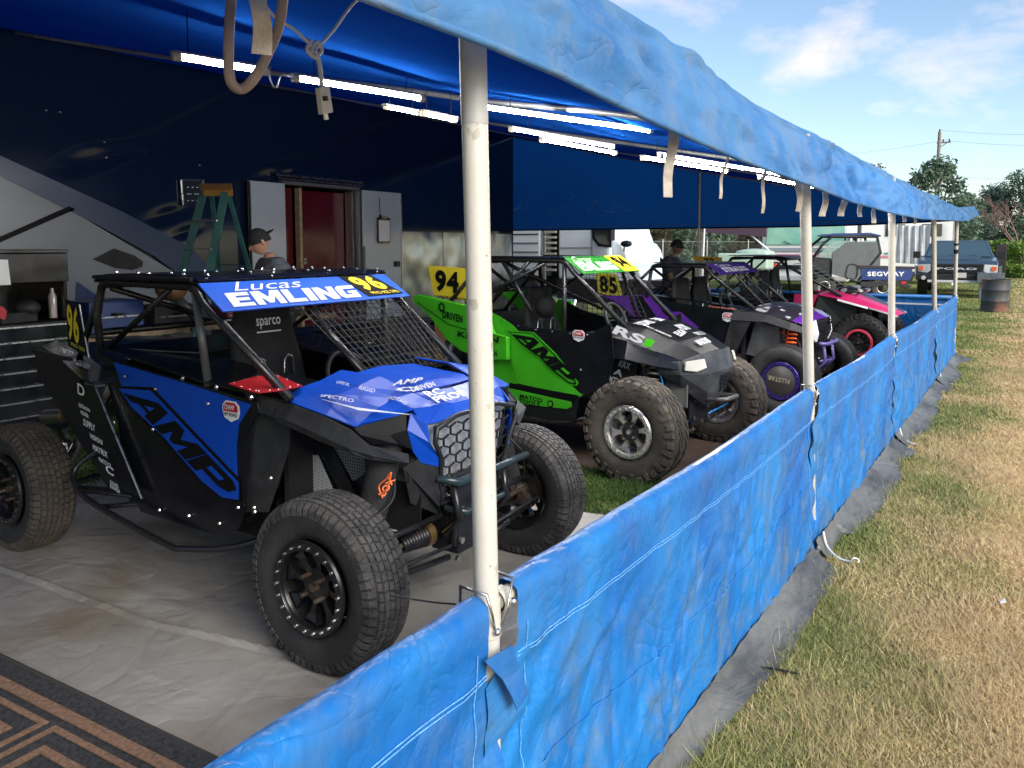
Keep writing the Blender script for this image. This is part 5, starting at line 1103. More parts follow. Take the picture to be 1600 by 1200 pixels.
# orange print and tie on the dust sleeve
text(B1, 'FOX', c1.Y(590, 772, -.56), c1.Y(610, 742, -.50), c1.Y(599, 778, -.55), orange, bold=.03, shear=.3, lift=.012)
g = G(); g.tube(bez([c1.Y(598, 778, -.57), c1.Y(592, 760, -.57), c1.Y(604, 748, -.57), c1.Y(611, 739, -.57), c1.Y(606, 760, -.57), c1.Y(597, 772, -.57)]), .004, 6); g.o('orange_cord', orange, B1, smooth=True)
g = G()
for k in range(7): g.box((.02+.0*k, -.30-.012*k, .76-.004*k), (.09, .006, .09))
g.o('finned_cooler', M('cast_dark', (.06, .06, .06), .5, .6), B1)
# bumper
for sg in (-1, 1):
    g = G(); g.tube([(.12, sg*.2, .42), (.20, sg*.19, .50), (.17, sg*.2, .66)], .016, 8); g.o('bumper_strut', cage_m, B1, smooth=True)
g = G(); g.tube([(.14, -.28, .70), (.20, -.2, .67), (.20, .2, .67), (.16, .44, .65)], .018, 10); g.tube([(.12, -.2, .54), (.2, -.15, .52), (.2, .15, .52), (.10, .36, .52)], .014, 10); g.o('front_bumper', M('bumper_tube', (.02, .035, .04), .3), B1, smooth=True)
# nerf bar, both sides
for sg in (-1, 1):
    g = G(); pts = [(-.62, .56, .37), (-.80, .66, .31), (-1.02, .74, .285), (-1.15, .76, .29), (-1.75, .76, .38), (-1.97, .74, .45), (-2.02, .70, .52), (-1.95, .62, .60), (-1.82, .56, .66)]
    g.tube(bez([(x, sg*y, z) for x, y, z in pts], 6), .0165, 10); g.tube([(-1.42, sg*.58, .40), (-1.70, sg*.75, .37)], .014, 8); g.tube([(-1.9, sg*.755, .43), (-1.45, sg*.6, .415)], .014, 8); g.o('nerf_bar', cage_m, B1, smooth=True)
# rear quarter: top plate, logo strip, dark panel, plate
topf = [c1.Z(*p, 1.08) for p in ((66, 541), (92, 532), (112, 537), (178, 590), (177, 596), (145, 600), (126, 592), (95, 563))]
g = G(); g.slab(topf, .012, n=(0, 0, 1)); g.o('rear_wing_top', blackg, B1, bevel=.003)
g = G(); g.slab(mir(topf), .012, n=(0, 0, 1)); g.o('rear_wing_top', blackg, B1, bevel=.003)
def strip_pts(c): return [c1.Y(118, 600, c), c1.Y(149, 603, c), c1.Y(222, 779, c), c1.Y(190, 764, c)]
sp = strip_pts(-.70); g = G(); g.slab(sp, .008, n=(0, 1, 0)); st_ = g.o('sponsor_strip', blackg, B1, bevel=.002)
g = G(); g.slab(mir(sp), .008, n=(0, 1, 0)); g.o('sponsor_strip', blackg, B1, bevel=.002)
g = G(); g.tube([sp[1], sp[2]], .007, 6); g.o('strip_edge', steel, st_)
g = G(); g.slab([c1.Y(54, 545, -.60), c1.Y(112, 560, -.60), c1.Y(200, 770, -.60), c1.Y(172, 765, -.60), c1.Y(60, 585, -.60)], .01, n=(0, 1, 0)); g.o('tail_panel', black, B1)
def strp(t, x, y, w_, h, **k):
    a = (sp[2]-sp[1]).normalized(); p = c1.Y(x-2, y+2, -.706); ex = Vector((.97, 0, -.20)); ey = Vector((-.0, 0, 1)); text(st_, t, p, p+ex*w_*1.25, p+ey*h*1.2, whited, bold=k.get('bold', .02), lift=.002)
for t, x, y, w_, h in (('D', 124, 613, .055, .05), ('LEGION', 126, 633, .085, .016), ('POWER', 129, 645, .06, .018), ('SUPPLY', 133, 662, .09, .03), ('VISION', 143, 682, .095, .022), ('MATRIX', 148, 700, .11, .025), ('PARTS CO', 157, 718, .09, .018), ('C', 168, 735, .06, .035), ('ROAD\nRANGE', 175, 760, .07, .035)): strp(t, x, y, w_, h)
text(B1, 'DRIVEN', c1.Z(118, 570, 1.09), c1.Z(137, 578, 1.09), c1.Z(124, 563, 1.09), whited, bold=.03)
text(B1, 'UNITED', c1.Z(92, 549, 1.09), c1.Z(112, 558, 1.09), c1.Z(96, 543, 1.09), whited, bold=.01)
gear(c1, 108, 558, 1.082, .028, B1)
pl_ = [c1.Y(107, 541, -.58), c1.Y(139, 559, -.58), c1.Y(124, 476, -.58), c1.Y(102, 467, -.58)]
g = G(); g.slab(pl_, .006, n=(0, 1, 0)); npl = g.o('number_plate', blackg, B1, label='black rear number plate with yellow 96', bevel=.002)
g = G(); g.tube([pl_[1], pl_[2]], .004, 6); g.o('plate_edge', steel, npl)
text(npl, '96', c1.Y(107, 530, -.587), c1.Y(125, 540, -.587), c1.Y(104, 472, -.587), yellow, bold=.035, lift=.002); text(npl, 'PRO RS1', c1.Y(112, 540, -.587), c1.Y(133, 550, -.587), c1.Y(111, 534, -.587), yellow, bold=.02, lift=.002)
g = G(); g.tube([c1.Y(72, 651, -.35), c1.Y(103, 650, -.35)], .045, 18); ex_ = g.o('exhaust', M('grey_muffler', (.3, .28, .26), .35, .9), B1, smooth='auto')
g = G(); g.tube([c1.Y(100, 650, -.35), c1.Y(126, 648, -.35)], [.04, .05], 18); g.o('exhaust_collar', M('copper_tint', (.45, .22, .1), .35, .9), B1, smooth='auto')

# ------------------------------------------------------------------ green buggy
c2 = Car('race_buggy', (-2.33, 6.15), -5, 'green and black race buggy numbered 94 with polished wheels'); B2 = c2.root
D2 = dict(zt=1.62, xr=-1.75, xf=-.82, ht=.45, a=(-.28, .42, 1.08), zb=1.22, hw=.60, tyre='mud', seats=((-.0, None),), wb=2.3, sleeve=False, springm=rust, seatx=-1.35, seath=.8, rodm=bluem, resm=M('gold_ring', (.4, .3, .1), .4, .8), wheelc=(-.62, 0, 1.1), xb=-.85, xbb=-.75, R=.38, hwid=.118)
chassis(c2, D2)
yd = -.60
dp2 = [(757, 480), (787, 497), (830, 512), (880, 516), (925, 520), (955, 505), (960, 560), (950, 600), (905, 622), (900, 655), (893, 662), (785, 642), (770, 600), (765, 540)]
c2.plate(dp2, yd, blackg, 'side_panel', .01)
g = G(); g.slab([Vector((p.x, .6, p.z)) for p in [c2.Y(x, y, yd) for x, y in dp2]], .01, n=(0, 1, 0)); g.o('side_panel', blackg, B2)
c2.plate([(758, 484), (781, 494), (800, 507), (905, 614), (911, 617), (906, 620), (790, 595), (795, 510)], yd-.008, green, 'green_graphic', .003, 0)
c2.plate([(764, 540), (795, 545), (808, 595), (800, 640), (785, 640), (770, 600)], yd-.008, green, 'green_graphic', .003, 0)
c2.plate([(758, 484), (797, 512), (800, 600), (765, 560)], yd-.0065, green, 'green_graphic', .003, 0)
c2.plate([(791, 617), (797, 607), (893, 628), (893, 636), (886, 639), (788, 628)], yd-.012, green, 'lower_sill', .012, .002)
c2.plate([(797, 598), (905, 618), (893, 630), (795, 606)], yd-.010, blacks, 'dark_slot', .006, 0)
text(B2, 'MATCO\nTOOLS', c2.Y(811, 629, yd-.02), c2.Y(847, 637, yd-.02), c2.Y(812, 615, yd-.02), blacks, bold=.03)
p = c2.Y(860, 631, yd-.02); g = G(); g.slab([p+Vector((.032*math.cos(i*math.pi/3), 0, .032*math.sin(i*math.pi/3))) for i in range(6)], .003, n=(0, 1, 0)); he = g.o('hexagon_emblem', blacks, B2); g = G(); g.slab([p+Vector((.02*math.cos(i*math.pi/3), -.004, .02*math.sin(i*math.pi/3))) for i in range(6)], .002, n=(0, 1, 0)); g.o('emblem_inner', green, he)
c2.plate([(791, 516), (834, 519), (868, 552), (904, 598), (901, 603), (889, 601), (868, 586), (842, 560), (813, 540), (805, 532)], yd-.012, green, 'amp_logo_edge', .003, 0)
c2.plate([(794, 517.5), (833, 521), (866, 553), (901, 598), (899, 601), (889, 599), (869, 584), (843, 558), (815, 538), (807, 530)], yd-.015, blacks, 'amp_logo_outline', .003, 0)
ao = c2.plate([(797, 519), (832, 522.5), (864, 554), (898, 598), (890, 597), (870, 582), (845, 557), (817, 536), (809, 529)], yd-.018, green, 'amp_logo_field', .002, 0)
amp_logo(ao, c2.Y(801, 522, yd-.022), c2.Y(885, 597, yd-.022), c2.Y(819, 514, yd-.022), blacks, green, .002)
bolts(c2, [(768, 492), (786, 499), (810, 509), (837, 515), (863, 518), (891, 521), (918, 523), (907, 578)], yd-.012, r=.007)
series_badge(c2, 904, 525, yd-.014, .11)
# rear pod
g = G(); pod = [c2.Y(x, y, yd-.05) for x, y in ((648, 462), (656, 460), (722, 475), (762, 484), (772, 520), (794, 527), (795, 562), (760, 562), (722, 548), (700, 530), (672, 492), (649, 472))]
g.slab(pod, .05, n=(0, 1, 0)); pdo = g.o('rear_pod', green, B2, bevel=.008)
g = G(); g.slab([Vector((p.x, -p.y, p.z)) for p in pod], .05, n=(0, 1, 0)); g.o('rear_pod', green, B2, bevel=.008)
yp = yd-.08
text(pdo, 'DRIVEN', c2.Y(692, 497, yp), c2.Y(724, 505, yp), c2.Y(691, 485, yp), blacks, bold=.04, shear=.1)
text(pdo, 'KIRON', c2.Y(715, 526, yp), c2.Y(779, 536, yp), c2.Y(716, 517, yp), blacks, bold=.03)
text(pdo, 'GRAN', c2.Y(758, 554, yp), c2.Y(777, 557, yp), c2.Y(758, 545, yp), blacks, bold=.03)
g = G(); g.tube([c2.Y(652, 472, yp), c2.Y(700, 506, yp), c2.Y(722, 513, yp), c2.Y(790, 527, yp)], .003, 4); g.o('pod_crease', blacks, pdo)
cxp, cyp = 690, 480; g = G(); p = c2.Y(cxp, cyp, yp)
for i in range(10): a = math.pi*2*i/10; g.tube([p+Vector((.03*math.cos(a), 0, .03*math.sin(a))), p+Vector((.045*math.cos(a), 0, .045*math.sin(a)))], .005, 4)
g.tube([p+Vector((.028*math.cos(a*.4), 0, .028*math.sin(a*.4))) for a in range(17)], .005, 4); g.o('gear_emblem', blacks, pdo)
g = G(); pl2 = [c2.Y(x, y, -.45) for x, y in ((678, 461), (745, 473), (745, 420), (669, 415))]; g.slab(pl2, .006, n=(0, 1, 0)); n2_ = g.o('number_plate', yellow, B2, label='yellow rear number plate with black 94', bevel=.002)
text(n2_, '94', c2.Y(680, 455, -.457), c2.Y(717, 460, -.457), c2.Y(680, 421, -.457), blacks, bold=.045, lift=.002); text(n2_, 'SPORTSMAN 570', c2.Y(684, 464.5, -.457), c2.Y(742, 471, -.457), c2.Y(684, 461, -.457), blacks, bold=.01, lift=.002)
# roof, visor
g = G(); g.slab([(-1.80, -.47, 1.60), (-1.7, -.47, 1.635), (-.84, -.47, 1.625), (-.84, .47, 1.625), (-1.7, .47, 1.635), (-1.80, .47, 1.60)], .012); g.o('roof', blackg, B2, bevel=.003)
vA, vB, vC, vD = Vector((-.86, -.46, 1.635)), Vector((-.86, .46, 1.635)), Vector((-.66, .46, 1.50)), Vector((-.66, -.46, 1.50))
g = G(); g.slab([vA, vB, vC, vD], .008); v2 = g.o('visor', M('green_visor_wrap', (.015, .15, .015), .5, spec=.2), B2, bevel=.003); n_ = (vB-vA).cross(vD-vA).normalized()*-1
block_word(v2, 'EMLING', (1, 1.35, .95, .42, 1.1, 1.1), VQ(.05, .12), VQ(.66, .12), VQ(.05, .62), M('pale_mint_decal', (.42, .62, .42), .45), .007)
text(v2, 'Carter', VQ(.08, .66), VQ(.4, .66), VQ(.08, .95), M('pale_mint_decal', (.5, .7, .5), .3), shear=.3, lift=.007)
g = G(); g.slab([VQ(u, v)+n_*.006 for u, v in ((.72, .02), (1.0, .02), (1.0, .98), (.68, .98))], .002, n=n_); g.o('number_patch', yellow, v2)
text(v2, '94', VQ(.76, .22), VQ(.96, .22), VQ(.73, .92), blacks, bold=.05, lift=.010)
g = G(); quad_grid(g, (-.55, .40, 1.1), (-1.25, .44, 1.1), (-1.2, .45, 1.55), (-.8, .45, 1.52), 12, 10, .003); g.o('window_net', M('black_wire_net', (.02, .02, .02), .7), B2)
g = G(); g.tube([(-1.5, -.45, 1.6), (-1.15, -.5, 1.18)], .017, 8); g.tube([(-1.2, -.45, 1.6), (-1.62, -.5, 1.2)], .017, 8); g.tube([(-1.55, -.42, 1.6), (-1.0, .4, 1.15)], .017, 8); g.o('inner_cage', cage_m, B2, smooth=True)
text(B2, 'PRP', (-1.36, -.16, 1.22), (-1.30, .02, 1.20), (-1.36, -.16, 1.28), M('sand_thread', (.45, .4, .3), .7), bold=.03, shear=.3, lift=.09)
g = G(); g.ball((-1.27, -.12, 1.19), .09, 14, 9, (1, 1.2, 1.1)); g.o('head_restraint', M('seat_fabric', (.012,)*3, .8), B2, smooth=True)
# hood (black) and plastic nose
def surf2(rows, name, mat, bevel=.003): surf(rows, name, mat, parent=B2, bevel=bevel)
surf2([[(-.42, .55, 1.03), (-.40, .36, 1.10), (-.36, .0, 1.13)], [(-.20, .54, 1.00), (-.15, .34, 1.08), (-.10, 0, 1.10)], [(.06, .48, .92), (.10, .30, .99), (.14, 0, 1.01)], [(.20, .42, .87), (.27, .26, .91), (.31, 0, .92)]], 'hood', M('black_hood_gloss', (.005, .005, .006), .30, spec=.10))
surf2([[(-.42, .55, 1.03), (-.45, .60, .86)], [(-.20, .54, 1.00), (-.2, .585, .86)], [(.06, .48, .92), (.04, .53, .82)], [(.20, .42, .87), (.18, .45, .80)]], 'hood_side', blackg)
gp = M('scuffed_grey_plastic', (.035, .037, .040), .5, col2=(.07, .073, .077), spec=.25, vs_=7, bump=.15, bs=40)
surf2([[(.18, .46, .86), (.27, .28, .91), (.32, 0, .92)], [(.20, .44, .76), (.33, .24, .76), (.37, 0, .77)], [(.16, .36, .66), (.30, .17, .60), (.34, 0, .60)], [(.14, .2, .56), (.24, .1, .48), (.27, 0, .48)]], 'nose_cowl', gp, .006)
surf2([[(.0, .50, .86), (.18, .46, .86)], [(.02, .46, .76), (.20, .44, .76)], [(.05, .38, .70), (.16, .36, .66)]], 'nose_side', gp, .004)
for sg in (-1, 1):
    g = G(); g.slab([(.232, sg*.44, .865), (.305, sg*.275, .875), (.325, sg*.275, .81), (.285, sg*.36, .785), (.235, sg*.45, .80)], .02); g.o('headlight', M('pale_lens_cover', (.5, .48, .42), .3), B2, bevel=.003)
g = G()
for k in range(5): g.box((.372-.012*k, -.0, .73-.03*k), (.012, .16-.01*k, .010))
for k in range(5): g.tube([(.375, -.07+k*.035, .75), (.34, -.06+k*.03, .60)], .004, 4)
g.o('nose_grille', black, B2)
g = G(); g.tube(bez([(.26, -.12, .54), (.40, -.11, .55), (.44, 0, .56), (.40, .11, .55), (.26, .12, .54)]), .018, 10); g.o('tow_loop', M('grey_tube', (.10, .10, .10), .35, .3), B2, smooth=True)
text(B2, 'RS', c2.Y(957, 520, -.58), c2.Y(1003, 538, -.58), c2.Y(965, 508, -.58), whited, bold=.04, lift=.012)
text(B2, '1', c2.Y(1005, 539, -.575), c2.Y(1018, 543, -.575), c2.Y(1012, 528, -.575), M('lime_decal', (.08, .6, .02), .3), bold=.06, lift=.014)
def hz2(x, y):
    return interp([(-.38, 1.13), (-.11, 1.10), (.135, 1.01), (.30, .918)], x)-.065*abs(y)
for (t, x0, y0, x1, y1, h, bo) in (('UDRIVEN', -.19, -.30, -.22, .12, .11, .04), ('PRO ARMOR', .05, -.33, -.20, -.30, -.035, .01), ('ELKA', .08, -.22, .06, -.06, .07, .03), ('FOX', .03, -.05, .02, .10, .10, .03), ('MAXXIS', .22, -.16, .22, .04, .06, .03), ('TIRE CO', .13, -.02, .12, .16, .05, .01)):
    P0, P1 = Vector((x0, y0, hz2(x0, y0))), Vector((x1, y1, hz2(x1, y1)))
    if h > 0: P2 = Vector((x0-h, y0+.01, hz2(x0-h, y0)))
    else: P0, P1 = Vector((x1, y1, hz2(x1, y1))), Vector((x0, y0, hz2(x0, y0))); P2 = P0+Vector((0, -h, .002))
    text(B2, t, P0, P1, P2, M('dim_white_decal', (.5, .51, .52), .45), lift=.010, bold=bo)
for t, x, y, w_ in (('D', 970, 560, .07), ('KRX', 966, 572, .1), ('A', 958, 584, .08), ('MTX', 950, 596, .1)):
    p = c2.Y(x, y, -.42); text(B2, t, p, p+Vector((w_, 0, -.02)), p+Vector((.02, 0, .05)), whited, bold=.03)
g = G(); g.slab([c2.Y(945, 540, -.41), c2.Y(1000, 556, -.41), c2.Y(985, 620, -.41), c2.Y(930, 620, -.41)], .006, n=(0, 1, 0)); g.o('well_panel', black, B2)
g = G(); g.slab([(.02, -.33, .50), (.2, -.33, .50), (.2, -.33, .70), (.02, -.33, .70)], .01, n=(0, 1, 0)); g.tube([(.2, -.335, .50), (.2, -.335, .70)], .008, 4); g.o('belly_guard', M('grey_guard', (.14, .14, .13), .5), B2)
for sg in (-1, 1):
    g = G(); g.tube(bez([(-.55, sg*.5, .36), (-.8, sg*.62, .30), (-1.5, sg*.62, .30), (-1.8, sg*.5, .38)]), .017, 8); g.o('nerf_bar', cage_m, B2, smooth=True)

# ------------------------------------------------------------------ purple buggy
c3 = Car('race_buggy', (-2.05, 9.15), -3, 'purple and black race buggy with solid wheel covers, third in the row'); B3 = c3.root
D3 = dict(zt=1.52, xr=-1.60, xf=-.92, ht=.60, a=(-.40, .58, 1.06), zb=1.14, tyre='slick', seats=((-.3, None), (.3, None)), wb=2.3, sleeve=False, springm=M('orange_spring', (.7, .1, .02), .4), R=.36, xbb=-.85)
chassis(c3, D3)
dp3 = [(992, 462), (1020, 463), (1060, 474), (1168, 487), (1163, 520), (1150, 560), (1145, 580), (1125, 576), (1060, 560), (1020, 530), (1000, 500)]
c3.plate(dp3, -.62, blackg, 'side_panel', .01)
g = G(); g.slab([Vector((p.x, .62, p.z)) for p in [c3.Y(x, y, -.62) for x, y in dp3]], .01, n=(0, 1, 0)); g.o('side_panel', blackg, B3)
c3.plate([(1003, 462), (1018, 462), (1140, 552), (1146, 578), (1120, 575), (1060, 545)], -.63, purple, 'purple_graphic', .003, 0)
c3.plate([(1033, 485), (1064, 485), (1099, 514), (1097, 517), (1062, 511)], -.634, blacks, 'graphic_outline', .003, 0)
c3.plate([(1037, 487), (1063, 487), (1093, 513), (1064, 509)], -.637, purple, 'graphic_field', .003, 0)
g = G(); g.slab([c3.Y(x, y, -.60) for x, y in ((930, 455), (950, 462), (1003, 461), (1060, 520), (1010, 515), (975, 480))], .02, n=(0, 1, 0)); g.o('tail_panel', purple, B3, bevel=.004)
series_badge(c3, 1137, 496, -.635, .12)
for sg in (-1, 1):
    g = G(); g.slab([(-1.66, sg*.62, 1.17), (-.42, sg*.60, 1.05), (-.46, sg*.5, 1.06), (-1.66, sg*.5, 1.17)], .006, n=(0, 0, 1)); g.o('shoulder_deck', blackg, B3)
text(B3, 'STRAUSS', c3.Z(1112, 481, 1.09), c3.Z(1152, 485, 1.09), c3.Z(1108, 478, 1.09), M('salmon_decal', (.6, .15, .1), .4), bold=.02)
vA, vB, vC, vD = Vector((-.93, -.60, 1.525)), Vector((-.93, .58, 1.53)), Vector((-.76, .60, 1.42)), Vector((-.76, -.60, 1.41))
g = G(); g.slab([vA, vB, vC, vD], .008); v3 = g.o('visor', M('dark_violet_wrap', (.045, .02, .16), .45, spec=.3), B3, bevel=.003)
text(v3, 'STRAUSS', VQ(.18, .15), VQ(.80, .15), VQ(.18, .6), whited, bold=.05, lift=.007); text(v3, 'Cameron', VQ(.14, .68), VQ(.5, .68), VQ(.14, .92), whited, lift=.007)
g = G(); g.slab([(-1.55, -.62, 1.535), (-.94, -.62, 1.53), (-.94, .62, 1.53), (-1.55, .62, 1.535)], .01); g.o('roof', blackg, B3)
g = G(); quad_grid(g, (-.44, -.5, 1.05), (-.44, .55, 1.05), (-.78, .58, 1.42), (-.8, -.1, 1.42), 14, 8, .0025); g.tube([(-.78, -.15, 1.42), (-.42, -.12, 1.05)], .018, 8); g.tube([(-.78, .15, 1.42), (-.42, .2, 1.05)], .014, 8); g.o('windscreen_bars', cage_m, B3)
def surf3(rows, name, mat, bevel=.003): surf(rows, name, mat, parent=B3, bevel=bevel)
hoodw = M('white_line_hood', (.42, .42, .45), .35, col2=(.025, .022, .03), vs_=6, lo=.37, hi=.40, detail=1)
surf3([[(-.44, .60, 1.03), (-.42, .42, 1.08), (-.40, .0, 1.10)], [(-.2, .59, 1.0), (-.18, .38, 1.07), (-.15, 0, 1.08)], [(.0, .56, .95), (.04, .34, 1.01), (.08, 0, 1.02)]], 'hood', hoodw)
surf3([[(.0, .56, .95), (.04, .34, 1.01), (.08, .0, 1.02)], [(.12, .46, .90), (.17, .28, .95), (.2, 0, .96)]], 'hood_front', purple)
surf3([[(.12, .46, .90), (.17, .28, .95)], [(.13, .42, .80), (.20, .26, .80)], [(.10, .36, .74), (.17, .22, .70)]], 'cheek', white)
surf3([[(-.60, .62, 1.05), (-.2, .62, 1.0), (.0, .60, .94), (.12, .5, .88)], [(-.62, .66, .93), (-.25, .65, .93), (-.0, .63, .86), (.12, .52, .82)]], 'wheel_flare', dgrey)
surf3([[(-.62, .64, .95), (-.40, .64, .93)], [(-.75, .64, .45), (-.64, .62, .45)]], 'mud_guard', dgrey)
surf3([[(-.40, .5, .93), (-.1, .4, .93)], [(-.5, .5, .55), (-.15, .4, .5)]], 'well_panel', gp)
nose_grille(c3, [(.19, -.26, .93), (.19, .26, .93), (.15, .22, .55), (.15, -.22, .55)], black, n=7, back=dgrey)
pm = M('violet_tube', (.12, .1, .3), .35)
for sg in (-1, 1): g = G(); g.tube([(.12, sg*.17, .36), (.25, sg*.16, .5), (.22, sg*.16, .70)], .016, 8); g.o('bumper_strut', pm, B3, smooth=True)
g = G(); g.tube([(.22, -.30, .70), (.27, -.2, .69), (.27, .2, .69), (.22, .3, .70)], .018, 8); g.tube([(.2, -.2, .5), (.26, 0, .5), (.2, .2, .5)], .014, 8); g.o('front_bumper', pm, B3, smooth=True)
pq = c3.Y(1218, 592, -.925)
text(B3, 'ALLSTAR', pq+Vector((.11, 0, .0)), pq+Vector((-.12, 0, .03)), pq+Vector((.11, 0, -.05)), M('worn_gold_decal', (.3, .26, .18), .5), bold=.03, lift=-.001)
g = G(); g.slab([c3.Y(x, y, -.42) for x, y in ((936, 462), (974, 464), (963, 428), (930, 424))], .006, n=(0, 1, 0)); n3 = g.o('number_plate', M('dull_yellow_vinyl', (.42, .38, .03), .5), B3, label='yellow rear number plate with black 85')
text(n3, '85', c3.Y(938, 456, -.43), c3.Y(965, 460, -.43), c3.Y(936, 430, -.43), blacks, bold=.04, lift=.002)

# ------------------------------------------------------------------ pink buggy
c4 = Car('race_buggy', (-2.0, 12.9), 0, 'pink and black buggy with pink ringed wheels, farthest in the row'); B4 = c4.root
D4 = dict(zt=1.56, xr=-1.95, xf=-1.18, ht=.58, a=(-.30, .55, 1.0), zb=1.0, tyre='pink', seats=((-.3, None), (.3, None)), wb=2.3, sleeve=False, R=.38, xb=-1.1, xbb=-1.0, seatx=-1.4, springm=dgrey)
chassis(c4, D4)
def surf4(rows, name, mat, bevel=.003): surf(rows, name, mat, parent=B4, bevel=bevel)
surf4([[(-.95, .62, 1.02), (-.62, .62, 1.02)], [(-.98, .64, .5), (-.80, .64, .5)]], 'door_front', pink)
surf4([[(-1.9, .62, .98), (-.96, .62, .95)], [(-1.8, .62, .4), (-.98, .62, .4)]], 'side_panel', blackg)
surf4([[(-.62, .62, 1.02), (-.45, .5, 1.07), (-.4, .3, 1.10)], [(-.35, .60, .97), (-.25, .45, 1.03), (-.2, .25, 1.06)], [(.05, .52, .86), (.1, .36, .90), (.12, .2, .92)], [(.42, .36, .74), (.46, .22, .76), (.48, .1, .77)]], 'front_wing', pink)
surf4([[(-.4, .3, 1.10), (-.4, 0, 1.1)], [(-.2, .25, 1.06), (-.15, 0, 1.06)], [(.12, .2, .92), (.14, 0, .92)], [(.48, .1, .77), (.5, 0, .77)]], 'hood', hoodw)
surf4([[(.05, .52, .86), (.42, .36, .74)], [(.06, .50, .83), (.43, .35, .71)]], 'white_edge', white)
surf4([[(-.35, .60, .97), (.05, .52, .86)], [(-.35, .61, .94), (.05, .53, .83)]], 'white_edge', white)
surf4([[(-.60, .6, 1.0), (-.1, .5, .92)], [(-.78, .6, .45), (-.2, .4, .5)]], 'well_panel', M('greenish_black_liner', (.02, .026, .026), .5))
g = G()
for sg in (-1, 1): g.ball((-.25, sg*.34, 1.07), .13, 14, 8, (1.6, .8, .5))
g.o('wing_bulge', hoodw, B4, smooth=True)
g = G(); g.slab([(-1.95, -.6, 1.58), (-1.2, -.6, 1.575), (-.95, -.6, 1.53), (-.95, .6, 1.53), (-1.2, .6, 1.575), (-1.95, .6, 1.58)], .01); g.o('roof', M('dusty_pink_roof', (.14, .06, .08), .5), B4)
for k in range(9):
    t = k/9; g = G(); g.tube([(-.98+.62*t, -.57, 1.46-.42*t), (-.98+.62*t, .57, 1.46-.42*t)], .006, 5); g.o('screen_bar', cage_m, B4)
g = G(); g.tube([(.2, -.2, .4), (.42, -.18, .5), (.45, .18, .5), (.2, .2, .4)], .02, 8); g.o('front_bumper', dgrey, B4, smooth=True)
g = G(); g.slab([c4.Y(x, y, -.2) for x, y in ((1085, 412), (1128, 414), (1128, 402), (1083, 400))], .006, n=(0, 1, 0)); n4 = g.o('number_plate', M('amber_vinyl', (.6, .35, .03), .4), B4, label='amber number board showing 22')
text(n4, '22', c4.Y(1100, 411, -.21), c4.Y(1116, 412, -.21), c4.Y(1100, 403, -.21), blacks, bold=.05, lift=.002)
# ================================================================== white lorry beyond the tent end
wt = M('white_truck_paint', (.62, .70, .76), .25, coat=.4, var=.03, vs_=2)
YT = 15.6
lor = empty('white_lorry', (-7.6, YT, 0), 'white long-nosed lorry tractor parked across the end of the tent', 'lorry')
def LT(x, y, dy=0): p = onY(x, y, YT+dy); return Vector((p.x+7.6, dy, p.z))
def lplate(pts, mat, nm, t=.03, dy=0, par=None, bevel=.004):
    g = G(); g.slab([LT(x, y, 0)+Vector((0, dy, 0)) for x, y in pts], t, n=(0, 1, 0)); return g.o(nm, mat, par or lor, bevel=bevel)
g = G()
def lbox(g, x0, x1, z0, z1, y0=0, y1=2.4): g.box(((x0+x1)/2, (y0+y1)/2, (z0+z1)/2), (x1-x0, y1-y0, z1-z0))
a, b = LT(872, 400).x, LT(955, 400).x
prof = [(a, 1.0), (a, 3.3), (a+.3, 3.7), (b-.9, 3.6), (b-.35, 2.75), (b-.12, 2.02), (b-.05, 1.85), (b-.05, 1.0)]
g = G(); g.slab([(x, 1.2, z) for x, z in prof], 2.4, n=(0, 1, 0)); cabo = g.o('cab', wt, lor, bevel=.05)
hx0 = b-.06; hp = [(hx0, .55), (hx0, LT(950, 375).z)]+[(LT(*q_).x, LT(*q_).z) for q_ in ((954, 376), (963, 381), (970, 391), (975, 410), (990, 419), (998, 436), (1001, 470))]+[(LT(1001, 470).x, .55)]
g = G(); g.slab([(x, 1.2, z) for x, z in hp], 2.0, n=(0, 1, 0)); g.o('hood', wt, lor, bevel=.08)
lplate([(929, 350), (948, 350), (953, 364), (952, 383), (937, 381), (930, 371)], glassd, 'side_window', .02, -.02)
lplate([(926, 348), (951, 348), (957, 364), (956, 387), (935, 385), (926, 373)], black, 'window_surround', .01, -.008)
g = G(); g.tube([LT(925, 350, -.01), LT(925, 420, -.01)], .006, 4); g.tube([LT(957, 365, -.01), LT(958, 420, -.01)], .006, 4); g.tube([LT(876, 387, -.01), LT(925, 387, -.01)], .006, 4); g.o('door_gaps', dgrey, lor)
g = G(); g.box(LT(963, 362)+Vector((0, -.25, .0)), (.10, .18, .38)); g.tube([LT(958, 355), LT(963, 355)+Vector((0, -.25, 0))], .02, 6); g.tube([LT(975, 392), LT(985, 383)+Vector((0, -.3, 0))], .02, 6); g.ball(LT(988, 381)+Vector((0, -.3, 0)), .10, 12, 8, (1.3, .8, .7)); g.o('mirrors', black, lor, bevel=.01)
x0, x1 = LT(800, 400).x, LT(843, 400).x
g = G(); lbox(g, x0-.5, x1, 1.05, 3.6); g.o('side_fairing', wt, lor, bevel=.02)
g = G()
for k in range(11): g.box(((x0+x1)/2-.25, -.008, 1.2+k*.2), (x1-x0+.45, .02, .012))
g.o('fairing_ribs', dgrey, lor)
g = G()
for xx in (846, 852): g.tube([LT(xx, 450, .2), LT(xx, 330, .2)], .05, 10)
g.o('exhaust_stacks', steel, lor, smooth='auto')
g = G(); lbox(g, x1+.02, a-.02, 1.0, 3.0, .5, 1.9); g.o('back_wall', dgrey, lor)
g = G()
for k in range(12): g.box((a-.2, -.0, 1.2+k*.12), (.3, .05, .05))
g.o('louvre', M('warm_grey_louvre', (.4, .38, .34), .5), lor)
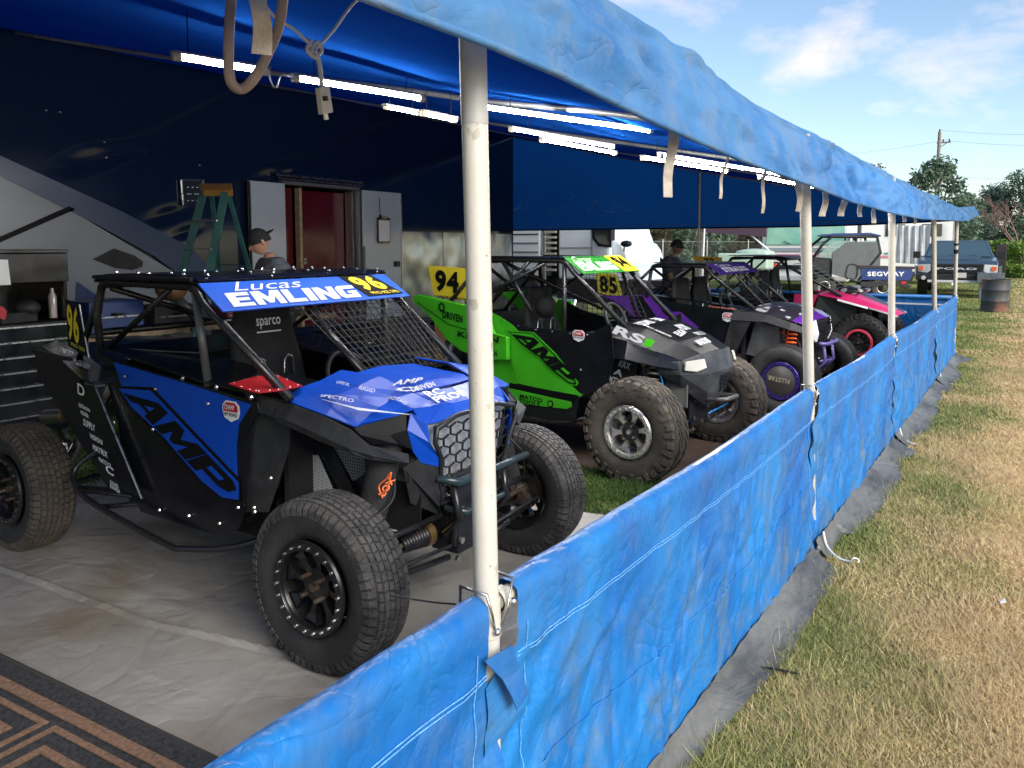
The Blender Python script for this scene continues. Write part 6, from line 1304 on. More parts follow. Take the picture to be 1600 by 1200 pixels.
tk = LT(848, 482, -.1); g = G(); g.lathe([(-.55, .001), (-.55, .31), (-.53, .33), (.5, .33), (.52, .31), (.52, .001)], 28, 'x', (tk.x+.3, .2, tk.z)); g.o('fuel_tank', polish, lor, smooth='auto')
g = G(); g.lathe([(-.02, .001), (-.02, .30), (.0, .31), (.02, .30)], 28, 'y', LT(850, 482, -.12)); g.o('white_drum_end', white, lor, smooth='auto')
g = G(); lbox(g, x0-.5, hx0+1.2, .75, 1.0, .3, 2.1); g.box((b-.5, -.0, .75), (1.6, .06, .5)); g.o('chassis_and_steps', dgrey, lor)
for xx in (x0+.3, hx0+.55):
    for dy in (.1, 2.3): g = G(); g.lathe([(-.14, .001), (-.14, .25), (-.15, .3), (-.13, .49), (-.10, .52), (.10, .52), (.13, .49), (.14, .3)], 30, 'y', (xx, dy+(.1 if dy < 1 else -.1), .52)); g.o('wheel', rubber, lor, smooth='auto')

# ================================================================== motorhome, camper, awning
mh = atD(1256, 440, 30.0); mhr = empty('motorhome', (mh.x, mh.y, 0), 'white motorhome with a green-tinted split windscreen, behind the open bed cart', 'motorhome', R(8))
wm = M('white_gelcoat', (.72, .72, .70), .35, var=.03, vs_=2)
g = G(); g.box((0, 3.5, 1.75), (3.1, 7, 2.7)); g.o('body', wm, mhr, bevel=.12)
tint = M('green_tint_glass', (.16, .42, .34), .12, spec=.8, col2=(.3, .52, .42), vs_=.8)
for sx_ in (-1, 1):
    g = G(); g.slab([(sx_*.04, -.03, 1.78), (sx_*1.40, -.03, 1.78), (sx_*1.32, .0, 2.75), (sx_*.04, .0, 2.75)], .03, n=(0, 1, 0)); g.o('windscreen', tint, mhr, bevel=.01)
    g = G(); g.tube([(sx_*.3-.2, -.06, 1.80), (sx_*.3+.45*sx_, -.08, 1.92)], .012, 5); g.o('wiper', black, mhr)
    g = G(); g.box((sx_*1.25, -.03, 1.0), (.34, .06, .22)); g.o('headlight', M('lamp_glass', (.5, .5, .5), .1), mhr, bevel=.01)
    g = G(); g.box((sx_*1.70, -.1, 2.0), (.16, .2, .4)); g.o('mirror', black, mhr, bevel=.02)
g = G(); g.box((0, -.02, 1.60), (3.08, .03, .14)); g.o('grey_stripe', M('grey_stripe', (.25, .29, .33), .4), mhr)
g = G(); g.box((0.2, -.022, 1.38), (2.4, .03, .10)); g.o('pink_stripe', M('pink_stripe', (.62, .2, .28), .4), mhr)
g = G(); g.box((0, -.04, .95), (2.0, .04, .16)); g.o('grille_slot', black, mhr)
g = G(); g.box((0, -.1, .55), (3.0, .22, .22)); g.o('bumper', wm, mhr, bevel=.04)
g = G(); g.box((-1.15, -.06, 1.02), (.5, .05, .24)); g.o('plate_holder', black, mhr)
g = G(); g.box((-1.25, -.09, 1.02), (.18, .02, .16)); g.o('white_number_disc', white, mhr); g = G(); g.box((-1.02, -.09, 1.02), (.16, .02, .14)); g.o('orange_lamp', M('amber_lens', (.7, .12, .03), .3), mhr)
for x in (-1.2, 1.2): g = G(); g.lathe([(-.15, .001), (-.15, .25), (-.12, .42), (.12, .42), (.15, .25), (.15, .001)], 24, 'x', (x, .9, .42)); g.o('wheel', rubber, mhr, smooth='auto')
cm = atD(1392, 430, 37); cmr = empty('camper', (cm.x, cm.y, 0), 'white camper side with dark windows and coloured stripes, right of the motorhome', 'camper', R(12))
g = G(); g.box((0, 1.2, 1.9), (5.2, 2.4, 2.7)); g.o('body', wm, cmr, bevel=.08)
for x in (-1.7, .1, 1.6): g = G(); g.box((x, -.02, 2.45), (.8, .04, .55)); g.o('window', glassd, cmr, bevel=.01)
g = G(); g.box((0, -.02, 1.25), (5.1, .03, .10)); g.o('pink_stripe', M('pink_stripe', (.62, .2, .28), .4), cmr); g = G(); g.slab([(-1.2, -.03, 1.35), (-.9, -.03, 1.35), (-1.3, -.03, 1.8), (-1.4, -.03, 1.75)], .02, n=(0, 1, 0)); g.box((1, -.02, 1.4), (2.6, .03, .08)); g.o('teal_stripe', M('teal_stripe', (.02, .35, .33), .4), cmr)
for x in (-2.2, -1.3, 2.45): g = G(); g.tube([(x, -.4, 0), (x, -.4, 3.0)], .07, 8); g.o('awning_leg', wm, cmr)
for x in (-.5, .6): g = G(); g.lathe([(-.1, .001), (-.1, .34), (.1, .34), (.1, .001)], 20, 'y', (x, .1, .34)); g.o('wheel', rubber, cmr, smooth='auto')
hs = atD(1425, 400, 33); g = G(); g.grid(lambda u, v: (hs.x-.62+u*1.25, hs.y+.05*math.sin(u*30)+.02*math.sin(u*70+v*5), 1.05+v*1.55-.04*math.sin(u*3)), 60, 10)
tag(g.o('hanging_sheet', M('grey_sheet', (.42, .45, .46), .8, col2=(.52, .54, .54), vs_=3, bump=.3, bs=12), smooth=True), 'grey sheet hanging in folds beside the blue pickup', 'sheet')
aw = atD(1150, 380, 27); awr = empty('purple_awning', (aw.x, aw.y, 0), 'dark plum awning on slanted white poles left of the motorhome', 'awning')
g = G(); g.slab([(-1.2, 0, 2.45), (1.0, 0, 2.30), (1.2, 2, 2.75), (-1.0, 2, 2.75)], .04); g.slab([(-1.2, 0, 2.45), (1.0, 0, 2.30), (1.0, .02, 2.02), (.2, .02, 2.1), (-1.2, .02, 2.2)], .02, n=(0, 1, 0)); g.o('cloth', M('plum_awning', (.09, .045, .075), .7), awr)
for (p, q) in (((.1, 0, 2.42), (1.15, .2, 1.5)), ((1.15, .2, 1.5), (1.2, .2, .0)), ((-1.1, 0, 2.4), (-1.15, 0, 0))): g = G(); g.tube([p, q], .03, 8); g.o('pole', white, awr)
g = G(); o_ = atD(1165, 400, 26); g.box((o_.x, o_.y, 1.25), (1.6, .8, .5)); g.ball((o_.x+.3, o_.y, 1.5), .3, 14, 8, (2.2, 1, .5)); tag(g.o('far_cart', M('mint_bodywork', (.4, .52, .42), .35), bevel=.05), 'pale green cart roof showing behind the pink buggy', 'cart')

# ================================================================== open bed side-by-side
sg_ = atD(1345, 455, 27.0); su = empty('utility_cart', (sg_.x, sg_.y, 0), 'dark cabbed utility cart with a blue lettered cargo bed', 'utility cart', R(26))
K = 27.0/1260
def SX(x, y, dy=0): return Vector(((x-1345)*K, dy, CAMH-(y-HZ)*K))
navyb = M('navy_blue_panel', (.008, .035, .16), .35)
def splate(pts, mat, nm, t=.04, dy=0, par=None, bevel=.008): g = G(); g.slab([SX(x, y, dy) for x, y in pts], t, n=(0, 1, 0)); return g.o(nm, mat, par or su, bevel=bevel)
splate([(1300, 395), (1322, 378), (1368, 378), (1372, 395), (1372, 425), (1340, 440), (1300, 428)], M('cab_grey', (.09, .10, .105), .45, var=.1, vs_=3), 'door', .06, 0)
splate([(1275, 405), (1300, 402), (1302, 438), (1275, 430), (1268, 418)], dgrey, 'front_body', 1.2, .65)
for dy in (0, 1.3):
    g = G(); g.tube([SX(1270, 405, dy), SX(1285, 382, dy), SX(1300, 369, dy), SX(1366, 370, dy)], .045, 8); g.tube([SX(1366, 370, dy), SX(1372, 395, dy), SX(1340, 438, dy)], .045, 8); g.tube([SX(1336, 372, dy), SX(1332, 395, dy), SX(1326, 406, dy)], .03, 8); g.o('cab_frame', dgrey, su, smooth=True)
g = G(); g.slab([SX(1292, 368, -.05), SX(1300, 366, -.05), SX(1355, 365, -.05), SX(1371, 369, -.05), SX(1371, 369, 1.35), SX(1355, 365, 1.35), SX(1300, 366, 1.35), SX(1292, 368, 1.35)], .06); g.o('roof', navyb, su, bevel=.01)
cg = M('cab_glass', (.22, .36, .34), .08, alpha=.55, spec=.8)
splate([(1276, 402), (1300, 376), (1334, 376), (1330, 395), (1322, 402), (1302, 404)], cg, 'side_window', .01, -.0)
splate([(1345, 376), (1368, 376), (1372, 386), (1368, 404), (1345, 404)], cg, 'rear_window', .01, .02)
g = G(); g.tube([SX(1290, 400, .3)+Vector((.17*math.cos(i*.4), 0, .17*math.sin(i*.4))) for i in range(17)], .02, 6); g.o('steering_wheel', black, su)
g = G(); g.tube(bez([SX(1330, 412, -.06), SX(1324, 415, -.06), SX(1322, 432, -.06), SX(1336, 434, -.06), SX(1338, 416, -.06), SX(1330, 412, -.06)]), .014, 6); g.o('door_handle', black, su)
bd = splate([(1343, 419), (1419, 420), (1421, 428), (1416, 437), (1345, 437)], navyb, 'cargo_bed', .05, -.02)
g = G(); g.box(SX(1385, 428, .7), (1.55, 1.3, .34)); g.o('bed_tub', dgrey, su); splate([(1340, 414), (1424, 416), (1424, 420), (1340, 419)], black, 'bed_rail', .08, -.02)
text(bd, 'SEGWAY', SX(1353, 431, -.055), SX(1408, 431, -.055), SX(1353, 424, -.055), whited, bold=.03, lift=.008)
splate([(1343, 440), (1400, 438), (1420, 446), (1414, 450), (1390, 444), (1345, 450)], dgrey, 'fender', .5, .2)
g = G(); g.box(SX(1407, 441, -.05), (.16, .05, .09)); g.o('tail_light', red, su)
for xx in (1290, 1378):
    for s_ in (-1, 1): h = holder('wheel', su, SX(xx, 455.0, 0)*1.0+Vector((0, .1 if s_ < 0 else 1.25, -SX(xx, 455, 0).z+.36)), (0, 0, 0 if s_ < 0 else math.pi)); [h.children for _ in ()]; \
        [setattr(o, 'parent', h) for o in [link(n_, m_, None) for n_, m_, _, _ in wheel_meshes('mud', .38, .125)[:3]]]

# ================================================================== pickup
pk = atD(1493, 460, 27.3); pu = empty('pickup_truck', (pk.x, pk.y, 0), 'dark blue pickup truck facing the camera beyond the tent corner', 'pickup', R(3))
pb = M('slate_blue_paint', (.035, .06, .095), .28, coat=.5, var=.05, vs_=2); sxk = 1.14
def B(g, c, d): return g.box((c[0]*sxk, c[1], c[2]), (d[0]*sxk, d[1], d[2]))
g = G(); g.slab([(x*sxk, y, z) for x, y, z in [(0, 0, .62), (0, 0, 1.10), (0, .12, 1.24), (0, 1.35, 1.34), (0, 5.4, 1.36), (0, 5.4, .62)]], 2.1*sxk, n=(1, 0, 0)); g.o('body', pb, pu, bevel=.05)
g = G()
v_ = [(-.98, 1.35, 1.30), (.98, 1.35, 1.30), (.76, 2.0, 1.93), (-.76, 2.0, 1.93), (-.98, 3.9, 1.32), (.98, 3.9, 1.32), (.78, 3.5, 1.93), (-.78, 3.5, 1.93)]
g.add([(x*sxk, y, z) for x, y, z in v_], [(0, 1, 2, 3), (3, 2, 6, 7), (1, 5, 6, 2), (4, 0, 3, 7), (5, 4, 7, 6)]); cabp = g.o('cab', pb, pu, bevel=.04)
g = G(); q = [Vector((x*sxk, y, z)) for x, y, z in ((-.88, 1.42, 1.36), (.88, 1.42, 1.36), (.70, 1.96, 1.88), (-.70, 1.96, 1.88))]; g.slab([p+Vector((0, -.03, .01)) for p in q], .01); g.o('windscreen', M('bluish_windscreen', (.05, .09, .12), .08, spec=.7), pu)
for s_ in (-1, 1):
    g = G(); g.slab([(s_*.93*sxk, 1.6, 1.38), (s_*.93*sxk, 3.6, 1.38), (s_*.82*sxk, 3.4, 1.82), (s_*.82*sxk, 2.05, 1.82)], .02); g.o('side_glass', glassd, pu)
    g = G(); B(g, (s_*1.16, 1.6, 1.42), (.2, .1, .24)); g.tube([(s_*.95*sxk, 1.6, 1.36), (s_*1.1*sxk, 1.6, 1.38)], .02, 6); g.o('wing_mirror', black, pu, bevel=.02)
    g = G(); g.slab([(s_*.70*sxk, -.03, 1.12), (s_*1.04*sxk, .02, 1.10), (s_*1.04*sxk, .02, .86), (s_*.78*sxk, -.03, .82), (s_*.68*sxk, -.03, .90)], .05, n=(0, 1, 0)); hl = g.o('headlight', M('lamp_glass', (.5, .5, .5), .1), pu, bevel=.01)
    g = G(); B(g, (s_*.95, -.06, .98), (.12, .02, .14)); g.o('amber_lens', M('amber_lens', (.7, .12, .03), .3), hl)
    g = G(); g.slab([(s_*1.06*sxk, -.0, 1.05), (s_*1.14*sxk, .3, 1.08), (s_*1.16*sxk, 1.3, 1.0), (s_*1.14*sxk, 1.35, .62), (s_*1.06*sxk, 0, .62)], .05); g.o('wheel_arch', pb, pu, bevel=.02)
    for yy in (.95, 4.5): g = G(); g.lathe([(-.15, .001), (-.15, .22), (-.17, .28), (-.15, .41), (-.1, .44), (.1, .44), (.15, .41), (.16, .28)], 28, 'x', (s_*.92*sxk, yy, .44)); g.o('wheel', rubber, pu, smooth='auto')
g = G(); g.slab([(x*sxk, y, z) for x, y, z in ((-.55, .25, 1.265), (.55, .25, 1.265), (.62, 1.25, 1.375), (-.62, 1.25, 1.375))], .05); g.o('hood_bulge', pb, pu, bevel=.02)
g = G(); g.tube([(-.5*sxk, 1.32, 1.36), (-.1*sxk, 1.38, 1.44)], .01, 4); g.tube([(.1*sxk, 1.32, 1.36), (.5*sxk, 1.38, 1.44)], .01, 4); g.o('wipers', black, pu)
for s_ in (-1, 1): g = G(); g.lathe([(-.03, .001), (-.03, .07), (.0, .075)], 14, 'y', (s_*.86*sxk, -.29, .66)); g.o('fog_lamp', M('lamp_glass', (.5, .5, .5), .1), pu, smooth='auto')
g = G()
for k in range(9): B(g, (-.6+k*.15, -.062, .97), (.02, .02, .28))
g.o('grille_bars', dgrey, pu)
g = G(); B(g, (0, -.03, .97), (1.36, .05, .32)); g.o('grille_panel', black, pu, bevel=.01)
g = G(); B(g, (0, -.07, .97), (1.30, .03, .05)); B(g, (0, -.07, .86), (1.30, .03, .02)); B(g, (0, -.07, 1.08), (1.30, .03, .02)); gr = g.o('grille_bar', dgrey, pu)
text(gr, 'FORD', (-.52*sxk, -.09, .935), (.52*sxk, -.09, .935), (-.52*sxk, -.09, 1.01), M('pale_letters', (.5, .52, .55), .4), bold=.03, lift=.006)
g = G(); B(g, (0, -.14, .68), (2.1, .30, .22)); g.o('bumper', dgrey, pu, bevel=.03); g = G(); B(g, (0, -.22, .55), (1.5, .2, .08)); g.o('skid_guard', M('pale_skid', (.55, .56, .56), .4), pu, bevel=.01)
g = G(); B(g, (.1, -.31, .76), (.32, .02, .17)); g.o('licence_plate', M('plate_white', (.6, .52, .48), .5), pu)

# ================================================================== drum, bin, board
dp = onZ(1554, 487); dr = empty('burn_drum', dp, 'rusty dark steel drum standing on the grass right of the corner pole', 'drum')
g = G(); g.lathe([(.0, .001), (.0, .31), (.02, .335), (.27, .33), (.29, .345), (.31, .33), (.56, .33), (.58, .345), (.60, .33), (.84, .335), (.86, .345), (.86, .32), (.70, .315)], 36, 'z'); g.o('shell', M('rusty_drum', (.045, .05, .055), .6, col2=(.20, .09, .05), vs_=2.3, bump=.3, bs=30, detail=8, lo=.5, hi=.62), dr, smooth='auto')
g = G(); g.lathe([(.70, .001), (.70, .315)], 36, 'z'); g.o('ash_fill', M('ash', (.12, .11, .10), .95, bump=.6, bs=30), dr)
bn = onZ(1601, 432); bn.z = 0; br = empty('wheelie_bin', bn, 'dark green bin far off at the right edge', 'bin')
g = G(); g.slab([(-.35, 0, .1), (.35, 0, .1), (.42, 0, 1.35), (-.42, 0, 1.35)], .8, n=(0, 1, 0)); g.o('body', M('bin_green', (.02, .09, .06), .5), br, bevel=.04); g = G(); g.box((0, 0, 1.4), (.95, .9, .09)); g.o('lid', black, br, bevel=.03)
bd_ = atD(1562, 440, 30); b2 = empty('upright_board', (bd_.x, bd_.y, 0), 'dark upright board standing behind the right side of the blue pickup', 'board')
g = G(); g.box((0, 0, .95), (.34, .12, 1.7)); g.o('panel', M('brown_black_board', (.03, .025, .025), .7, var=.3, vs_=5), b2, bevel=.01); g = G(); g.box((0, 0, .06), (.5, .4, .12)); g.o('foot', dgrey, b2)
g = G(); tb2 = atD(1548, 432, 26.5); g.box((tb2.x, tb2.y, .68), (.75, .5, .35)); g.box((tb2.x-.28, tb2.y, .25), (.06, .4, .5)); g.box((tb2.x+.28, tb2.y, .25), (.06, .4, .5)); tag(g.o('side_crate', M('grey_crate', (.12, .14, .16), .6, var=.2, vs_=6), bevel=.01), 'grey crate on legs between the drum and the pickup', 'crate')

# ================================================================== fence
fn = empty('chain_link_fence', Vector((-14, 40, 0)), 'chain link fence on thin pale posts behind the second person', 'fence')
fa, fb = atD(880, 385, 34), atD(1720, 385, 58); fa.z = fb.z = 0; L = (fb-fa).length; npst = 17
for k in range(npst+1): p = fa.lerp(fb, k/npst)-fn.location; g = G(); g.tube([(p.x, p.y, 0), (p.x, p.y, 2.05)], .03, 6); g.o('fence_post', M('pale_post', (.5, .49, .45), .6), fn)
g = G()
for z in (.15, 1.95): a, b = fa-fn.location, fb-fn.location; g.tube([(a.x, a.y, z), (b.x, b.y, z)], .018, 4)
n_ = 420; d = (fb-fa)
for k in range(n_):
    for s_ in (0, 1.6/L*1.0):
        p = fa.lerp(fb, k/n_)-fn.location; q = fa.lerp(fb, min(1, k/n_+(.045 if s_ else -.045)*1.0))-fn.location
        if 0 < k/n_+(.045 if s_ else -.045) < 1: g.tube([(p.x, p.y, .15), (q.x, q.y, 1.95)], .0045, 3, False)
mm = g.o('wire_mesh', chain_m, fn)

# ================================================================== trees
leaf_c = []
def leafmat(nm, c1, c2, tr=.25):
    m = bpy.data.materials.new(nm); m.use_nodes = True; t = m.node_tree; b = t.nodes['Principled BSDF']; n = t.nodes.new; l = t.links.new
    gg = n('ShaderNodeNewGeometry'); r = n('ShaderNodeValToRGB'); r.color_ramp.elements[0].color = (*c1, 1); r.color_ramp.elements[1].color = (*c2, 1); l(gg.outputs['Random Per Island'], r.inputs[0]); l(r.outputs[0], b.inputs['Base Color'])
    b.inputs['Roughness'].default_value = .65; b.inputs['Specular IOR Level'].default_value = .25
    tb_ = n('ShaderNodeBsdfTranslucent'); l(r.outputs[0], tb_.inputs[0]); mx_ = n('ShaderNodeMixShader'); mx_.inputs[0].default_value = tr; o = t.nodes['Material Output']; l(b.outputs[0], mx_.inputs[1]); l(tb_.outputs[0], mx_.inputs[2]); l(mx_.outputs[0], o.inputs[0]); return m
lf1 = leafmat('hazed_green_leaves', (.06, .10, .085), (.17, .235, .19)); lf2 = leafmat('mid_green_leaves', (.065, .11, .075), (.17, .25, .16)); lf3 = leafmat('olive_brown_leaves', (.08, .075, .035), (.21, .19, .10)); lf4 = leafmat('bright_leaves', (.10, .19, .03), (.24, .36, .08))  # bluish leaves: distance haze is put into their colour
bark = M('grey_brown_bark', (.11, .085, .065), .9, col2=(.2, .17, .14), vs_=6, bump=.6, bs=20, stretch=(3, 3, .5))
def crown_mesh(nm, seed, H, Wd, base, nl, ls, clumps):
    rg = np.random.default_rng(seed); P = []
    cs = []
    for k in range(clumps):
        h = rg.uniform(base, .97); w_ = Wd*(math.sin(math.pi*min(1, (h-base+.12)/(1.14-base)))**.7); a = rg.uniform(0, 6.28); rr_ = w_*math.sqrt(rg.uniform(.05, 1))*.8
        cs.append((rr_*math.cos(a), rr_*math.sin(a), h*H, rg.uniform(.10, .24)*Wd*1.3))
    wts = np.array([c[3]**2 for c in cs]); wts /= wts.sum(); idx = rg.choice(len(cs), nl, p=wts); cs = np.array(cs)[idx]
    dirs = rg.normal(size=(nl, 3)); dirs /= np.linalg.norm(dirs, axis=1)[:, None]; rad = cs[:, 3]*rg.uniform(.45, 1.12, nl)
    c = cs[:, :3]+dirs*rad[:, None]*np.array([1, 1, .8]); u = rg.normal(size=(nl, 3)); u /= np.linalg.norm(u, axis=1)[:, None]; v = np.cross(u, rg.normal(size=(nl, 3))); v /= np.linalg.norm(v, axis=1)[:, None]
    s = ls*rg.uniform(.6, 1.5, nl)[:, None]; V = np.stack([c-u*s, c+v*s*.45, c+u*s, c-v*s*.45], 1).reshape(-1, 3)
    me = bpy.data.meshes.new(nm); me.vertices.add(4*nl); me.vertices.foreach_set('co', V.ravel().astype('f')); me.loops.add(4*nl); me.loops.foreach_set('vertex_index', np.arange(4*nl, dtype='i')); me.polygons.add(nl); me.polygons.foreach_set('loop_start', np.arange(0, 4*nl, 4, dtype='i')); me.polygons.foreach_set('loop_total', np.full(nl, 4, 'i')); me.update(); return me, cs
def trunk_mesh(seed, H, Wd, base, cs):
    rd = random.Random(seed); g = G(); r0 = H*.022
    pts = [Vector((0, 0, -.1)), Vector((rd.uniform(-.1, .1), rd.uniform(-.1, .1), H*.3)), Vector((rd.uniform(-.2, .2), rd.uniform(-.2, .2), H*.6)), Vector((rd.uniform(-.3, .3), rd.uniform(-.2, .2), H*.88))]
    g.tube(pts, [r0*1.4, r0, r0*.6, r0*.15], 8)
    for k in range(14):
        c = cs[rd.randrange(len(cs))]; t = rd.uniform(.35, .8); p = pts[1].lerp(pts[2], t); q = Vector(c[:3]); m = p.lerp(q, .5)+Vector((0, 0, -.1*rd.random())); g.tube([p, m, q], [r0*.45, r0*.28, r0*.06], 6)
    return g.mesh('trunk')
TC = {}
def tree(nm, px, d, ztop, wd, kind, label, group, base=.18, mat=None, nl=5200, ls=.10, clumps=40, rot=0):
    key = (kind, base, nl, round(ztop), round(wd))
    if key not in TC:
        me, cs = crown_mesh('crown', hash(kind) % 97+len(TC), ztop, wd, base, nl, ls, clumps); tm = trunk_mesh(len(TC), ztop, wd, base, cs); tm.materials.append(bark); me.materials.append(mat); TC[key] = (me, tm)
    me, tm = TC[key]; p = atD(px, 400, d); r_ = empty(nm, (p.x, p.y, 0), label, 'tree' if 'tree' in nm else 'bush', R(rot), group)
    for n_, m_ in (('crown', me), ('trunk', tm)): o = bpy.data.objects.new(n_, m_); C.objects.link(o); o.parent = r_
    return r_
gt = 'trees at the field edge on the right'
tree('tree', 1425, 62, 7.6, 1.35, 'a', 'small loose-crowned tree rising above the canopy left of the utility pole', gt, .35, lf3, 750, .10, 16)
tree('tree', 1512, 60, 5.4, 2.2, 'b', 'bluish green tree right of the corner pole, lowest of its row', gt, .08, lf1, 6500, .11, 44)
tree('tree', 1550, 64, 6.3, 2.6, 'b2', 'rounded bluish tree behind the upright board', gt, .08, lf1, 7000, .11, 50, 40)
tree('tree', 1592, 62, 7.5, 2.8, 'c', 'tallest leafy tree at the right edge of the photo', gt, .08, lf2, 7500, .11, 50)
tree('tree', 1640, 60, 8.0, 3.0, 'c2', 'tall green tree just past the right edge', gt, .08, lf2, 7000, .11, 50, 90)
tree('tree', 1474, 70, 5.2, 2.4, 'b', 'distant dark tree between the utility pole and the corner pole', gt, .08, lf1, 6000, .11, 44, 120)
g = G(); dq = atD(1592, 380, 48); rd = random.Random(8)
base_ = Vector((0, 0, 0)); dtr = empty('bare_tree', (dq.x, dq.y, 0), 'bare pinkish-brown tree in front of the tall trees at the right edge', 'tree')
def br_(p, d, L, r, n):
    q = p+d*L; g.tube([p, p.lerp(q, .5)+Vector((rd.uniform(-.05, .05), rd.uniform(-.05, .05), 0))*L, q], [r, r*.8, r*.6], 5)
    if n: 
        for _ in range(3): nd = (d+Vector((rd.uniform(-.8, .8), rd.uniform(-.8, .8), rd.uniform(-.3, .5)))).normalized(); br_(q, nd, L*rd.uniform(.6, .85), r*.6, n-1)
br_(base_, Vector((0, 0, 1)), 1.5, .10, 5); g.o('branches', M('pinkish_bark', (.24, .15, .13), .9), dtr)
gb = 'shrubs and trees behind the fence'
names = ['brownish shrub mass behind the lorry mirror', 'olive scrub tree left of the second person', 'olive scrub tree straight behind the second person', 'pale olive tree right of the second person', 'olive shrub left of the plum awning', 'scrub tree above the plum awning', 'scrub behind the motorhome', 'scrub tree behind the camper', 'dark scrub behind the hanging sheet', 'scrub behind the blue pickup']
for k, px in enumerate((930, 985, 1040, 1095, 1150, 1205, 1270, 1340, 1405, 1465)):
    tree('scrub_tree', px, 46+(k % 3)*3, 5.4+(k % 2), 2.6, 'd%d' % (k % 3), names[k], gb, .02, lf3 if k % 3 else lf2, 5200, .12, 40, 50*k)
tree('green_bush', 1560, 46, 2.0, 1.6, 'e', 'bright green low bush below the bluish trees', 'low bushes at the right', .0, lf4, 3500, .09, 26)
tree('green_bush', 1598, 44, 1.9, 1.8, 'e', 'bright green low bush cut by the right edge', 'low bushes at the right', .0, lf4, 3500, .09, 26, 70)
tree('green_bush', 1478, 46, 2.2, 1.3, 'e2', 'bright green low bush left of the corner pole', 'low bushes at the right', .0, lf4, 3000, .09, 24, 20)
# far treeline, one mass
me, cs = crown_mesh('treeline', 5, 6, 3, 0, 10, .2, 4)
rg = np.random.default_rng(3); nl = 60000; x = rg.uniform(-150, 60, nl); y = 120+rg.uniform(0, 8, nl)+.0*x; h = (5.5+1.6*np.sin(x*.21)+1.0*np.sin(x*.83+1))*rg.uniform(.02, 1, nl)**.8; c = np.stack([x, y, h], 1)
u = rg.normal(size=(nl, 3)); u /= np.linalg.norm(u, axis=1)[:, None]; v = np.cross(u, rg.normal(size=(nl, 3))); v /= np.linalg.norm(v, axis=1)[:, None]; s = .3
V = np.stack([c-u*s, c+v*s*.6, c+u*s, c-v*s*.6], 1).reshape(-1, 3); me = bpy.data.meshes.new('treeline'); me.vertices.add(4*nl); me.vertices.foreach_set('co', V.ravel().astype('f')); me.loops.add(4*nl); me.loops.foreach_set('vertex_index', np.arange(4*nl, dtype='i')); me.polygons.add(nl); me.polygons.foreach_set('loop_start', np.arange(0, 4*nl, 4, dtype='i')); me.polygons.foreach_set('loop_total', np.full(nl, 4, 'i')); me.update()
o = link('far_treeline', me, lf1); o['kind'] = 'stuff'; o['label'] = 'far line of dark trees along the horizon'

# utility pole
up = atD(1458, 400, 60); ur = empty('utility_pole', (up.x, up.y, 0), 'grey wooden utility pole with crossarm rising above the canopy', 'utility pole')
g = G(); g.tube([(0, 0, 0), (.05, 0, 10.1)], [.17, .11], 10); g.o('pole', M('grey_pole_wood', (.22, .18, .16), .85, var=.2, vs_=8), ur, smooth='auto')
g = G(); g.box((.35, 0, 9.3), (.9, .1, .1)); g.tube([(.0, 0, 8.9), (.6, 0, 9.3)], .03, 5); g.o('crossarm', M('grey_pole_wood', (.2,)*3), ur)
g = G()
for x, z in ((.7, 9.45), (.3, 9.45), (-.25, 8.3), (0.05, 10.2)): g.tube([(x, 0, z-.1), (x, 0, z+.08)], .05, 8)
g.lathe([(-.3, .001), (-.3, .16), (.3, .16), (.3, .001)], 14, 'z', (-.3, -.1, 7.0)); g.o('insulators_and_can', dgrey, ur)
g = G(); g.tube(bez([(.2, 0, 7.1), (.5, 0, 6.4), (.35, 0, 5.6), (.12, 0, 5.4)]), .025, 5); g.o('riser_cable', dgrey, ur)
for (z0, pa, lb) in ((10.2, (1760, 195, 62), 'top power line running right from the utility pole'), (9.5, (1760, 214, 62), 'second power line running right from the utility pole'), (7.0, (1760, 268, 62), 'low cable running right from the utility pole')):
    A = Vector((up.x+.1, up.y, z0)); Bp = atD(*pa); g = G(); g.tube([A.lerp(Bp, t/12)+Vector((0, 0, -.5*math.sin(math.pi*t/12))) for t in range(13)], .009, 4); tag(g.o('power_line', dgrey), lb, 'wire', 'power lines')
A = Vector((up.x, up.y, 9.4)); Bp = atD(1150, 232, 75); g = G(); g.tube([A.lerp(Bp, t/12)+Vector((0, 0, -.8*math.sin(math.pi*t/12))) for t in range(13)], .008, 4); tag(g.o('power_line', dgrey), 'faint power line running left behind the canopy', 'wire', 'power lines')

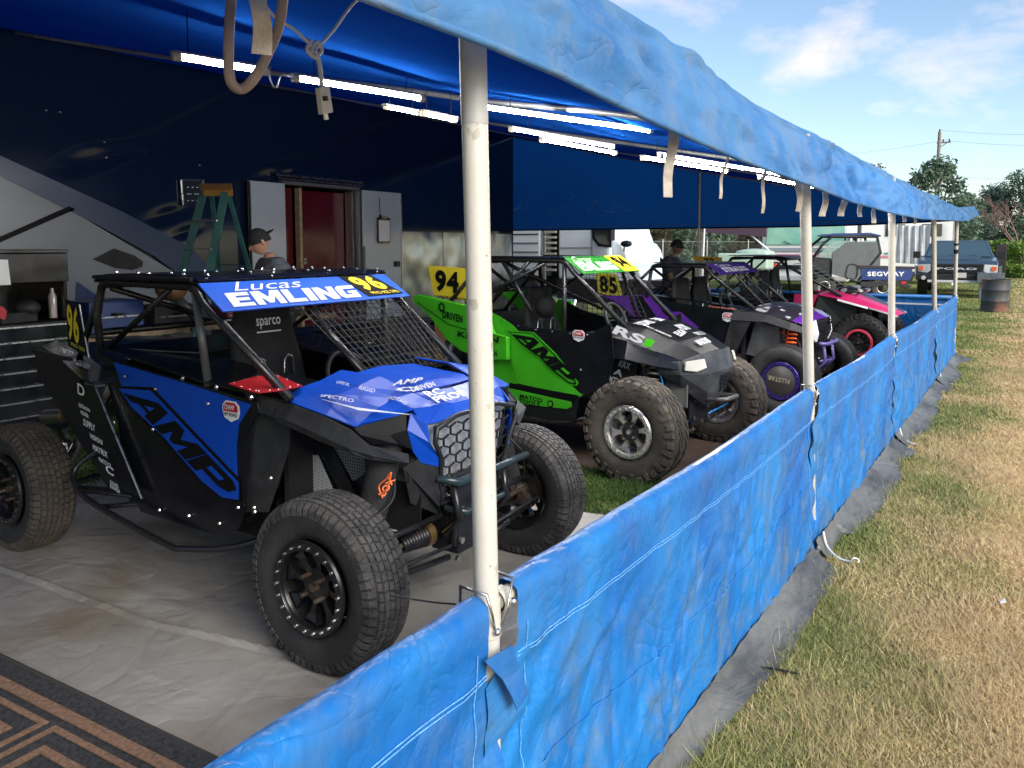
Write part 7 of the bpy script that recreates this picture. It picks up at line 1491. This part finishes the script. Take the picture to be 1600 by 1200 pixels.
# ================================================================== people
def person(loc, face, label, shirt, skm, height=1.85, head_tilt=.5, cap=True, arms='work', build=1.0):
    """face: heading angle (direction the chest points), radians from +x"""
    r_ = empty('person', loc, label, 'person', face); k = height/1.80
    J = {}; E = []
    def V_(n, x, y, z, r): J[n] = (Vector((x*k, y*k*build, z*k)), r*k)
    # +x forward, +y left
    V_('pel', 0, 0, .98, .135); V_('wai', .0, 0, 1.10, .125); V_('che', .01, 0, 1.30, .145); V_('upc', 0.0, 0, 1.42, .115); V_('nek', .02, 0, 1.52, .055); V_('nk2', .035, 0, 1.58, .05)
    for s_, n in ((1, 'l'), (-1, 'r')):
        V_(n+'hip', 0, s_*.095, .90, .095); V_(n+'kne', .02, s_*.11, .50, .062); V_(n+'ank', -.01, s_*.115, .10, .042); V_(n+'toe', .15, s_*.13, .045, .038)
        V_(n+'sho', 0, s_*.185, 1.44, .062)
        if arms == 'work': V_(n+'elb', .10, s_*.25, 1.17, .043); V_(n+'wri', .33, s_*.14, 1.10, .030)
        else: V_(n+'elb', .06, s_*.25, 1.18, .043); V_(n+'wri', .28, s_*.20, 1.06, .030)
    L_ = list(J); I = {n: i for i, n in enumerate(L_)}
    E = [('pel', 'wai'), ('wai', 'che'), ('che', 'upc'), ('upc', 'nek'), ('nek', 'nk2')]
    for n in 'lr': E += [('pel', n+'hip'), (n+'hip', n+'kne'), (n+'kne', n+'ank'), (n+'ank', n+'toe'), ('upc', n+'sho'), (n+'sho', n+'elb'), (n+'elb', n+'wri')]
    def skin(nm, names, edges, mat, grow=0.0, root=None):
        me = bpy.data.meshes.new(nm); ii = {n: i for i, n in enumerate(names)}; me.from_pydata([J[n][0] for n in names], [(ii[a], ii[b]) for a, b in edges], []); o = link(nm, me, mat, r_)
        sk = o.modifiers.new('skin', 'SKIN'); sk.use_smooth_shade = True; lay = me.skin_vertices.new() if not me.skin_vertices else me.skin_vertices[0]
        lay = me.skin_vertices[0]
        for n, i in ii.items(): rr_ = J[n][1]+grow; lay.data[i].radius = (rr_, rr_); lay.data[i].use_root = (n == (root or names[0]))
        s_ = o.modifiers.new('sub', 'SUBSURF'); s_.levels = s_.render_levels = 2; return o
    skin('body', L_, E, skm, 0, 'pel')
    tn = ['che', 'wai', 'pel', 'upc', 'nek', 'lsho', 'rsho', 'lelb', 'relb']
    J2 = dict(J); J['upc'] = (J['upc'][0]+Vector((0, 0, .015)), .15*k); J['che'] = (J['che'][0], .165*k); J['nek'] = (J['nek'][0]+Vector((-.005, 0, .0)), .062*k)
    for n in 'lr': J[n+'elb'] = (J[n+'sho'][0].lerp(J[n+'elb'][0], .75), .066*k); J[n+'sho'] = (J[n+'sho'][0]+Vector((0, 0, .01)), .088*k)
    skin('t_shirt', tn, [('pel', 'wai'), ('wai', 'che'), ('che', 'upc'), ('upc', 'nek'), ('upc', 'lsho'), ('upc', 'rsho'), ('lsho', 'lelb'), ('rsho', 'relb')], shirt, .016, 'pel')
    J.update(J2)
    skin('trousers', ['pel', 'lhip', 'rhip', 'lkne', 'rkne', 'lank', 'rank'], [('pel', 'lhip'), ('pel', 'rhip'), ('lhip', 'lkne'), ('rhip', 'rkne'), ('lkne', 'lank'), ('rkne', 'rank')], jeans, .016, 'pel')
    for s_ in (1, -1): p = J[('l' if s_ > 0 else 'r')+'ank'][0]; g = G(); g.ball((p.x+.07, p.y+s_*.01, .05), .06, 12, 8, (2.3, .9, .8)); g.o('shoe', black, r_, smooth=True)
    # head
    hh = holder('head_pivot', r_); hh.location = J['nk2'][0]+Vector((.01, 0, 0)); hh.rotation_euler = (0, head_tilt, 0)
    g = G()
    def hd(u, v):
        th, ph = v*math.pi, u*2*math.pi; z = math.cos(th); s_ = math.sin(th); x, y = math.cos(ph)*s_, math.sin(ph)*s_
        X = x*.098; Y_ = y*.076; Z = z*.118
        if z < 0: X = X*(1+.22*z)+.018*(-z); Y_ *= 1+.42*z
        f = math.exp(-(ph if ph < math.pi else ph-2*math.pi)**2/.045); X += .026*f*math.exp(-((z+.15)/.17)**2)
        X += .006*math.exp(-(((ph if ph < math.pi else ph-2*math.pi))/.5)**2)*math.exp(-((z+.55)/.12)**2); X -= .010*math.exp(-((abs(ph if ph < math.pi else ph-2*math.pi)-.42)/.2)**2)*math.exp(-((z-.08)/.14)**2)
        return (X*k+.02, Y_*k, Z*k+.115*k)
    g.grid(hd, 48, 30); g.o('head', skm, r_, smooth=True).parent = hh
    for s_ in (1, -1):
        g = G(); g.ball((.015, s_*.078*k, .11*k), .026*k, 8, 6, (.7, .35, 1.2)); g.o('ear', skm, r_, smooth=True).parent = hh
        g = G(); g.ball((.105*k, s_*.032*k, .128*k), .011*k, 8, 6); g.o('eye', black, r_, smooth=True).parent = hh
    g = G(); g.grid(lambda u, v: (lambda th, ph: (.018+.106*k*math.cos(ph)*math.sin(th)-.006, .084*k*math.sin(ph)*math.sin(th), .118*k+.125*k*math.cos(th)))(v*(1.50+.35*(1-math.cos(u*2*math.pi-0))/2), u*2*math.pi), 28, 12); g.o('cap', capm, r_, smooth=True).parent = hh
    g = G(); bx = 1 if cap == 'front' else -1
    g.slab([(.018+bx*(.09+.085*math.sin(math.pi*t/8))*k if 0 < t < 8 else .018+bx*.07*k, (-.07+.0175*t)*k, .15*k) for t in range(9)], .008, n=(0, 0, 1)); g.o('cap_peak', capm, r_).parent = hh
    # hands
    for n in 'lr':
        p, e = J[n+'wri'][0], J[n+'elb'][0]; d = (p-e).normalized(); side = d.cross(Vector((0, 0, 1))).normalized(); upv = side.cross(d); s_ = 1 if n == 'l' else -1
        g = G(); g.ball(p+d*.055, .04, 10, 7, (1, 1, .55))
        for q in range(4):
            o_ = side*(-.026+.0175*q); b0 = p+d*.085+o_; g.tube([p+d*.05+o_, b0, b0+d*.030-upv*.012, b0+d*(.05-.004*abs(q-1.5))-upv*.034], [.010, .0095, .0085, .006], 8)
        g.tube([p+d*.02-side*s_*.02, p+d*.05-side*s_*.045-upv*.01, p+d*.075-side*s_*.048-upv*.025], [.012, .0105, .008], 8); g.o('hand', skm, r_, smooth=True)
    return r_
p1 = atD(425, 400, 7.9)
person((p1.x, p1.y, 0), math.atan2(-cR.y-cF.y*.75, -cR.x-cF.x*.75), 'person in grey t-shirt and dark cap looking down behind the blue buggy', shirtg, skin_m, 1.90, .5, 'back')
p2 = atD(1048, 400, 13.4)
person((p2.x, p2.y, 0), math.atan2(cR.y-.5, cR.x), 'person in dark shirt and black cap bending over behind the purple buggy', shirtd, skin_d, 1.83, .35, 'front', build=1.0)
